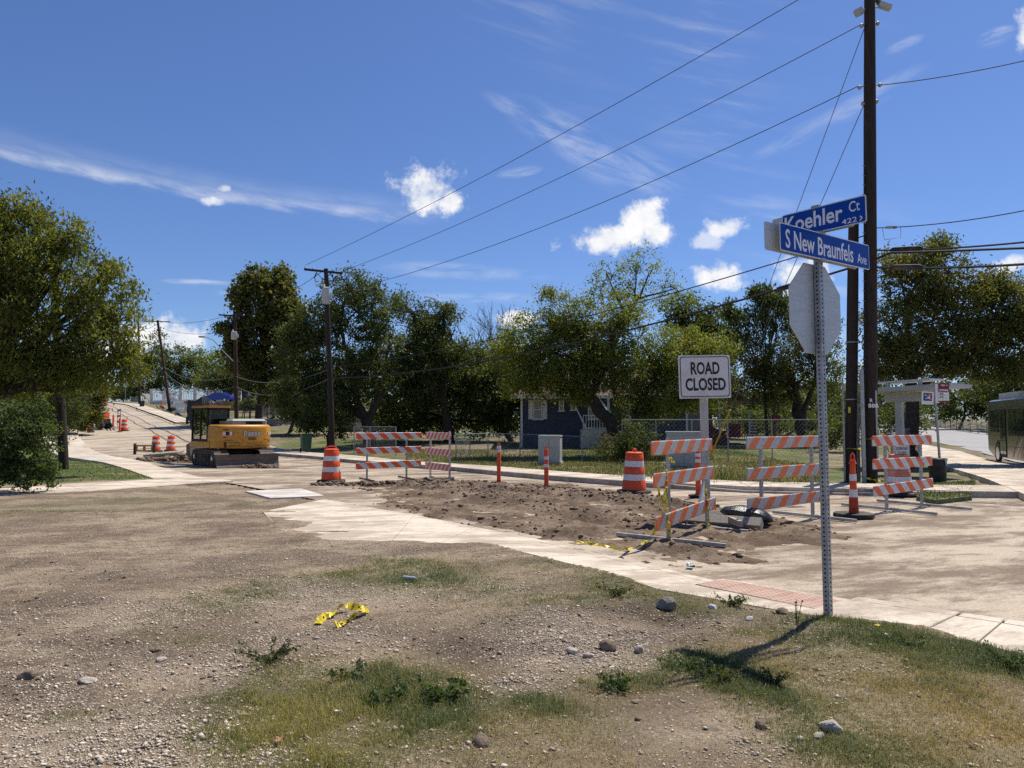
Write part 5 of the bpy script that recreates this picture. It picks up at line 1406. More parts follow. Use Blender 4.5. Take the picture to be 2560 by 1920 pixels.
ov = .7; RZ = EAVE + 2.0
mb = MB()
mb.mesh([(-ov, -ov, EAVE + .06), (WID + ov, -ov, EAVE + .06), (WID - 2.5, 3.75, RZ), (2.5, 3.75, RZ), (-ov, 7.5 + ov, EAVE + .06), (WID + ov, 7.5 + ov, EAVE + .06)], [(0, 1, 2, 3), (1, 5, 2), (5, 4, 3, 2), (4, 0, 3)])
rf = mb.build('roof', roof_brown, house)
mb = MB(); mb.box((WID / 2, -ov, EAVE - .02), (WID + 2 * ov, .05, .2)); mb.box((-ov + .03, 3.75, EAVE - .02), (.05, 7.5 + 2 * ov - .06, .2)); mb.box((WID + ov - .03, 3.75, EAVE - .02), (.05, 7.5 + 2 * ov - .06, .2)); mb.build('fascia', house_white, rf)
mb = MB(); mb.box((WID / 2, -ov / 2, EAVE - .05), (WID + 2 * ov - .2, ov, .03)); mb.build('soffit', house_white, rf)
mb = MB(); mb.tube([(4.2, 1.5, EAVE + .7), (4.2, 1.5, EAVE + 1.35)], .06, 8); mb.build('vent_pipe', red_paint, rf)
window(house, hx(1336), hx(1353), hzz(1046), hzz(1002), shutters=True)
window(house, hx(1400), hx(1407), hzz(1025), hzz(1003)); window(house, hx(1429), hx(1437), hzz(1023), hzz(1002))
window(house, hx(1472), hx(1497), hzz(1046), hzz(1000))
window(house, hx(1640), hx(1662), hzz(1046), hzz(1004))
mb = MB(); mb.box(((hx(1556) + hx(1578)) / 2, -.05, (hzz(1060) + hzz(996)) / 2), (hx(1578) - hx(1556), .05, hzz(996) - hzz(1060))); dr = mb.build('door', house_white, house)
mb = MB(); mb.lathe([(.01, -.03), (.035, 0), (.01, .03)], 8, (hx(1574), -.11, hzz(1030))); mb.build('handle', galv, dr)
pz = hzz(1073)
mb = MB(); mb.box(((hx(1449) + hx(1585)) / 2, -.85, pz / 2), (hx(1585) - hx(1449), 1.5, pz)); mb.build('porch_deck', pale_wall, house)
for i in range(4):
    mb = MB(); zt = pz * (1 - (i + 1) / 5)
    mb.box((hx(1525) - i * .0, -1.75 - .3 * i, zt / 2), (1.5, .3, zt)); mb.build('step', red_paint, house)
for px in (1513, 1556):
    mb = MB(); mb.box((hx(px), -1.5, pz + (EAVE - pz) / 2 - .02), (.13, .13, EAVE - pz - .04)); mb.build('porch_post', house_white, house)
rl = MB()
for k in range(9):
    xx = hx(1452) + (hx(1512) - hx(1452)) * k / 9; rl.box((xx, -1.52, pz + .42), (.035, .035, .82))
rl.box(((hx(1452) + hx(1512)) / 2, -1.52, pz + .85), (hx(1512) - hx(1452), .06, .05)); rl.box(((hx(1452) + hx(1512)) / 2, -1.52, pz + .08), (hx(1512) - hx(1452), .05, .05))
rl.build('porch_railing', house_white, house)
for p0, p1 in (((hx(1496), -.3, hzz(994)), (hx(1514), -1.5, hzz(1032))), ((hx(1440), -.1, hzz(1020)), (hx(1461), -.9, hzz(1070)))):
    mb = MB(); mb.tube([p0, p1], .06, 4); mb.build('brace', house_white, house)

# porch house at the right
PY = 50.0
q0 = at(1790, 1100, Y=PY); pzz = G(q0.x, PY) + .05
ph = empty('porch_house', (q0.x, PY, pzz), label='low house with grey gabled porch and dark red curved steps right of the closed sign', cat='house')
def qx(px): return (px - 1790) * PY / F
def qz(py): return at(1800, py, Y=PY).z - pzz
mb = clapboard(4.2, 2.6); o = mb.build('wall', pale_wall, ph); o.location = (-4.4, 2.6, 0)
mb = MB(); y0, y1 = -1.2, 5
mb.mesh([(qx(1690), y0, qz(985)), (qx(1795), y0, qz(965)), (qx(1884), y0, qz(1010)), (qx(1690), y1, qz(985)), (qx(1795), y1, qz(965)), (qx(1884), y1, qz(1010))], [(0, 1, 4, 3), (1, 2, 5, 4)])
r2 = mb.build('roof', roof_grey, ph)
mb = MB(); mb.tube([(qx(1795), y0 - .02, qz(966)), (qx(1884), y0 - .02, qz(1011))], .1, 4); mb.build('fascia', pale_wall, r2)
for px in (1790, 1863):
    mb = MB(); mb.box((qx(px), -.9, qz(1010) / 2 + .1), (.12, .12, qz(1000))); mb.build('porch_post', house_white, ph)
mb = MB(); mb.box((qx(1828), .6, .3), (qx(1868) - qx(1788), 3.0, .12)); mb.build('porch_deck', timber, ph)
mb = MB()
for k in range(12):
    xx = qx(1795) + (qx(1862) - qx(1795)) * k / 12; mb.box((xx, -.92, .85), (.03, .03, 1.0))
mb.box((qx(1829), -.92, 1.36), (qx(1862) - qx(1795), .05, .05)); mb.build('porch_railing', red_paint, ph)
mb = MB()
for k in range(7): mb.box((qx(1872), -.95, .25 + k * .2), (.5, .03, .07))
mb.build('side_lattice', house_white, ph)
mb = MB(); mb.box((qx(1836), 0, .9), (.9, .1, .9)); mb.build('porch_chair', red_paint, ph)
prof = [(0, 0), (qx(1822) - qx(1770), 0), (1.25, .22), (1.0, .55), (.8, .62), (.6, 1.0), (.35, 1.12), (0, 1.2)]
mb = MB()
mb.M = Matrix.Translation((qx(1770), -.2, 0)) @ Matrix.Rotation(math.pi / 2, 4, 'X')
mb.prism(prof, 0, .25); mb.build('step_wall', red_paint, ph)
for i in range(4):
    mb = MB(); mb.box((qx(1785), -.5 - .3 * i, (.9 - .22 * i) / 2), (1.2, .3, .9 - .22 * i)); mb.build('step', red_paint, ph)
# pale outbuilding behind the forked trunk, flag house, long pale wall
def shed(name, label, px0, px1, pyb, pyt, Y, depth, wallm, roofm, gable=1.0, cat='house', parts=True):
    a = at(px0, pyb, Y=Y); b = at(px1, pyb, Y=Y); zb = min(a.z, G(a.x, Y) + .1); h = at(px0, pyt, Y=Y).z - zb
    r = empty(name, (a.x, Y, zb), label=label, cat=cat); w_ = b.x - a.x
    mb = MB(); mb.box((w_ / 2, depth / 2, h / 2), (w_, depth, h)); mb.build('wall', wallm, r)
    mb = MB(); o_ = .35
    mb.mesh([(-o_, -o_, h - .05), (w_ + o_, -o_, h - .05), (w_ + o_, depth + o_, h - .05), (-o_, depth + o_, h - .05), (w_ / 2, -o_, h + gable), (w_ / 2, depth + o_, h + gable)], [(0, 4, 5, 3), (4, 1, 2, 5), (0, 1, 4), (3, 5, 2)])
    mb.build('roof', roofm, r)
    if parts: window(r, w_ * .55, w_ * .55 + .9, h * .4, h * .8, -.03)
    return r
shed('outbuilding', 'pale outbuilding wall glimpsed behind the forked tree trunk', 850, 905, 1066, 1026, 62, 4, pale_wall, roof_grey, .6)
shed('flag_house', 'small white-posted house behind the flags on the hillside', 672, 712, 1002, 962, 100, 5, pale_wall, roof_grey, 1.2)
shed('crest_house', 'small grey house at the crest beside the crooked pole', 326, 352, 996, 972, 165, 6, pale_wall, roof_grey, 1.0, parts=False)
mb = MB(); a = at(596, 996, Y=118); b = at(648, 996, Y=118); mb.box((0, 0, 1.0), (b.x - a.x, .2, 2.3)); mb.box((0, -.12, 1.35), (b.x - a.x, .06, .12)); mb.box((-.6, -.12, 1.2), (.14, .08, 2.0))
o = mb.build('panel_fence', pale_wall); o.location = ((a.x + b.x) / 2, 118, a.z - .2); tag(o, 'pale panel fence above the hedge on the hillside', 'fence')

# white picket fence with square pillars on the hillside
def picket(name, label, P, Q, h, n_bay, mat, cols=True, group=None):
    P, Q = Vector(P), Vector(Q); L = (Q - P).length; ang = math.atan2(Q.y - P.y, Q.x - P.x)
    r = empty(name, P, ang, label, 'fence', group)
    sl = (Q.z - P.z) / L
    for i in range(n_bay + 1):
        x_ = L * i / n_bay
        if cols:
            mb = MB(); mb.box((x_, 0, h * .55 + sl * x_), (.5, .5, h * 1.25)); mb.box((x_, 0, h * 1.2 + sl * x_), (.62, .62, .12)); mb.build('pillar', mat, r)
    for i in range(n_bay):
        mb = MB(); x0, x1 = L * i / n_bay + .28, L * (i + 1) / n_bay - .28
        k = max(3, int((x1 - x0) / .28))
        for q in range(k):
            xx = x0 + (x1 - x0) * (q + .5) / k; mb.box((xx, 0, h * .52 + sl * xx), (.07, .06, h))
        for zz in (.2, .92): mb.box(((x0 + x1) / 2, 0, h * zz + sl * (x0 + x1) / 2), (x1 - x0, .07, .09))
        mb.box(((x0 + x1) / 2, .02, .05 + sl * (x0 + x1) / 2), (x1 - x0, .2, .5))
        mb.build('picket_panel', mat, r)
    return r
picket('picket_fence', 'white picket fence with square pillars along the hillside yard', at(380, 1008, Y=118), at(600, 1002, Y=116), 1.9, 6, house_white)
picket('picket_fence', 'short white fence sloping down beside the leaning pole', at(405, 1000, Y=112), at(462, 1036, Y=86), 1.3, 3, house_white, False)

def chainlink(name, label, pts, h, rail=True, sp=.11):
    P0 = Vector(pts[0]); r = empty(name, P0, label=label, cat='fence')
    for i, p in enumerate(pts):
        mb = MB(); q = Vector(p) - P0; mb.tube([q + Vector((0, 0, -.1)), q + Vector((0, 0, h))], .03, 6); mb.build('post', galv, r)
    for a, b in zip(pts, pts[1:]):
        a, b = Vector(a) - P0, Vector(b) - P0; d = b - a; L = d.length; d.normalize()
        mb = MB(); mb.tube([a + Vector((0, 0, h)), b + Vector((0, 0, h))], .022, 6); mb.build('top_rail', galv, r)
        mb = MB(); k = int((L + h) / sp)
        for s in (1, -1):
            for j in range(k):
                x0 = j * sp - h if s > 0 else j * sp
                x1 = x0 + h * s if s > 0 else x0 - h
                z0, z1 = 0.03, h
                if s > 0:
                    if x0 < 0: z0 = -x0; x0 = 0
                    if x1 > L: z1 = h - (x1 - L); x1 = L
                else:
                    if x0 > L: z0 = x0 - L; x0 = L
                    if x1 < 0: z1 = h + x1; x1 = 0
                if z1 <= z0: continue
                mb.tube([a + d * x0 + Vector((0, 0, z0)), a + d * x1 + Vector((0, 0, z1))], .0042, 3, cap=False)
        mb.build('wire_mesh', chain, r, kind='stuff')
    return r
def gp(px, Y): 
    v = at(px, 1100, Y=Y); return Vector((v.x, Y, G(v.x, Y) + .1))
chainlink('chain_link_fence', 'low chain link fence before the blue house', [gp(1140, 36.5), gp(1175, 38), gp(1220, 38.5), gp(1300, 37.5), gp(1365, 36.5), gp(1455, 35), gp(1556, 33)], 1.12)
chainlink('chain_link_gate', 'taller chain link gate frame left of the far striped boards', [gp(885, 41), gp(925, 40), gp(990, 38.5)], 1.5)
chainlink('chain_link_fence', 'taller chain link fence running right from the leaning tree past the red steps', [gp(1556, 33.5), gp(1640, 33.5), gp(1730, 33.5), gp(1820, 33.5), gp(1930, 33.5), gp(2060, 33.5)], 1.95, sp=.2)
chainlink('chain_link_fence', 'sagging chain link fence on the hillside behind the excavator boom', [gp(448, 92), gp(478, 84), gp(500, 76), gp(512, 70)], 1.3, sp=.25)
chainlink('chain_link_fence', 'chain link fence behind the bus shelter', [gp(2228, 27), gp(2262, 29), gp(2296, 31)], 1.5, sp=.12)

# long rail across the avenue
r_ = empty('pipe_railing', at(2318, 1068, Y=122), label='long dark pipe railing across the avenue', cat='railing')
pa, pb = at(2318, 1066, Y=122), at(2520, 1094, Y=70); O_ = Vector(r_.location)
d_ = pb - pa
for k in range(13):
    mb = MB(); q = pa + d_ * (k / 12) - O_; mb.tube([q, q + Vector((0, 0, 1.2))], .05, 5); mb.build('post', machine_grey, r_)
for k in range(6):
    mb = MB(); mb.tube([pa - O_ + Vector((0, 0, .2 + k * .19)), pb - O_ + Vector((0, 0, .2 + k * .19))], .04, 4); mb.build('rail', machine_grey, r_)

def cabinet(name, label, px0, px1, pyt, Y, depth=.7):
    a, b = at(px0, 1150, Y=Y), at(px1, 1150, Y=Y); w_ = b.x - a.x; zb = G(a.x, Y) + .08; h = at(px0, pyt, Y=Y).z - zb
    r = empty(name, ((a.x + b.x) / 2, Y, zb), math.radians(-12), label, 'utility box')
    mb = MB(); mb.rbox((0, depth / 2, .06), (w_ * 1.1, depth * 1.1, .12), .03); mb.build('pad', kerb_mat, r)
    mb = MB(); mb.rbox((0, depth / 2, h / 2 + .06), (w_, depth, h - .1), .04); mb.build('body', grey_box, r)
    mb = MB(); mb.rbox((0, depth / 2, h + .03), (w_ * 1.04, depth * 1.05, .06), .05); mb.build('lid', grey_box, r)
    for s in (-.25, .25):
        mb = MB(); mb.box((s * w_, -.012, h / 2 + .05), (w_ * .46, .02, h * .78)); d = mb.build('door', grey_box, r)
        mb = MB(); mb.box((s * w_ + (.16 if s < 0 else -.16) * w_, -.035, h / 2 + .1), (.03, .03, .14)); mb.build('handle', galv, d)
    return r
cabinet('utility_cabinet', 'beige metal utility cabinet behind the two orange delineators', 1345, 1400, 1092, 31, .75)
cabinet('utility_cabinet', 'wide grey utility cabinet behind the front striped boards', 1667, 1752, 1083, 27.5, .8)
mb = MB(); a = at(1940, 1046, Y=46); mb.box((0, 0, 0), (.44, .35, .42)); mb.box((-.12, 0, -.9), (.07, .07, 1.4)); mb.box((.2, 0, -.9), (.05, .05, 1.4)); o = mb.build('mail_box', red_paint); o.location = a; tag(o, 'dark red box on two posts behind the yard fence', 'mailbox')

def wheelie(name, label, p, h, mat, rz=0.):
    r = empty(name, p, rz, label, 'trash bin'); w_ = h * .52
    mb = MB(); mb.mesh([(-w_ * .40, -w_ * .42, .04), (w_ * .40, -w_ * .42, .04), (w_ * .40, w_ * .42, .04), (-w_ * .40, w_ * .42, .04), (-w_ * .5, -w_ * .55, h * .92), (w_ * .5, -w_ * .55, h * .92), (w_ * .5, w_ * .5, h * .92), (-w_ * .5, w_ * .5, h * .92)], [(0, 3, 2, 1), (4, 5, 6, 7), (0, 1, 5, 4), (1, 2, 6, 5), (2, 3, 7, 6), (3, 0, 4, 7)]); mb.build('body', mat, r)
    mb = MB(); mb.rbox((0, -.01, h * .95), (w_ * 1.08, w_ * 1.18, h * .05), .04); mb.tube([(-w_ * .4, w_ * .62, h * .93), (w_ * .4, w_ * .62, h * .93)], .02, 6); mb.build('lid', mat, r)
    for s in (-1, 1):
        mb = MB(); mb.tube([(s * w_ * .38, w_ * .42, .12), (s * w_ * .50, w_ * .42, .12)], .12, 12); mb.build('wheel', rubber, r)
    return r
wheelie('wheelie_bin', 'dark green wheeled bin on the far sidewalk beside the transformer pole', Vector((at(765, 1100, Y=42).x, 42, G(-12.3, 42) + .15)), 1.1, green_bin, .5)
wheelie('wheelie_bin', 'black wheeled bin on the hillside sidewalk near the crest pole', Vector((at(355, 1010, Y=107).x, 107, at(355, 1024, Y=107).z)), 1.3, dark_bin, .4)
wheelie('wheelie_bin', 'black wheeled bin at the crest beside the farthest drum', Vector((at(256, 1000, Y=135).x, 135, at(256, 1001, Y=135).z)), 1.3, dark_bin, .4)
wheelie('wheelie_bin', 'blue wheeled bin before the pale panel fence', at(612, 1000, Y=112), 1.5, simple('blue_plastic', (.012, .03, .16), .5, .1), 0)

# ------------------------------------------------------------------ cars on the hillside
def car(name, label, p, rz, prof, glass, width, mat, wheels, wr):
    r = empty(name, p, rz, label, 'car')
    hw = width / 2
    mb = MB(); mb.M = Matrix.Rotation(math.pi / 2, 4, 'X')
    n = len(prof)
    vs = []
    for yy, sx in ((-hw, .93), (-hw * .86, 1.0), (hw * .86, 1.0), (hw, .93)):
        for x_, z_ in prof:
            ins = .16 if z_ > 1.05 else 0
            vs.append((x_, (z_ - .4) * (1 if sx == 1 else .96) + .4, yy * (1 - ins)))
    fs = [list(range(n)), [3 * n + i for i in range(n)][::-1]]
    for k in range(3): fs += [(k * n + i, (k + 1) * n + i, (k + 1) * n + (i + 1) % n, k * n + (i + 1) % n) for i in range(n)]
    mb.mesh(vs, fs); mb.build('body', mat, r, smooth=True)
    for poly in glass:
        for s in (-1, 1):
            m_ = MB(); off = hw * .84 * s + .012 * s
            tilt = lambda z_: off + (-.10 * (z_ - 1.0) * s)
            pts = [(x_, hw * s * (.94 if z_ < 1.0 else .86) + .01 * s, z_) for x_, z_ in poly]
            m_.mesh(pts, [list(range(len(pts)))]); m_.build('window', glass_dark, r)
    for wx in wheels:
        for s in (-1, 1):
            m_ = MB(); m_.tube([(wx, s * (hw - .2), wr), (wx, s * (hw + .01), wr)], wr, 18); t = m_.build('tyre', rubber, r, smooth=True)
            m_ = MB(); m_.tube([(wx, s * (hw - .05), wr), (wx, s * (hw + .02), wr)], wr * .62, 12); m_.build('rim', chrome, t, smooth=True)
    for s in (-1, 1):
        m_ = MB(); m_.box((prof[0][0] + .02, s * hw * .7, .78), (.08, .28, .16)); m_.build('tail_light', red_bright, r)
        m_ = MB(); m_.box((max(q[0] for q in prof) - .1, s * hw * .7, .68), (.12, .3, .14)); m_.build('headlight', white_paint, r)
    return r
sedan = [(-2.25, .35), (-2.28, .75), (-2.1, 1.0), (-1.5, 1.05), (-.75, 1.42), (.35, 1.44), (1.15, 1.02), (2.0, .88), (2.25, .7), (2.25, .35)]
car('blue_car', 'dark blue car parked before the white picket fence', at(548, 1006, Y=104), math.radians(170), sedan, [[(-1.35, 1.06), (-.72, 1.36), (-.1, 1.38), (-.1, 1.06)], [(-.02, 1.06), (-.02, 1.38), (.32, 1.38), (.95, 1.06)]], 1.8, car_blue, (-1.4, 1.4), .33)
van = [(-2.35, .4), (-2.38, .95), (-2.2, 1.2), (-1.95, 1.75), (-.2, 1.8), (.8, 1.7), (1.6, 1.12), (2.3, .95), (2.4, .45)]
vp = at(712, 1048, Y=78)
car('minivan', 'silver minivan half hidden under the dark tree behind the excavator', vp, math.radians(12), van, [[(-2.05, 1.15), (-1.85, 1.62), (-.9, 1.66), (-.9, 1.15)], [(-.8, 1.15), (-.8, 1.66), (.1, 1.66), (.1, 1.15)], [(.2, 1.15), (.2, 1.65), (.75, 1.58), (1.3, 1.15)]], 1.9, car_silver, (-1.45, 1.5), .35)
# the level drives these cars stand on
def terrace(name, pxs, Y0, Y1, z0, mat):
    a, b = at(pxs[0], 1000, Y=Y0), at(pxs[1], 1000, Y=Y0); c, d = at(pxs[1], 1000, Y=Y1), at(pxs[0], 1000, Y=Y1)
    mb = MB(); top = [(p.x, p.y, z0) for p in (a, b, c, d)]; bot = [(p.x, p.y, z0 - 3.5) for p in (a, b, c, d)]
    mb.mesh(top + bot, [(0, 1, 2, 3), (0, 4, 5, 1), (1, 5, 6, 2), (2, 6, 7, 3), (3, 7, 4, 0)])
    return mb.build(name, mat, None, kind='structure')
terrace('driveway', (632, 800), 72, 84, vp.z, slab_mat)
terrace('raised_yard', (430, 700), 98, 128, at(548, 1006, Y=104).z, gm)
mb = MB()
# flags
fp_ = at(672, 1050, Y=75); fz = G(fp_.x, 75)
fl = empty('flagpole', (fp_.x, 75, fz), label='thin flagpole with two limp flags behind the excavator', cat='flagpole')
ht = at(672, 912, Y=75).z - fz
mb = MB(); mb.tube([(0, 0, 0), (.0, 0, ht)], .04, 6); mb.lathe([(.01, ht), (.07, ht + .06), (.01, ht + .12)], 8); mb.build('pole', galv, fl)
def flag(ztop, w_, h_, mats, name):
    m_ = MB(); nx_, nz_f = 8, 9
    for i in range(nx_):
        for j in range(nz_f):
            def p(i_, j_):
                u = i_ / nx_; return (-u * w_ * .55, math.sin(u * 9 + j_ * .4) * .12, ztop - j_ / nz_f * h_ - u * h_ * .45)
            m_.cur = mats(i / nx_, j / nz_f); m_.mesh([p(i, j), p(i + 1, j), p(i + 1, j + 1), p(i, j + 1)], [(0, 1, 2, 3)])
    m_.build(name, [flag_red, flag_white, flag_navy], fl)
flag(ht - .6, 1.6, 1.2, lambda u, v: 2 if (u < .4 and v < .5) else int(v * 9) % 2, 'flag')
flag(ht - 2.2, 1.6, 1.3, lambda u, v: 2 if u < .35 else (1 if v < .5 else 0), 'flag')
# speed limit sign by the crest
sp_ = at(313, 1000, Y=135); szb = G(sp_.x, 135)
sg = empty('speed_limit_sign', (sp_.x, 135, szb), label='small white speed limit sign reading 30 near the crest', cat='traffic sign')
zc_ = at(313, 961, Y=135).z - szb
mb = MB(); mb.tube([(0, .04, 0), (0, .04, zc_ + .4)], .04, 5); mb.build('post', galv, sg)
mb = MB(); mb.rbox((0, 0, zc_), (.76, .03, .95), .06, 'y'); mb.build('panel', sign_white, sg)
text_on('30', .36, 'lettering', sg, FACE(0, -.02, zc_ - .14), black_paint, bold=.03); text_on('SPEED\nLIMIT', .12, 'lettering', sg, FACE(0, -.02, zc_ + .26), black_paint, bold=.02)

# ------------------------------------------------------------------ street name sign
SPX, SPY = 2.66, 6.15
spz = float(ground_z(np.array([SPX]), np.array([SPY]))[0]) - .02
sign = empty('street_sign', (SPX, SPY, spz), 0, 'perforated steel post carrying two blue street name blades and a stop sign seen from behind', 'street sign', ry=math.radians(-.35))
ANG = math.radians(35.5)           # the line along which the lower blade and the stop sign lie
Rz = Matrix.Rotation(ANG, 4, 'Z')
H_OCT = at(2045, 772, Y=SPY).z - spz
TOPZ = at(2050, 600, Y=SPY).z - spz
pw = .058
mb = MB(); mb.M = Rz; mb.rbox((0, 0, TOPZ / 2 - .2), (pw, pw, TOPZ + .4), .006); mb.build('post', galv, sign)
mb = MB(); mb.M = Rz
k = 0; zz = .06
while zz < TOPZ - .02:
    for fx_, fy_, ax in ((0, -1, 'y'), (-1, 0, 'x'), (1, 0, 'x')):
        c = Vector((fx_ * (pw / 2 + .0006), fy_ * (pw / 2 + .0006), zz)); vs = []
        for q in range(8):
            a = q / 8 * 2 * math.pi
            vs.append(c + (Vector((math.cos(a), 0, math.sin(a))) if ax == 'y' else Vector((0, math.cos(a), math.sin(a)))) * .0085)
        mb.mesh(vs, [list(range(8)) if (ax == 'y' or fx_ > 0) else list(range(8))[::-1]])
    zz += .0254 * 1.5
mb.build('perforations', dark_hole, sign, kind='stuff')
S8 = .775
R8 = S8 / 2 / math.cos(math.pi / 8)
mb = MB(); mb.M = Rz @ Matrix.Translation((0, pw / 2 + .006, H_OCT)) @ Matrix.Rotation(math.pi / 2, 4, 'X')
mb.prism([(R8 * math.cos(math.pi / 8 + q * math.pi / 4), R8 * math.sin(math.pi / 8 + q * math.pi / 4)) for q in range(8)], -.002, .002); octo = mb.build('stop_sign', alu, sign)
mb = MB(); mb.M = Rz @ Matrix.Translation((0, pw / 2 + .0095, H_OCT)) @ Matrix.Rotation(math.pi / 2, 4, 'X')
mb.prism([(R8 * math.cos(math.pi / 8 + q * math.pi / 4), R8 * math.sin(math.pi / 8 + q * math.pi / 4)) for q in range(8)], -.001, .001); mb.build('stop_face', red_bright, octo)
mb = MB(); mb.M = Rz
for zq in (H_OCT - .28, H_OCT + .28): mb.lathe([(.012, -.004), (.009, .004)], 6, (0, -pw / 2, zq))
mb.build('bolt', galv, sign)

def blade(cen, ang, length, hgt, name, gap=.05):
    """two plates on either side of the post top; the near one faces local -y"""
    r = empty(name, cen, ang); r.parent = sign
    for s in (-1, 1):
        mb = MB(); mb.rbox((.02 * s * -3.2, s * gap / 2, 0), (length, .004, hgt), .02, 'y'); pl = mb.build('plate', alu, r)
        mb = MB(); mb.rbox((.02 * s * -3.2, s * (gap / 2 + .0026), 0), (length - .004, .0012, hgt - .004), .018, 'y'); mb.build('border', white_letter, r)
        mb = MB(); mb.rbox((.02 * s * -3.2, s * (gap / 2 + .0036), 0), (length - .018, .0012, hgt - .018), .013, 'y'); mb.build('face', blue_sign, r)
    for zq in (-hgt / 2, hgt / 2):
        mb = MB(); mb.rbox((0, 0, zq), (.07, gap + .02, .03), .008); mb.build('bracket', galv, r)
    return r
BL = 1.37; BH = .232
c1 = at(2056, 618, Y=SPY - .03) - Vector((SPX, SPY, spz))
b1 = blade((c1.x, c1.y, c1.z), ANG, BL, BH, 'name_blade')
yf = -.05 / 2 - .0045
text_on('S New Braunfels', .148, 'lettering', b1, FACE(-.10 + .064, yf, -.005), white_letter, width=1.02, bold=.022)
text_on('Ave', .088, 'lettering', b1, FACE(.555 + .064, yf, -.03), white_letter, width=.155, bold=.012)
c2 = at(2053, 575, Y=SPY) - Vector((SPX, SPY, spz))
AK = math.radians(-51.5)
K0, K1 = at(1949, 577, Y=6.46), at(2157, 524, Y=5.86)
ang2 = math.atan2(K1.y - K0.y, K1.x - K0.x); len2 = (K1 - K0).xy.length
kc = (K0 + K1) / 2 - Vector((SPX, SPY, spz))
b2 = blade((kc.x, kc.y, kc.z), ang2, len2, BH * .98, 'name_blade')
text_on('Koehler', .135, 'lettering', b2, FACE(-.085 + .064, yf, .012), white_letter, width=len2 * .70, bold=.026)
text_on('Ct', .085, 'lettering', b2, FACE(len2 * .395 + .045, yf, .04), white_letter, width=len2 * .12, bold=.012)
text_on('422', .042, 'lettering', b2, FACE(len2 * .335 + .045, yf, -.072), white_letter, width=len2 * .17, bold=.01)
mb = MB(); ax_ = len2 * .447 + .045
mb.mesh([(ax_, yf, -.052), (ax_ + .012, yf, -.052), (ax_ + .026, yf, -.072), (ax_ + .012, yf, -.092), (ax_, yf, -.092), (ax_ + .014, yf, -.072)], [(0, 5, 2, 1), (5, 4, 3, 2)])
mb.build('arrow', white_letter, b2)

# ------------------------------------------------------------------ striped barricades
def barricade(name, label, pa, pb, ext_l, ext_r, mat, post_mat=galv, rails=((1.27, 0), (.83, 0), (.27, 0)), rail_h=.2, tilt=(0, 0, 0), foot=.75, top=1.5, foot_mat=None, off=(0, 0, 0)):
    pa, pb = Vector(pa), Vector(pb); d = pb - pa; L = d.length; ang = math.atan2(d.y, d.x)
    z_ = G(pa.x, pa.y) + .012
    r = empty(name, (pa.x, pa.y, z_), ang, label, 'barricade', 'striped road barricades')
    mb = MB()
    for i, (z0, _) in enumerate(rails):
        ln = L + ext_l + ext_r
        b = MB(); b.rbox((0, 0, 0), (ln, .028, rail_h), .014, 'x')
        b_ = b.build('rail', mat, r); b_.location = ((L + ext_r - ext_l) / 2 + off[i], -.045, z0 + rail_h / 2); b_.rotation_euler = (0, -tilt[i], 0)
    for k, x_ in enumerate((0, L)):
        b = MB(); b.box((x_, 0, top / 2), (.048, .048, top)); po = b.build('post', post_mat, r)
        h = MB()
        for q in range(int(top / .06)): h.lathe([(.009, 0), (.009, .001)], 6, (0, 0, 0)) if False else h.mesh([(x_ + .009 * math.cos(a), -.0248, .05 + q * .06 + .009 * math.sin(a)) for a in [w * math.pi / 3 for w in range(6)]], [list(range(6))])
        h.build('perforations', dark_hole, po, kind='stuff')
        b = MB(); b.box((x_, 0.0, .03), (.052, foot * 2, .052)); b.build('foot', foot_mat or galv, r)
        b = MB()
        for z0, _ in rails:
            for q in (.05, .15): b.lathe([(.011, -.006), (.011, .006)], 6, (x_, -.062, z0 + q))
        b.build('bolt', galv, po)
    return r
def gpx(px, py, z=0.0): return at(px, py, z=z)
barricade('barricade', 'front three-board barricade with worn rising stripes, caution tape tied to it', gpx(1672, 1356), gpx(1768, 1326), .62, .12, stripe_rf, tilt=(.0, .0, .045), off=(-.0, .06, .12), rails=((1.27, 0), (.82, 0), (.26, 0)), foot=.85)
barricade('barricade', 'three-board barricade directly behind the sign post, its top board faded', gpx(1905, 1316), gpx(2032, 1296), .47, .42, stripe_rf, rails=((1.29, 0), (.78, 0), (.28, 0)), foot=.8)
barricade('barricade', 'three-board barricade with falling stripes blocking the sidewalk at the bus stop', gpx(2217, 1277), gpx(2305, 1266), .52, .36, stripe_f, tilt=(0, 0, .03), rails=((1.27, 0), (.82, 0), (.33, 0)), foot=.95)
barricade('barricade', 'wide far barricade with falling stripes right of the drum', gpx(917, 1200), gpx(1016, 1196), .36, .46, stripe_f, rails=((1.24, 0), (.80, 0), (.36, 0)), post_mat=galv, tilt=(0, .01, .02), foot=.7, foot_mat=steel_dirty)
barricade('barricade', 'narrow far barricade on white legs turned towards the orange delineators', gpx(1076, 1198), gpx(1124, 1206), .26, .16, stripe_n, white_wood, rails=((1.26, 0), (.78, 0), (.34, 0)), tilt=(0, 0, 0), foot=.8, foot_mat=steel_dirty)
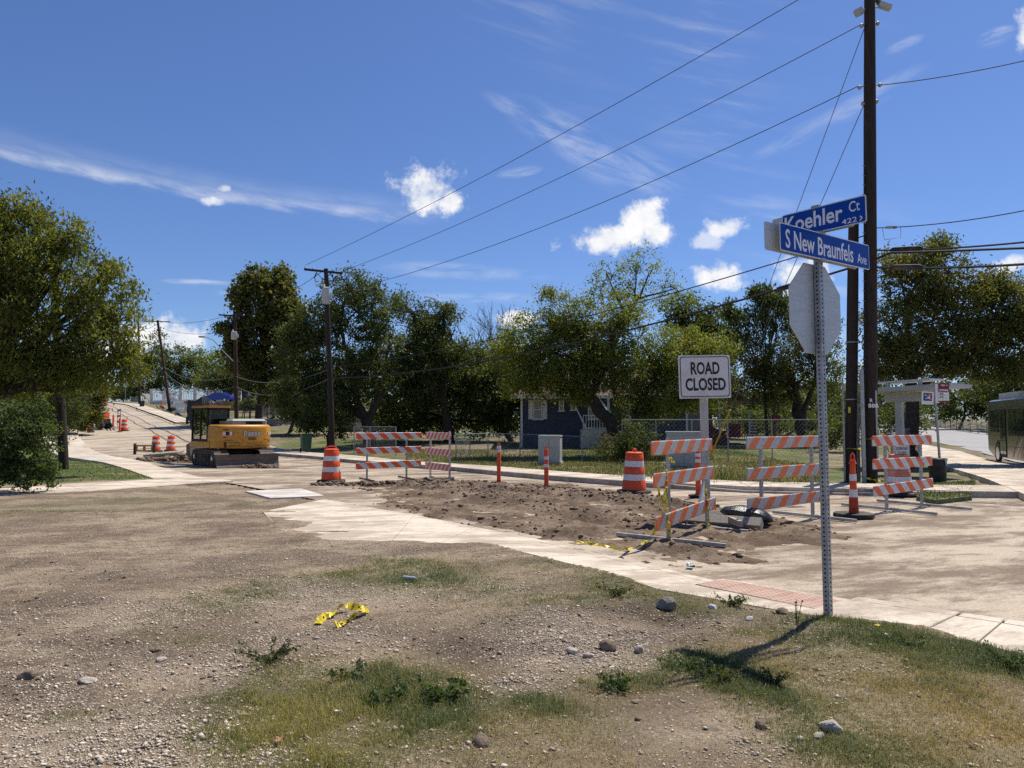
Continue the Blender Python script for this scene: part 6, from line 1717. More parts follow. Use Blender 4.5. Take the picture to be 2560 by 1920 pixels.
# small upright panel barricade far up the road and the low wooden barrier
def gY(px, Y, dz=0.): v = at(px, 1060, Y=Y); return Vector((v.x, Y, G(v.x, Y) + dz))
b0 = gY(294, 66); b1_ = gY(301, 63)
barricade('barricade', 'narrow wooden three-board barricade far up the closed lane', b0, b1_, .1, .1, timber, timber, rails=((1.5, 0), (1.0, 0), (.5, 0)), top=1.75)
w0 = gY(339, 43.5); w1_ = gY(387, 43.5)
wb = empty('wooden_barrier', w0, 0, 'low yellowish wooden barrier on dark end posts before two drums', 'barrier')
L_ = (w1_ - w0).x
for x_ in (0, L_): mb = MB(); mb.rbox((x_, 0, .3), (.13, .16, .72), .03); mb.build('end_post', rubber, wb)
for z_ in (.22, .52): mb = MB(); mb.box((L_ / 2, -.02, z_), (L_ - .12, .06, .09)); mb.build('rail', tan_wood, wb)
for x_ in (.12, .5, .88): mb = MB(); mb.box((L_ * x_, -.02, .37), (.14 if x_ == .5 else .06, .058, .21)); mb.build('upright', tan_wood, wb)

# ------------------------------------------------------------------ drums, cones, delineators
def make_drum(faded=False):
    r = empty('traffic_drum', (0, 0, 0))
    om = orange_faded if faded else orange
    rs = lambda z_: .29 - .055 * z_
    mb = MB(); mb.lathe([(.40, 0), (.42, .02), (.40, .06), (.30, .075)], 20); mb.build('rubber_base', rubber, r, smooth=True)
    edges = [.07, .30, .45, .62, .77, .93]
    for i in range(5):
        z0, z1 = edges[i], edges[i + 1]
        st = .012 if i % 2 else 0
        mb = MB(); a, b = rs(z0) - .006 * i, rs(z1) - .006 * i
        if i % 2: mb.lathe([(a - .012, z0 + .002), (a - .004, z0 + .004), (b - .004, z1 - .004), (b - .012, z1 - .002)], 24, close=False); mb.build('reflective_band', reflect_white, r, smooth=True)
        else: mb.lathe([(a - .012, z0), (a, z0 + .014), (b, z1 - .014), (b - .012, z1)], 24, close=(i in (0, 4))); mb.build('body' if i == 0 else 'body_ring', om, r, smooth=True)
    mb = MB(); t = rs(.93) - .03
    mb.lathe([(t + .006, .925), (t, .955), (t - .05, .975), (.02, .98)], 20)
    mb.tube([(-.15, 0, .965), (-.12, 0, 1.03), (0, 0, 1.05), (.12, 0, 1.03), (.15, 0, .965)], .022, 6)
    mb.build('handle', om, r, smooth=True)
    return r
drum_p = make_drum(); drum_f = make_drum(True)
DG = 'orange and white traffic drums'
def put_drum(src, p, label, first, tilt=0., rz=0.):
    o = src if first else copy_tree(src)
    o.location = p; o.rotation_euler = (tilt, 0, rz); tag(o, label, 'traffic drum', DG); return o
v = gpx(828, 1204); put_drum(drum_p, (v.x, v.y, G(v.x, v.y) + .01), 'orange drum beside the wide far barricade, near the fresh concrete patch', True, rz=.4)
v = gpx(1585, 1238); put_drum(drum_p, (v.x, v.y, .06), 'orange drum at the edge of the churned mud left of the front barricade', False, .02, 1.6)
put_drum(drum_p, gY(391, 46.5, .01), 'orange drum behind the wooden barrier, the left one of the pair', False, 0, 1.)
put_drum(drum_p, gY(428, 47, .01), 'orange drum right of the wooden barrier, next to the rubble heap', False, .03, 2.)
put_drum(drum_p, gY(311, 62, .01), 'orange drum beside the parked trailer up the closed road', False, 0, .6)
put_drum(drum_p, gY(263, 112, .01), 'farthest orange drum at the top of the closed road', False, 0, .2)
v = gpx(2249, 1240); dr2 = put_drum(drum_f, (v.x, v.y, .02), 'faded dirty drum behind the sidewalk barricade, carrying a sidewalk closed sign', True)
mb = MB(); s2 = empty('sidewalk_closed_sign', (v.x + .02, v.y - .12, 0), 0, 'small white sidewalk closed sign standing above the faded drum', 'traffic sign')
zc_ = at(2251, 1126, Y=v.y).z
mb.rbox((0, 0, zc_), (.36, .012, .29), .03, 'y'); mb.build('panel', sign_white, s2)
mb = MB(); mb.rbox((0, -.007, zc_), (.335, .002, .265), .025, 'y'); mb.build('border', black_paint, s2)
mb = MB(); mb.rbox((0, -.009, zc_), (.32, .002, .25), .02, 'y'); mb.build('face', sign_white, s2)
text_on('SIDEWALK', .075, 'lettering', s2, FACE(0, -.0112, zc_ + .05), black_paint, width=.28, bold=.02); text_on('CLOSED', .075, 'lettering', s2, FACE(0, -.0112, zc_ - .06), black_paint, width=.21, bold=.02)
mb = MB(); mb.box((0, .03, zc_ / 2 + .3), (.03, .03, zc_ - .5)); mb.build('post', galv, s2)

def delineator(label, p, h, base_w, mat=orange, bands=(.62, .8), r0=.055, dirty=False, rz=0., loop=True):
    r = empty('delineator', p, rz, label, 'delineator', 'orange delineator posts')
    mb = MB(); mb.prism([(base_w / 2 * math.cos(q * math.pi / 4 + .39), base_w / 2 * math.sin(q * math.pi / 4 + .39)) for q in range(8)], 0, .045); mb.build('rubber_base', rubber, r)
    mb = MB(); mb.lathe([(r0 * 1.25, .04), (r0, .12), (r0, h * .9), (r0 * .7, h * .93)], 14); mb.build('tube', mat, r, smooth=True)
    for b in bands:
        mb = MB(); mb.lathe([(r0 + .002, h * b), (r0 + .002, h * b + .08)], 14, close=False); mb.build('reflective_band', reflect_white, r, smooth=True)
    mb = MB()
    if loop: mb.tube([(-.03, 0, h * .92), (-.032, 0, h * .98), (0, 0, h), (.032, 0, h * .98), (.03, 0, h * .92)], .013, 6)
    else: mb.lathe([(r0 * .9, h * .92), (r0 * .6, h * .97), (r0 * .8, h)], 10)
    mb.build('handle', mat, r, smooth=True)
    return r
v = gpx(1247, 1214); delineator('clean orange delineator post left of the beige cabinet', (v.x, v.y, .05), 1.12, .46, bands=(.77, .86), loop=False)
v = gpx(1366, 1224); delineator('orange delineator with a muddy lower half in front of the beige cabinet', (v.x, v.y, .03), 1.1, .5, bands=(.5, .68), r0=.06)
v = gpx(1746, 1244); delineator('orange delineator seen between the front barricade and the closed sign post', (v.x, v.y, .02), 1.1, .46, bands=(.72, .84), r0=.062, loop=False)
for px, Y, l in ((283, 68, 'thin orange delineator between trailer and narrow barricade'), (299.5, 61, 'thin orange delineator touching the trailer-side drum'), (243, 80, 'far orange delineator behind the trailer'), (247, 74, 'far orange delineator at the tail of the trailer'), (402, 104, 'leaning orange marker on the hillside verge')):
    delineator(l, gY(px, Y, .02), 1.2, .4, r0=.08, bands=())
# the tall looper cone
v = gpx(2135, 1294)
cn = empty('looper_cone', (v.x, v.y, .015), .2, 'tall slim orange cone with handle loop, dirty foot, before the twin poles', 'traffic cone')
mb = MB(); mb.prism([(.36 * math.cos(q * math.pi / 4 + .39), .36 * math.sin(q * math.pi / 4 + .39)) for q in range(8)], 0, .07); mb.build('rubber_base', rubber, cn)
rr = lambda z_: .088 - .032 * z_
segs = [(.06, .34, 'dirty'), (.34, .52, 'o'), (.40, .50, 'w')]
mb = MB(); mb.lathe([(rr(.06), .06), (rr(.36), .36)], 18); mb.build('foot_sleeve', simple('scuffed_orange', (.45, .05, .02), .6, .35, 9, dirt=(.06, .04, .035), dirt_amt=.8), cn, smooth=True)
for a, b, w_ in ((.36, .50, 1), (.50, .66, 0), (.66, .78, 1), (.78, .98, 0)):
    mb = MB(); mb.lathe([(rr(a) - .004 - (.0 if w_ else .006), a), (rr(b) - .004 - (.0 if w_ else .006), b)], 18); mb.build('reflective_band' if w_ else 'body', reflect_white if w_ else orange, cn, smooth=True)
mb = MB(); mb.lathe([(.07, .97), (.055, 1.0), (.05, 1.04)], 12); mb.tube([(-.035, 0, 1.02), (-.036, 0, 1.12), (0, 0, 1.165), (.036, 0, 1.12), (.035, 0, 1.02)], .014, 6); mb.build('handle_loop', orange, cn, smooth=True)

# ------------------------------------------------------------------ road closed sign
RY_ = 12.75
rc0 = at(1768, 1300, Y=RY_)
rc = empty('road_closed_sign', (rc0.x, RY_, .02), 0, 'white road closed sign on a leaning whitewashed wooden post with timber base', 'traffic sign')
pc = at(1760, 942, Y=RY_) - Vector((rc0.x, RY_, .02))
mb = MB(); mb.tube([(0, .03, 0), (pc.x - .01, .03, pc.z + .3)], .075, 4); mb.build('post', white_wood, rc)
tl = Matrix.Translation(pc) @ Matrix.Rotation(math.radians(-1.2), 4, 'Y') @ Matrix.Rotation(math.radians(6), 4, 'Z')
PW_, PH_ = .945, .765
def onpanel(mb): mb.M = tl; return mb
mb = onpanel(MB()); mb.rbox((0, -.03, 0), (PW_, .014, PH_), .02, 'y'); pn = mb.build('panel', sign_white, rc)
mb = onpanel(MB()); mb.rbox((0, -.0384, 0), (PW_ - .05, .002, PH_ - .05), .05, 'y'); mb.build('border', black_paint, rc)
mb = onpanel(MB()); mb.rbox((0, -.0404, 0), (PW_ - .08, .002, PH_ - .08), .04, 'y'); mb.build('face', sign_white, rc)
text_on('ROAD', .205, 'lettering', rc, tl @ FACE(.01, -.0424, .15), black_paint, width=.53, bold=.045); text_on('CLOSED', .205, 'lettering', rc, tl @ FACE(.01, -.0424, -.135), black_paint, width=.74, bold=.045)
mb = onpanel(MB())
for x_, z_ in ((-.22, .345), (0, .345), (.22, .345), (.02, -.35)): mb.lathe([(.014, -.002), (.01, .004)], 8, (x_, -.043, z_))
mb.build('bolt', galv, rc)
ba = at(1688, 1298, Y=12.4) - Vector((rc0.x, RY_, .02)); bb = at(1905, 1318, Y=11.6) - Vector((rc0.x, RY_, .02))
ba.z = bb.z = .09
mb = MB(); mb.tube([ba, bb], .115, 4); mb.build('base_beam', timber, rc)
mb = MB(); mb.tube([ba + Vector((.25, .55, 0)), bb + Vector((.05, .45, 0))], .10, 4); mb.build('base_beam', timber, rc)
mb = MB(); mb.tube([ba.lerp(bb, .3) + Vector((0, .1, .05)), Vector((.05, .05, .95))], .055, 4); mb.build('brace', white_wood, rc)
mb = MB(); mb.box(bb + Vector((-.42, .15, .05)), (.07, .8, .09)); mb.build('cross_block', timber, rc)
# sandbag on the base
sb = at(1858, 1293, Y=12.15)
mb = MB(); n1, n2 = 14, 9; vs = []; fs = []
for i in range(n1):
    for j in range(n2):
        u = -1 + 2 * i / (n1 - 1); t = 2 * math.pi * j / n2
        rr_ = (1 - abs(u) ** 3.2) ** .5 if abs(u) < 1 else .0
        rr_ = max(rr_, .07)
        vs.append((u * .42, rr_ * .2 * math.cos(t) * (1 + .1 * math.sin(5 * u)), .10 + rr_ * .105 * math.sin(t) - .03 * u * u + .01 * math.sin(7 * u + t * 2) - .05 * max(0, u) ** 2))
for i in range(n1 - 1):
    for j in range(n2): fs.append((i * n2 + j, i * n2 + (j + 1) % n2, (i + 1) * n2 + (j + 1) % n2, (i + 1) * n2 + j))
mb.mesh(vs, fs); o = mb.build('sandbag', plastic_bag, smooth=True); o.location = (sb.x, 12.0, .16); o.rotation_euler = (0, .08, math.radians(-20)); tag(o, 'black sandbag lying on the timber base of the road closed sign', 'sandbag')

# ------------------------------------------------------------------ caution tape
def ribbon(name, label, pts, w_, parent=None, twist=2.5, up=(0, 0, 1)):
    pts = [Vector(p) for p in pts]; fine = []
    for i in range(len(pts) - 1):
        for q in range(6): fine.append(pts[i].lerp(pts[i + 1], q / 6))
    fine.append(pts[-1])
    mb = MB(); vs = []
    for i, p in enumerate(fine):
        t = (fine[min(i + 1, len(fine) - 1)] - fine[max(i - 1, 0)]).normalized()
        a = t.cross(Vector(up)); a = a.normalized() if a.length > 1e-3 else Vector((1, 0, 0))
        b = t.cross(a)
        ph = math.sin(i * .37 * twist) * 1.1
        d = a * math.cos(ph) + b * math.sin(ph)
        j = Vector(rng.normal(0, .004, 3))
        vs += [p + d * w_ / 2 + j, p - d * w_ / 2 + j]
    mb.mesh(vs, [(2 * i, 2 * i + 2, 2 * i + 3, 2 * i + 1) for i in range(len(fine) - 1)])
    mb.cur = 1
    for i in range(2, len(fine) - 3, 3):
        q = [Vector(vs[2 * i]).lerp(Vector(vs[2 * i + 1]), k) for k in (.36, .64)] + [Vector(vs[2 * i + 2]).lerp(Vector(vs[2 * i + 3]), k) for k in (.64, .36)]
        nrm = (q[1] - q[0]).cross(q[3] - q[0]).normalized() * .0015
        mb.mesh([v + nrm for v in q], [(0, 1, 2, 3)]); mb.mesh([v - nrm for v in q], [(0, 3, 2, 1)])
    o = mb.build(name, [tape_mat, black_paint], parent)
    if label: tag(o, label, 'caution tape')
    return o
def tp(px, py, Y): return at(px, py, Y=Y)
def tg(px, py, h=.02):
    v = at(px, py, z=.12); return Vector((v.x, v.y, float(ground_z(np.array([v.x]), np.array([v.y]))[0]) + h))
ribbon('caution_tape', 'crumpled yellow caution tape lying folded on the bare ground', [tg(792, 1565), tg(810, 1555, .03), tg(835, 1545, .05), tg(850, 1535, .06), tg(872, 1534, .05), tg(900, 1538, .05), tg(918, 1540, .04), tg(905, 1547, .04), tg(880, 1558, .03), tg(850, 1572, .03), tg(838, 1576)], .06, twist=.8)
ribbon('caution_tape', 'yellow tape hanging from the front barricade post and trailing along the sidewalk edge', [tp(1664, 1172, 10.42), tp(1667, 1200, 10.40), tp(1665, 1260, 10.40), tp(1670, 1290, 10.40), tp(1674, 1330, 10.38), tp(1680, 1362, 10.36)], .05)
ribbon('caution_tape', 'yellow tape strand sagging to the ground left of the front barricade', [tp(1640, 1312, 10.4), tp(1632, 1335, 10.3), tp(1612, 1358, 10.2), tp(1580, 1374, 10.05), Vector((*at(1545, 1372, z=.14).xy, .15)), Vector((*at(1500, 1364, z=.14).xy, .15)), Vector((*at(1440, 1355, z=.14).xy, .15))], .05)
ribbon('caution_tape', 'yellow tape loop hanging between the boards of the front barricade', [tp(1646, 1216, 10.6), tp(1650, 1262, 10.55), tp(1657, 1268, 10.5), tp(1663, 1218, 10.5)], .04)
ribbon('caution_tape', 'yellow tape strip down the second post of the front barricade', [tp(1764, 1220, 11.6), tp(1768, 1260, 11.58), tp(1772, 1300, 11.58), tp(1768, 1322, 11.58)], .045)
ribbon('caution_tape', 'short yellow tape end sticking out above the front barricade top board', [tp(1674, 1144, 10.4), tp(1680, 1152, 10.35), tp(1686, 1160, 10.3)], .05)
ribbon('caution_tape', 'yellow tape wrapped low round the tall pole', [P1b + Vector((-.24, -.25, 1.22)), P1b + Vector((0, -.30, 1.26)), P1b + Vector((.22, -.25, 1.32)), P1b + Vector((.32, -.2, 1.38))], .07, twist=.3)
ribbon('caution_tape', 'yellow tape strung from the shorter pole at knee height', [cb_ + Vector((-.25, -.22, .95)), cb_ + Vector((.2, -.24, .95)), cb_ + Vector((.5, -.25, .9)), cb_ + Vector((.62, -.3, .62))], .06, twist=.4)
ribbon('caution_tape', 'yellow tape dangling from the pole down behind the sidewalk barricade', [P1b + Vector((.3, -.25, 1.3)), P1b + Vector((.38, -.3, .9)), P1b + Vector((.42, -.32, .55)), P1b + Vector((.3, -.33, .3)), P1b + Vector((.42, -.3, .05))], .05)
ribbon('caution_tape', 'bundle of yellow tape at the foot of the tall pole', [P1b + Vector((-.3, -.35, .15)), P1b + Vector((0, -.4, .08)), P1b + Vector((.3, -.45, .04)), P1b + Vector((.5, -.4, .1)), P1b + Vector((.1, -.35, .16))], .07)

# ------------------------------------------------------------------ excavator, seen from behind
EH = math.radians(38)                       # heading: left of straight ahead
bl = at(620, 1172, Y=30); ed = Vector((-math.sin(EH), math.cos(EH), 0))
ec = Vector((bl.x, bl.y, 0)) + ed * 2.15; ez = G(ec.x, ec.y) + .01
ex = empty('excavator', (ec.x, ec.y, ez), EH, 'yellow crawler excavator with its counterweight towards the viewer, parked on the closed road', 'excavator')
TL, TH, TW = 3.5, .72, .58
def stadium(l, h, n=8):
    r = h / 2; pts = []
    for s, a0 in ((1, -90), (-1, 90)):
        for k in range(n + 1):
            a = math.radians(a0 + 180 * k / n); pts.append((s * (l / 2 - r) + r * math.cos(a), r + r * math.sin(a)))
    return pts
YZ = Matrix(((0, 0, 1, 0), (1, 0, 0, 0), (0, 1, 0, 0), (0, 0, 0, 1)))
for s in (-1, 1):
    cx = s * .94
    mb = MB(); mb.M = YZ; mb.prism(stadium(TL, TH - .08), cx - TW / 2 + .03, cx + TW / 2 - .03)
    mb.v = [v + Vector((0, 0, .04)) for v in mb.v]
    tr = mb.build('track', machine_black, ex)
    mb = MB(); pts = stadium(TL, TH); per = []
    for i in range(len(pts)):
        a, b = Vector(pts[i]), Vector(pts[(i + 1) % len(pts)]); l = (b - a).length; k = max(1, int(l / .155))
        per += [(a.lerp(b, (q + .5) / k), (b - a).normalized()) for q in range(k)]
    for p_, d_ in per:
        ang = math.atan2(d_.y, d_.x); R_ = Matrix.Rotation(ang, 3, 'X')
        mb.box((cx, p_.x, p_.y), (TW, .13, .035), R_); mb.box(Vector((cx, p_.x, p_.y)) + R_ @ Vector((0, 0, -.025)), (TW, .025, .03), R_)
    mb.build('track_shoes', steel_dirty, tr)
    mb = MB(); mb.box((cx + s * .02, 0, .42), (TW - .1, TL - 1.2, .3)); mb.build('track_frame', machine_black, ex)
    for yy, rr_ in ((-1.35, .28), (1.35, .28)):
        mb = MB(); mb.tube([(cx - s * .1, yy, .39), (cx + s * (TW / 2 - .01), yy, .39)], rr_, 16); w_ = mb.build('drive_wheel', machine_black, ex, smooth=True)
        mb = MB(); mb.tube([(cx, yy, .39), (cx + s * (TW / 2 + .015), yy, .39)], .1, 10); mb.build('hub', reflect_white, w_)
    for k in range(5):
        mb = MB(); yy = -.8 + .4 * k; mb.tube([(cx, yy, .17), (cx + s * (TW / 2 - .02), yy, .17)], .1, 10); mb.build('roller', machine_black, ex)
mb = MB(); mb.box((0, 0, .52), (1.4, 1.5, .34)); mb.lathe([(.55, .68), (.55, .86)], 20); mb.build('turntable', machine_black, ex)
# dozer blade
prof = [(-2.28, .02), (-2.16, .0), (-2.06, .16), (-2.04, .36), (-2.10, .54), (-2.18, .58), (-2.16, .36), (-2.20, .16)]
mb = MB(); mb.M = YZ; mb.prism(prof, -1.27, 1.27); bl_ = mb.build('dozer_blade', steel_dirty, ex)
for s in (-.45, .45): mb = MB(); mb.tube([(s, -2.1, .3), (s, -.7, .42)], .09, 4); mb.build('blade_arm', machine_black, ex)
mb = MB(); mb.box((-.05, -2.262, .045), (2.45, .02, .07)); mb.build('cutting_edge', galv, bl_)
# upper body: plan outline with a bowed tail, lofted so that its edges are rounded
plan = [(-1.22, -.2), (-1.23, -.85), (-1.2, -1.08), (-1.1, -1.24), (-.8, -1.40), (-.4, -1.49), (0, -1.52), (.4, -1.49), (.8, -1.40), (1.1, -1.24), (1.2, -1.08), (1.23, -.85), (1.23, 1.3), (-.12, 1.3), (-.12, -.2)]
levels = [(.80, .93), (.84, .985), (.95, 1.0), (1.72, 1.0), (1.81, .985), (1.85, .95), (1.86, .90)]
mb = MB(); n = len(plan); vs = []
for z_, k in levels: vs += [(x_ * k, (y_ * k), z_) for x_, y_ in plan]
fs = [(i * n + j, i * n + (j + 1) % n, (i + 1) * n + (j + 1) % n, (i + 1) * n + j) for i in range(len(levels) - 1) for j in range(n)] + [list(range(n))[::-1], [(len(levels) - 1) * n + j for j in range(n)]]
mb.mesh(vs, fs); body = mb.build('counterweight', machine_yellow, ex, smooth=True)
mb = MB(); mb.box((-.72, .45, .98), (1.06, 1.9, .24)); mb.build('platform', machine_yellow, ex)
# raised shield on the tail: follows the bow
def tail_y(x_):
    xs_ = [p[0] for p in plan[2:11]]; ys_ = [p[1] for p in plan[2:11]]; return float(np.interp(x_, xs_, ys_))
shield = [(-.62, 1.72), (-.5, 1.5), (-.36, 1.28), (-.2, 1.1), (0, 1.02), (.42, 1.0), (.58, 1.06), (.74, 1.22), (.84, 1.45), (.88, 1.72)]
mb = MB(); N_ = 14; top = 1.74
low_x = [p[0] for p in shield]; low_z = [p[1] for p in shield]
xs_ = np.linspace(-.62, .88, N_ + 1); vs = []
for x_ in xs_:
    zl = float(np.interp(x_, low_x, low_z)); yb = tail_y(x_) - .035
    vs += [(x_, yb, top), (x_, yb, zl + .02), (x_, yb + .05, zl - .02), (x_, yb + .05, top)]
mb.mesh(vs, [(4 * i + a, 4 * (i + 1) + a, 4 * (i + 1) + (a + 1) % 4, 4 * i + (a + 1) % 4) for i in range(N_) for a in range(4)]); sh_ = mb.build('shield_panel', machine_yellow, body, smooth=True)
text_on('D', .205, 'lettering', body, FACE(-.16, -1.561, 1.47), black_paint, width=.18, bold=.055); text_on('EERE', .16, 'lettering', body, FACE(.24, -1.559, 1.447), black_paint, width=.58, bold=.06)
text_on('D', .19, 'lettering', body, FACE(-.16, -1.568, 1.47), white_letter, width=.15, bold=.02); text_on('EERE', .145, 'lettering', body, FACE(.24, -1.566, 1.447), white_letter, width=.55, bold=.02)
mb = MB(); mb.rbox((.14, -1.555, 1.24), (.34, .014, .11), .04, 'y'); mb.build('badge', machine_black, body)
mb = MB(); mb.rbox((.14, -1.563, 1.24), (.31, .006, .085), .03, 'y'); mb.build('badge', simple('badge_brown', (.22, .10, .02), .5, .4, 30), body)
for x0, cols in ((-1.02, (reflect_white, machine_black, reflect_white, red_bright)), (.96, (red_bright, reflect_white, machine_black, reflect_white))):
    for q, cm in enumerate(cols):
        w_ = (.10, .14, .10, .06)[q] if x0 < 0 else (.04, .08, .08, .06)[q]; xo = sum(((.10, .14, .10, .06) if x0 < 0 else (.04, .08, .08, .06))[:q])
        xa, xb = x0 + xo, x0 + xo + w_; ya, yb = tail_y(xa) - .006, tail_y(xb) - .006
        mb = MB(); mb.mesh([(xa, ya, 1.4), (xb, yb, 1.4), (xb, yb, 1.55), (xa, ya, 1.55)], [(0, 1, 2, 3)]); mb.build('sticker', cm, body)
mb = MB(); mb.box((.3, -1.2, 1.88), (.16, .3, .06)); mb.build('latch', machine_black, body)
# scratches: rust-dark gouges with real shape low on the tail
mb = MB()
for x0, z0, l, t_ in ((-.95, 1.18, .3, .03), (-.9, 1.08, .5, .02), (-1.0, 1.3, .12, .05), (-.98, .95, .1, .22), (-.8, .93, .45, .03), (.3, .93, .7, .02), (.75, 1.2, .25, .025), (.9, 1.1, .18, .02), (-.6, 1.02, .35, .015), (-1.02, 1.62, .22, .05), (.98, 1.15, .12, .03), (-.3, .9, .5, .02)):
    xa, xb = x0, x0 + l; K = 5
    pts = [(xa + (xb - xa) * i / K, tail_y(xa + (xb - xa) * i / K) - .004, z0 + t_ * (.5 + .5 * rng.random())) for i in range(K + 1)] + [(xa + (xb - xa) * i / K, tail_y(xa + (xb - xa) * i / K) - .004, z0 - t_ * .5 * rng.random()) for i in range(K, -1, -1)]
    mb.mesh(pts, [(i, 2 * K + 1 - i, 2 * K - i, i + 1) for i in range(K)])
mb.build('scrapes', simple('scraped_paint', (.09, .04, .02), .8, .4, 12), body, kind='stuff')
# hood
mb = MB(); mb.prism([(-.75, -1.0), (-.55, -1.18), (.95, -1.12), (1.12, -.9), (1.12, .4), (-.1, .4), (-.1, -.25), (-.75, -.3)], 1.855, 2.03)
mb.mesh([(-.75, -1.0, 2.03), (-.55, -1.18, 2.03), (.95, -1.12, 2.03), (1.12, -.9, 2.03), (1.12, .4, 2.03), (-.1, .4, 2.03), (-.65, -.92, 2.12), (-.5, -1.06, 2.12), (.9, -1.0, 2.12), (1.03, -.82, 2.12), (1.03, .35, 2.12), (-.05, .35, 2.12)], [(0, 1, 7, 6), (1, 2, 8, 7), (2, 3, 9, 8), (3, 4, 10, 9), (4, 5, 11, 10), (6, 7, 8, 9, 10, 11)])
hd = mb.build('engine_hood', machine_grey, ex)
mb = MB(); mb.box((.42, -1.155, 1.945), (.75, .03, .13), Matrix.Rotation(.04, 3, 'Z')); mb.build('vent_grille', machine_black, hd)
# cab
cx0, cx1, cy0, cy1, cz0, cz1 = -1.24, -.28, -.28, 1.35, 1.10, 2.62
fr = MB(); t_ = .08
for x_ in (cx0 + t_ / 2, cx1 - t_ / 2):
    for y_ in (cy0 + t_ / 2, cy1 - t_ / 2): fr.box((x_, y_, (cz0 + cz1) / 2), (t_, t_, cz1 - cz0))
fr.box((cx0 + t_ / 2, .45, (cz0 + cz1) / 2), (t_ * .9, t_, cz1 - cz0))
for x_ in (cx0 + t_ / 2, cx1 - t_ / 2): fr.box((x_, (cy0 + cy1) / 2, cz0 + .06), (t_ * .98, cy1 - cy0, .12)); fr.box((x_, (cy0 + cy1) / 2, cz1 - .05), (t_ * .98, cy1 - cy0, .1))
for y_ in (cy0 + t_ / 2, cy1 - t_ / 2): fr.box(((cx0 + cx1) / 2, y_, cz1 - .05), (cx1 - cx0, t_ * .97, .1))
fr.box(((cx0 + cx1) / 2, cy0 + t_ / 2, 1.55), (cx1 - cx0, t_ * .97, .7))
cabf = fr.build('cab', machine_black, ex)
mb = MB(); mb.rbox(((cx0 + cx1) / 2 + .01, (cy0 + cy1) / 2, cz1 + .045), (1.02, 1.7, .1), .08); mb.build('cab_roof', machine_yellow, cabf)
for xa, xb in ((-1.0, -.88), (-.62, -.40)): mb = MB(); mb.box(((xa + xb) / 2, cy0 - .022, cz1 + .045), (xb - xa, .01, .098)); mb.build('roof_stripe', machine_black, cabf)
def pane(pts, m=glass_clear): mb = MB(); mb.mesh(pts, [(0, 1, 2, 3)]); mb.build('window', m, cabf)
pane([(cx0 + .08, cy0 + .02, 1.9), (cx1 - .08, cy0 + .02, 1.9), (cx1 - .08, cy0 + .02, cz1 - .1), (cx0 + .08, cy0 + .02, cz1 - .1)])
pane([(cx0 + .03, cy0 + .08, cz0 + .12), (cx0 + .03, .41, cz0 + .12), (cx0 + .03, .41, cz1 - .1), (cx0 + .03, cy0 + .08, cz1 - .1)])
pane([(cx0 + .03, .49, cz0 + .12), (cx0 + .03, cy1 - .08, cz0 + .12), (cx0 + .03, cy1 - .08, cz1 - .1), (cx0 + .03, .49, cz1 - .1)])
pane([(cx1 - .03, cy0 + .08, cz0 + .12), (cx1 - .03, cy1 - .08, cz0 + .12), (cx1 - .03, cy1 - .08, cz1 - .1), (cx1 - .03, cy0 + .08, cz1 - .1)])
pane([(cx0 + .08, cy1 - .03, cz0 + .12), (cx1 - .08, cy1 - .03, cz0 + .12), (cx1 - .08, cy1 - .03, cz1 - .1), (cx0 + .08, cy1 - .03, cz1 - .1)])
mb = MB(); mb.rbox((-.76, .25, 1.5), (.5, .5, .25), .08); mb.rbox((-.76, .02, 1.85), (.48, .14, .7), .06); mb.build('seat', machine_black, cabf)
# boom folded low in front, arm and bucket
mb = MB(); bp = [(.12, 1.1, 1.35), (.12, 1.9, 2.35), (.12, 2.7, 2.95), (.12, 3.4, 3.0), (.12, 4.1, 2.7)]
mb.M = YZ; mb.prism([(1.0, 1.15), (1.35, 1.1), (2.3, 2.3), (3.4, 2.72), (4.7, 2.5), (4.85, 2.8), (3.5, 3.15), (2.6, 3.02), (1.8, 2.45)], -.05, .27); bm_ = mb.build('boom', machine_black, ex)
mb = MB(); mb.M = YZ; mb.prism([(4.45, 3.05), (4.95, 3.1), (5.05, 2.5), (3.9, .85), (3.7, .9), (4.3, 2.1)], 0.0, .22); mb.build('arm', machine_black, ex)
mb = MB(); mb.M = YZ; mb.prism([(3.65, .95), (4.0, .85), (3.95, .4), (3.6, .1), (3.15, .1), (3.0, .4), (3.15, .35), (3.45, .35)], -.4, .6); mb.build('bucket', steel_dirty, ex)
mb = MB()
for s in (-.1, .32): mb.tube([(s, 1.6, 1.3), (s, 2.8, 2.6)], .07, 8)
mb.build('boom_cylinder', machine_black, ex)
for k in range(6):
    mb = MB(); o_ = k * .07
    mb.tube([(-.3 + o_, 1.6, 2.3), (-.45 + o_, 2.1, 2.85 + .04 * k), (-.2 + o_, 2.8, 3.15 - .02 * k), (.1 + o_ * .6, 3.6, 3.22), (.2, 4.6, 2.9)], .022, 6); mb.build('hydraulic_hose', machine_black, ex, smooth=True)
mb = MB(); mb.tube([(-1.2, 1.4, 2.35), (-1.36, 1.5, 2.6), (-1.36, 1.5, 2.1)], .02, 5); mb.box((-1.38, 1.48, 2.05), (.05, .2, .34)); mb.build('mirror', machine_black, ex)
mb = MB(); mb.tube([(-1.2, -.2, 2.66), (-1.2, -.2, 2.80), (-.3, -.2, 2.80), (-.3, 1.2, 2.80), (-.3, 1.2, 2.66)], .018, 5); mb.tube([(-1.2, -.2, 2.80), (-1.2, 1.2, 2.80), (-1.2, 1.2, 2.66)], .018, 5); mb.tube([(-1.2, .5, 2.8), (-.3, .5, 2.8)], .016, 5); mb.build('roof_rack', machine_black, cabf)
mb = MB()
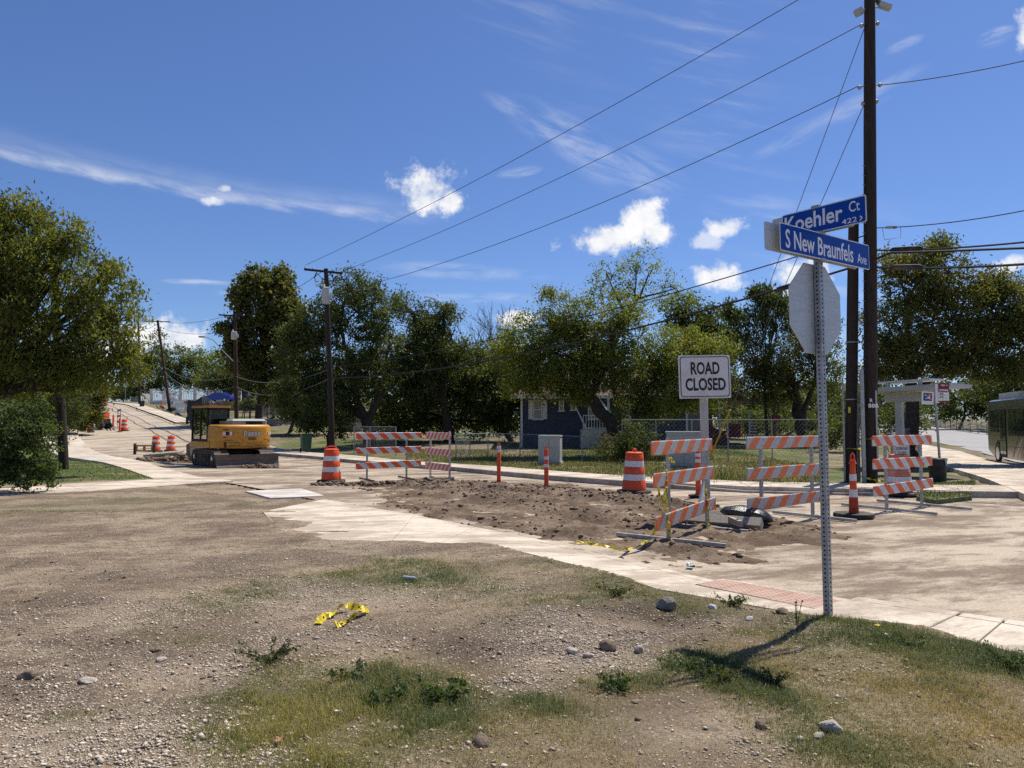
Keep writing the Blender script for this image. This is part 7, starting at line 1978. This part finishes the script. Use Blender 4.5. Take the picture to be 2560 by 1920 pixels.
for x_ in (.42, .7, .98): mb.tube([(x_, -.2, 2.1), (x_ + .02, -.2, 2.72), (x_ + .10, -.2, 2.8), (x_ + .2, -.2, 2.78), (x_ + .24, -.2, 2.6), (x_ + .24, -.2, 2.1)], .02, 6)
mb.tube([(.42, -.2, 2.68), (.3, -.2, 2.1)], .018, 5); mb.build('handrail', machine_black, ex, smooth=True)

ex.scale = (1, 1, .955)
UPPER = math.radians(8)                     # the upper works are slewed a little
for c in ex.children:
    if c.name.split('.')[0] not in ('track', 'track_frame', 'drive_wheel', 'roller', 'turntable', 'dozer_blade', 'blade_arm'): c.rotation_euler = (0, 0, UPPER)
# dirt pushed against the blade, rubble by the tracks
def heap(name, label, c, rx, ry, n, smin, smax, mat, h=.12):
    c = Vector(c)
    r = empty(name, (c.x, c.y, G(c.x, c.y)), label=label, cat='rubble')
    P = []
    for i in range(n):
        a = rng.random() * 6.283; d = rng.random() ** .6
        P.append((math.cos(a) * d * rx, math.sin(a) * d * ry, h * (1 - d) * rng.random()))
    n_ = len(P); sz = smin + (smax - smin) * rng.random(n_) ** 2
    o = stones(np.array(P), sz, 0, 'clods', mat, flat=.7, kind='stuff'); o.parent = r
    return r
q = ec + ed * -2.55
heap('dirt_heap', 'small heap of grey clods pushed up against the excavator blade', q + Vector((.35, -.05, 0)), .8, .28, 90, .03, .12, clods_mat, .2)
heap('dirt_heap', 'dark rubble and broken pavement between the drums and the excavator track', gY(455, 35.5), 2.2, .9, 260, .04, .18, clods_mat, .35)
heap('dirt_heap', 'ridge of dark churned clods under the far barricades', gpx(1010, 1213), 2.6, .45, 260, .025, .10, clods_mat, .14)
bs = gY(410, 38.5)
for k, (dx, dy, sx, sy, tl_, tz, m_) in enumerate(((-.4, .2, 2.2, .8, -.12, .25, timber), (.6, .3, 1.7, .5, .10, .6, steel_dirty), (.2, -.3, 1.9, .6, -.08, .15, kerb_mat))):
    mb = MB(); mb.prism([(-sx / 2, -sy / 2), (sx / 2 * .8, -sy / 2 * 1.1), (sx / 2, sy / 2 * .6), (sx * .2, sy / 2), (-sx / 2 * 1.05, sy / 2 * .7)], 0, .10)
    o = mb.build('broken_slab', m_); o.location = bs + Vector((dx, dy, .08 + .07 * k)); o.rotation_euler = (.12, tl_, tz); tag(o, ('pale broken slab of pavement lying flat in the rubble', 'dark tilted slab of pavement on the rubble heap', 'grey broken kerb slab at the near edge of the rubble')[k], 'broken slab')

# ------------------------------------------------------------------ trailer up the road
tp0 = gY(226, 64)
tr_ = empty('trailer', tp0, math.radians(10), 'low dark flatbed trailer with an orange tank parked in the closed lane', 'trailer')
sc_ = 64 / F
mb = MB(); mb.box((0, 0, .75), (74 * sc_, 2.0, .42)); mb.build('bed', machine_black, tr_)
mb = MB(); mb.box((.9, 0, 1.25), (.9, 1.2, .55)); mb.build('tank', orange, tr_); mb = MB(); mb.lathe([(.05, 1.5), (.12, 1.55), (.05, 1.62)], 8, (.9, -.2, 0)); mb.build('tank_cap', orange, tr_)
for x_ in (-.95, 1.1):
    for y_ in (-.9, .9):
        mb = MB(); mb.tube([(x_, y_ - .12, .36), (x_, y_ + .12, .36)], .36, 14); mb.build('wheel', rubber, tr_, smooth=True)
mb = MB(); mb.box((-1.35, -.9, .6), (.12, .1, .7)); mb.build('marker_board', red_bright, tr_)
for k in range(7):
    mb = MB(); mb.rbox((-.9 + k * .2, rng.normal(0, .3), 1.05 + .08 * rng.random()), (.35, .6, .18), .06); mb.build('load', machine_black, tr_)
for px, m_, lab in ((222.5, orange, 'small orange gas cylinder standing beside the trailer'), (232.5, galv, 'small silver gas cylinder standing beside the trailer')):
    mb = MB(); mb.lathe([(.12, 0), (.16, .04), (.16, .42), (.10, .54), (.05, .58), (.05, .66)], 12); o = mb.build('gas_cylinder', m_, smooth=True); o.location = gY(px, 60.5, .01); tag(o, lab, 'gas cylinder', 'gas cylinders by the trailer')
mb = MB(); mb.box((0, 0, .9), (1.6, 2.2, 1.4)); mb.box((-.2, 0, 2.0), (1.0, 1.6, .9)); mb.box((.9, 0, .7), (.5, 1.8, .5)); o = mb.build('loader', machine_yellow); o.location = gY(222, 84); o.rotation_euler = (0, 0, .6); tag(o, 'small yellow loader half hidden by the bush up the road', 'loader')

# ------------------------------------------------------------------ bus
BA = math.atan2(.934, .358)                # along the avenue
rear = at(2473, 1158, Y=34.6); bz_ = G(rear.x, rear.y) + .01
bus = empty('city_bus', (rear.x, rear.y, bz_), BA + math.pi, 'silver city bus with red swooshes leaving the frame at the right', 'bus')
# local x: from tail forwards, local y: to the left side; the kerb side (towards the viewer) is at y = -? after turning
BLn, BW, BHt = 12.0, 2.5, 2.95
SY = 1 if (Matrix.Rotation(BA + math.pi, 3, 'Z') @ Vector((0, 1, 0))).dot(-Vector((rear.x, rear.y, 0))) > 0 else -1   # side that looks at the viewer
def by(d): return -SY * d                    # d: distance inwards from the near side
prof = [(0, .62), (.9, .34), (BLn, .3), (BLn + .15, 1.2), (BLn, BHt - .1), (BLn - .2, BHt), (.25, BHt), (.05, BHt - .18), (-.05, 1.4)]
mb = MB(); XZ = Matrix(((1, 0, 0, 0), (0, 0, -SY, 0), (0, 1, 0, 0), (0, 0, 0, 1))); mb.M = XZ
inn = [(x_, z_ if z_ < 2.6 else z_ - .07) for x_, z_ in prof]
n = len(prof); vs = [(x_, z_, 0.0) for x_, z_ in inn] + [(x_, z_, .14) for x_, z_ in prof] + [(x_, z_, BW - .14) for x_, z_ in prof] + [(x_, z_, BW) for x_, z_ in inn]
mb.mesh(vs, [list(range(n)), [3 * n + j for j in range(n)][::-1]] + [(k * n + i, k * n + (i + 1) % n, (k + 1) * n + (i + 1) % n, (k + 1) * n + i) for k in range(3) for i in range(n)]); bb_ = mb.build('body', bus_skin, bus)
bm2 = bmesh.new(); bm2.from_mesh(bb_.data); bmesh.ops.recalc_face_normals(bm2, faces=bm2.faces); bm2.to_mesh(bb_.data); bm2.free()
def side(x0, x1, z0, z1, name, m, d=-.012, parent=bus, thick=.02):
    mb = MB(); mb.box(((x0 + x1) / 2, by(d), (z0 + z1) / 2), (x1 - x0, thick, z1 - z0)); return mb.build(name, m, parent)
for x0, x1 in ((.45, 1.1), (1.18, 1.85), (3.5, 4.5), (4.6, 5.7), (5.8, 6.9), (7.0, 8.1), (8.2, 9.3), (9.4, 10.4)):
    w_ = side(x0, x1, 1.38 if x0 > 2 else 1.5, 2.42, 'window', glass_dark); side(x0 - .035, x1 + .035, (1.38 if x0 > 2 else 1.5) - .035, 2.455, 'frame', machine_black, -.004, w_)
dr = side(2.15, 3.1, .36, 2.5, 'door', machine_black, -.006); side(2.2, 2.6, .5, 2.4, 'pane', glass_dark, -.02, dr); side(2.66, 3.05, .5, 2.4, 'pane', glass_dark, -.02, dr)
side(10.6, 11.7, .36, 2.5, 'door', glass_dark, -.006)
for wx in (1.75, 9.3):
    mb = MB(); K = 14; mb.mesh([(wx + .62 * math.cos(math.pi * k / K), by(-.008), .3 + .8 * math.sin(math.pi * k / K)) for k in range(K + 1)], [list(range(K + 1))] if SY > 0 else [list(range(K + 1))[::-1]]); mb.build('wheel_arch', machine_black, bus)
    mb = MB(); mb.tube([(wx, by(.02), .5), (wx, by(-.03), .5)], .5, 22); t = mb.build('tyre', rubber, bus, smooth=True)
    mb = MB(); mb.tube([(wx, by(0), .5), (wx, by(-.045), .5)], .30, 16); mb.lathe([(.1, 0), (.06, .05)], 10, (wx, 0, .5)) if False else None; mb.build('rim', chrome, t, smooth=True)
for x0, w_, c_ in ((3.9, .22, bus_red), (5.0, .5, bus_red), (6.4, .25, bus_red), (4.5, .16, white_paint)):
    mb = MB(); mb.mesh([(x0 + k * .09 + .5 * (k / 6) ** 2, by(-.006), .42 + k * .15) for k in range(7)] + [(x0 + w_ * (1 - k / 9) + k * .09 + .5 * (k / 6) ** 2, by(-.006), .42 + k * .15) for k in range(6, -1, -1)], [(i, 13 - i, 12 - i, i + 1) for i in range(6)]); mb.build('swoosh', c_, bus)
mb = MB(); mb.rbox((2.6, by(BW / 2), BHt + .14), (3.4, BW - .5, .3), .12); mb.build('roof_unit', white_paint, bus)
for z_ in (.85, 1.30, 2.52): side(.1, BLn - .1, z_, z_ + .02, 'trim_line', steel_dirty, -.003)
for z_, m_ in ((.95, red_bright), (1.2, orange)):
    mb = MB(); mb.tube([(-.06, by(.2), z_), (-.08, by(.2), z_)], .06, 10); mb.build('tail_light', m_, bus)

# ------------------------------------------------------------------ bus shelter and stop
s0, s1 = at(2190, 975, Y=24.2), at(2441, 962, Y=21.6)
sa = math.atan2(s1.y - s0.y, s1.x - s0.x); sl_ = (s1 - s0).xy.length
sz_ = G(s0.x, s0.y) + .15
sh = empty('bus_shelter', (s0.x, s0.y, sz_), sa, 'grey metal bus shelter with flat cantilever roof and solar panel', 'bus shelter')
rz_ = s0.z - sz_
sl_ -= .75
mb = MB(); mb.mesh([(-.3, 0, rz_ + .06), (sl_, 0, rz_ + .13), (sl_ - .1, 1.6, rz_ + .13), (-.3, 1.6, rz_ + .06), (-.3, 0, rz_ - .08), (sl_, 0, rz_ + .02), (sl_ - .1, 1.6, rz_ + .02), (-.3, 1.6, rz_ - .08)], [(0, 1, 2, 3), (7, 6, 5, 4), (0, 4, 5, 1), (1, 5, 6, 2), (2, 6, 7, 3), (3, 7, 4, 0)]); rfs = mb.build('roof', shelter_metal, sh)
mb = MB(); mb.box((sl_ * .32, .9, rz_ - .24), (sl_ * .80, .14, .30)); mb.build('beam', shelter_metal, sh)
for x_ in (.28,): mb = MB(); mb.box((x_, .9, (rz_ - .39) / 2), (.22 if x_ < 1 else .12, .16, rz_ - .39)); mb.build('post', shelter_metal, sh)
mb = MB(); mb.box((.8, .6, rz_ + .27), (1.75, .9, .05), Matrix.Rotation(-.03, 3, 'Y')); mb.build('solar_panel', simple('solar_frame', (.5, .52, .53), .35, .05, metal=.4), rfs)
for x_ in (.3, 1.35): mb = MB(); mb.box((x_, .2, rz_ + .17), (.1, .1, .14)); mb.build('bracket', galv, rfs)
# stop pole with two plates
v = at(2351, 1150, Y=20.6); st = empty('bus_stop_sign', (v.x, 20.6, .1), 0, 'bus stop pole with maroon route plate and square white plate', 'sign')
lean = at(2337, 1010, Y=20.6).x - v.x
zt = at(2337, 958, Y=20.6).z - .1
mb = MB(); mb.tube([(0, 0, 0), (lean * zt / (at(2337, 1010, Y=20.6).z - .1) * .75, 0, zt)], .035, 8); mb.build('pole', galv, st)
pxm = lambda px, py: at(px, py, Y=20.55) - Vector((v.x, 20.6, .1))
a, b = pxm(2345, 958), pxm(2373, 1006)
mb = MB(); mb.box(((a.x + b.x) / 2, -.05, (a.z + b.z) / 2), (b.x - a.x, .01, a.z - b.z)); mb.build('route_plate', white_paint, st)
zm = a.z - (a.z - b.z) * .46
mb = MB(); mb.box(((a.x + b.x) / 2, -.058, (a.z + zm) / 2), (b.x - a.x, .006, a.z - zm)); mb.build('plate_header', maroon, st)
cxm = (a.x + b.x) / 2; W_ = b.x - a.x
text_on('VIA', .05, 'lettering', st, FACE(cxm - .02, -.0625, a.z - .06), white_letter, width=W_ * .42, bold=.03); text_on('29946', .055, 'lettering', st, FACE(cxm, -.0625, a.z - .20), white_letter, width=W_ * .86, bold=.04)
mb = MB(); ax_ = cxm + W_ * .24; zz_ = a.z - .06; mb.mesh([(ax_, -.0625, zz_ + .025), (ax_ + .04, -.0625, zz_), (ax_, -.0625, zz_ - .025), (ax_ + .012, -.0625, zz_)], [(0, 3, 1), (3, 2, 1)]); mb.build('emblem', white_letter, st)
for t_, zz_ in (('20', zm - .055), ('36', zm - .135)): text_on(t_, .045, 'lettering', st, FACE(a.x + .075, -.0575, zz_), black_paint, width=.10, bold=.03)
mb = MB()
for k in range(4): mb.box((cxm, -.0565, zm - .015 - k * .078), (W_ - .02, .002, .005))
mb.box((cxm - .02, -.0565, (zm + b.z) / 2 + .02), (.005, .002, (zm - b.z) - .06)); mb.build('grid_lines', black_paint, st)
mb = MB(); mb.box((cxm, -.0572, b.z + .02), (W_, .004, .04)); mb.build('plate_footer', maroon, st)
a2, b2_ = pxm(2304, 979), pxm(2335, 1011)
mb = MB(); mb.box(((a2.x + b2_.x) / 2, -.04, (a2.z + b2_.z) / 2), (b2_.x - a2.x, .012, a2.z - b2_.z), Matrix.Rotation(.05, 3, 'Y')); mb.build('square_plate', white_paint, st)
c2x, c2z = (a2.x + b2_.x) / 2, (a2.z + b2_.z) / 2 + .03
mb = MB(); mb.box((c2x, -.05, c2z), (.24, .006, .22), Matrix.Rotation(.05, 3, 'Y')); mb.build('plate_print', navy, st)
for dx, dz, sx, m_ in ((.06, .05, .07, pink_print), (-.06, .05, .06, sky_print), (.03, -.02, .08, white_paint), (-.05, -.04, .06, sky_print), (.07, -.06, .06, pink_print), (0, .02, .05, pink_print)):
    mb = MB(); mb.box((c2x + dx, -.0545, c2z + dz), (sx, .004, sx * .8)); mb.build('plate_print', m_, st)
mb = MB(); mb.box((a.x - .03, -.03, (a.z + b.z) / 2 - .02), (.09, .02, a.z - b.z)); mb.build('mounting_strip', white_paint, st)
# black trash can
v = at(2345, 1208, Y=20.2); tc_ = empty('trash_can', (v.x, 20.2, .05), 0, 'black tapered trash can at the foot of the bus stop pole', 'trash can')
mb = MB(); mb.lathe([(.20, 0), (.205, .02), (.235, .62), (.25, .63), (.25, .68), (.235, .69), (.22, .66), (.19, .1)], 20); mb.build('body', dark_bin, tc_, smooth=True)
mb = MB(); mb.lathe([(.227, .40), (.236, .41), (.236, .44), (.229, .45)], 20, close=False); mb.build('band', dark_bin, tc_, smooth=True)
mb = MB(); mb.mesh([(.05, -.255, .68), (.16, -.2, .68), (.14, -.22, .5), (.10, -.245, .48)], [(0, 1, 2, 3)]); mb.build('liner', clear_plastic, tc_)
# grassy verge under the verge grass
vg = slab('verge', GP, .10, .3, simple('verge_turf', (.10, .12, .045), .95, .3, 5, obj=False), None); vg['kind'] = 'structure'

# ------------------------------------------------------------------ rocks, weeds and litter of the foreground
def rock(label, px, py, s, mat, zdrop=.25, squash=.62):
    p = tg(px, py, 0)
    bm = bmesh.new(); bmesh.ops.create_icosphere(bm, subdivisions=3, radius=1)
    sx, sy = .8 + .5 * rng.random(), .7 + .4 * rng.random()
    off = rng.random(3) * 40
    dirs = [Vector(rng.normal(0, 1, 3)).normalized() for _ in range(9)]; cut = [.62 + .3 * rng.random() for _ in dirs]
    for v in bm.verts:
        for d_, c_ in zip(dirs, cut):
            t = v.co.dot(d_)
            if t > c_: v.co -= d_ * (t - c_) * .92
        v.co = Vector((v.co.x * sx, v.co.y * sy, v.co.z * squash)) * s * (1 + .05 * math.sin(v.co.x * 9 + off[0]) * math.sin(v.co.y * 8 + off[1]))
    me = bpy.data.meshes.new('rock'); bm.to_mesh(me); bm.free(); me.materials.append(mat)
    o = link('rock', me); o.location = p + Vector((0, 0, s * squash * (1 - zdrop) - s * squash * .35)); o.rotation_euler = (rng.normal(0, .2), rng.normal(0, .2), rng.random() * 6)
    return tag(o, label, 'rock', 'rocks on the corner lot')
k_ = 2560 / 2212
rock('largest pale rock at the bottom right, with a split top', 1795 * k_, 1586 * k_, .062, rock_mat)
rock('small dark clod left of the split pale rock', 1643 * k_, 1575 * k_, .034, clod_mat, squash=.8)
rock('small rounded pale stone just below the split rock', 1768 * k_, 1602 * k_, .026, rock_mat)
rock('upright grey rock standing in the turned soil right of centre', 1440 * k_, 1325 * k_, .085, simple('grey_rock', (.20, .18, .155), .9, .3, 9, bump=.6), squash=.85)
rock('dark angular clod among gravel right of the bare patch', 1312 * k_, 1408 * k_, .060, clod_mat, squash=.85)
rock('rounded tan stone left of the dark angular clod', 1238 * k_, 1418 * k_, .042, rock_mat)
rock('grey stone below the dark angular clod', 1270 * k_, 1425 * k_, .036, rock_mat)
rock('grey broken stone right of the dark angular clod', 1382 * k_, 1412 * k_, .040, rock_mat, squash=.8)
rock('pale stone in the gravel at the lower left', 348 * k_, 1437 * k_, .034, rock_mat)
rock('tan flat stone at the far lower left', 190 * k_, 1480 * k_, .05, rock_mat, squash=.45)
rock('white stone at the sidewalk edge left of the sign post', 1620 * k_, 1345 * k_, .035, simple('white_stone', (.55, .52, .48), .9, .1))
rock('dark lump of asphalt at the sidewalk edge near the post', 1690 * k_, 1330 * k_, .06, clod_mat)
rock('white lump left of the asphalt lump', 1540 * k_, 1318 * k_, .04, MATS['white_stone'])
rock('dark clod at the bottom centre', 1040 * k_, 1615 * k_, .05, clod_mat)
rock('dark clod in the lower left rubble strip', 60 * k_, 1472 * k_, .055, clod_mat)
rock('pair of grey clods near the yellow tape', 340 * k_, 1430 * k_ - 20, .035, clod_mat)
rock('grey stone in the green tuft left of centre', 606 * k_, 1420 * k_, .05, clod_mat)

def weed(label, px, py, h, n, mat, spread=.12, leaf=.03):
    p = tg(px, py, 0); r = empty('weed', p, label=label, cat='weed', group='weeds on the corner lot')
    C = []; mb = MB()
    for i in range(n):
        a = rng.random() * 6.283; d = spread * (.3 + rng.random()); e = Vector((math.cos(a) * d, math.sin(a) * d, h * (.5 + .5 * rng.random())))
        mb.tube([(0, 0, -.02), e * .5 + Vector((0, 0, h * .1)), e], [.003, .0025, .0015], 4, cap=False)
        for q in range(5): C.append(tuple(e * (.3 + .17 * q)))
    mb.build('stem', bark, r)
    V_, F_, t_ = leaf_cloud(np.array(C), np.full(len(C), leaf * .7), 5, leaf, 0, .5); V_[:, 2] = np.maximum(V_[:, 2], .004)
    np_mesh('leaves', V_, F_, LEAF[mat], r, None, t_)
    return r
weed('thin dark weed stalk beside the sign post foot', 1722 * k_, 1372 * k_, .30, 3, 'brown', .05, .018)
weed('broad leafy weed in the green patch at the bottom centre', 830 * k_, 1520 * k_, .06, 14, 'shrub', .16, .035)
weed('second leafy weed right of the broad one', 960 * k_, 1515 * k_, .07, 14, 'shrub', .16, .035)
weed('small leafy weed left of the gravel ring', 760 * k_, 1480 * k_, .06, 10, 'shrub', .12, .03)
weed('grey-green weed in the shadow of the street sign', 1560 * k_, 1478 * k_, .10, 14, 'dark', .14, .022)
weed('bushy grey weed right of the sign shadow', 1672 * k_, 1480 * k_, .09, 12, 'dark', .09, .02)
weed('low weed at the tip of the sign shadow', 1480 * k_, 1450 * k_, .07, 16, 'shrub', .22, .025)
weed('low weed on the gravel by the bare patch', 1330 * k_, 1490 * k_, .06, 12, 'shrub', .10, .028)
weed('tufted weed at the right edge near the sidewalk', 2180 * k_, 1440 * k_, .11, 18, 'shrub', .2, .025)
weed('weed on the turned soil near the sidewalk', 1330 * k_, 1300 * k_, .12, 12, 'dark', .16, .025)
weed('weed among clods left of the yellow tape', 580 * k_, 1440 * k_, .12, 14, 'dark', .18, .025)
weed('weed at the sidewalk edge left of the post', 1580 * k_, 1300 * k_ + 12, .09, 14, 'shrub', .14, .025)
weed('low spreading weed under the right sidewalk edge', 1960 * k_, 1392 * k_, .07, 16, 'shrub', .2, .022)
mb = MB(); mb.lathe([(.001, 0), (.03, .004), (.032, .03), (.03, .10), (.032, .15), (.014, .19), (.014, .21)], 12); o = mb.build('plastic_bottle', clear_plastic, smooth=True); o.scale = (.75, .75, .8); o.location = tg(1008, 1451, .024); o.rotation_euler = (math.pi / 2, 0, 1.2); tag(o, 'crushed clear plastic bottle lying in the green grass patch', 'bottle')
def scrap(label, p, s, mat):
    mb = MB(); n = 5; g = [(s * (i / n - .5) + rng.normal(0, s * .04), s * .6 * (j / n - .5) + rng.normal(0, s * .04), .006 + abs(rng.normal(0, s * .10))) for i in range(n + 1) for j in range(n + 1)]
    mb.mesh(g, [(i * (n + 1) + j, (i + 1) * (n + 1) + j, (i + 1) * (n + 1) + j + 1, i * (n + 1) + j + 1) for i in range(n) for j in range(n)]); o = mb.build('litter', mat); o.location = p; o.rotation_euler = (0, 0, rng.random() * 6); return tag(o, label, 'litter')
v = at(1725, 1413, z=.04); scrap('crumpled pale blue wrapper beside the near sidewalk kerb', (v.x, v.y, .03), .13, simple('pale_blue_film', (.42, .52, .55), .3, .1))
scrap('white scrap of paper in the yellow grass', tg(844, 1797), .03, white_paint)
scrap('orange-brown dry leaf in the yellow grass', tg(696, 1860), .05, simple('dry_leaf', (.35, .2, .1), .8, .2))
scrap('yellow scrap on the grass by the sidewalk', tg(2194, 1578), .05, tape_mat)
scrap('white scrap among the grass below the bare patch', tg(1530, 1687), .03, white_paint)
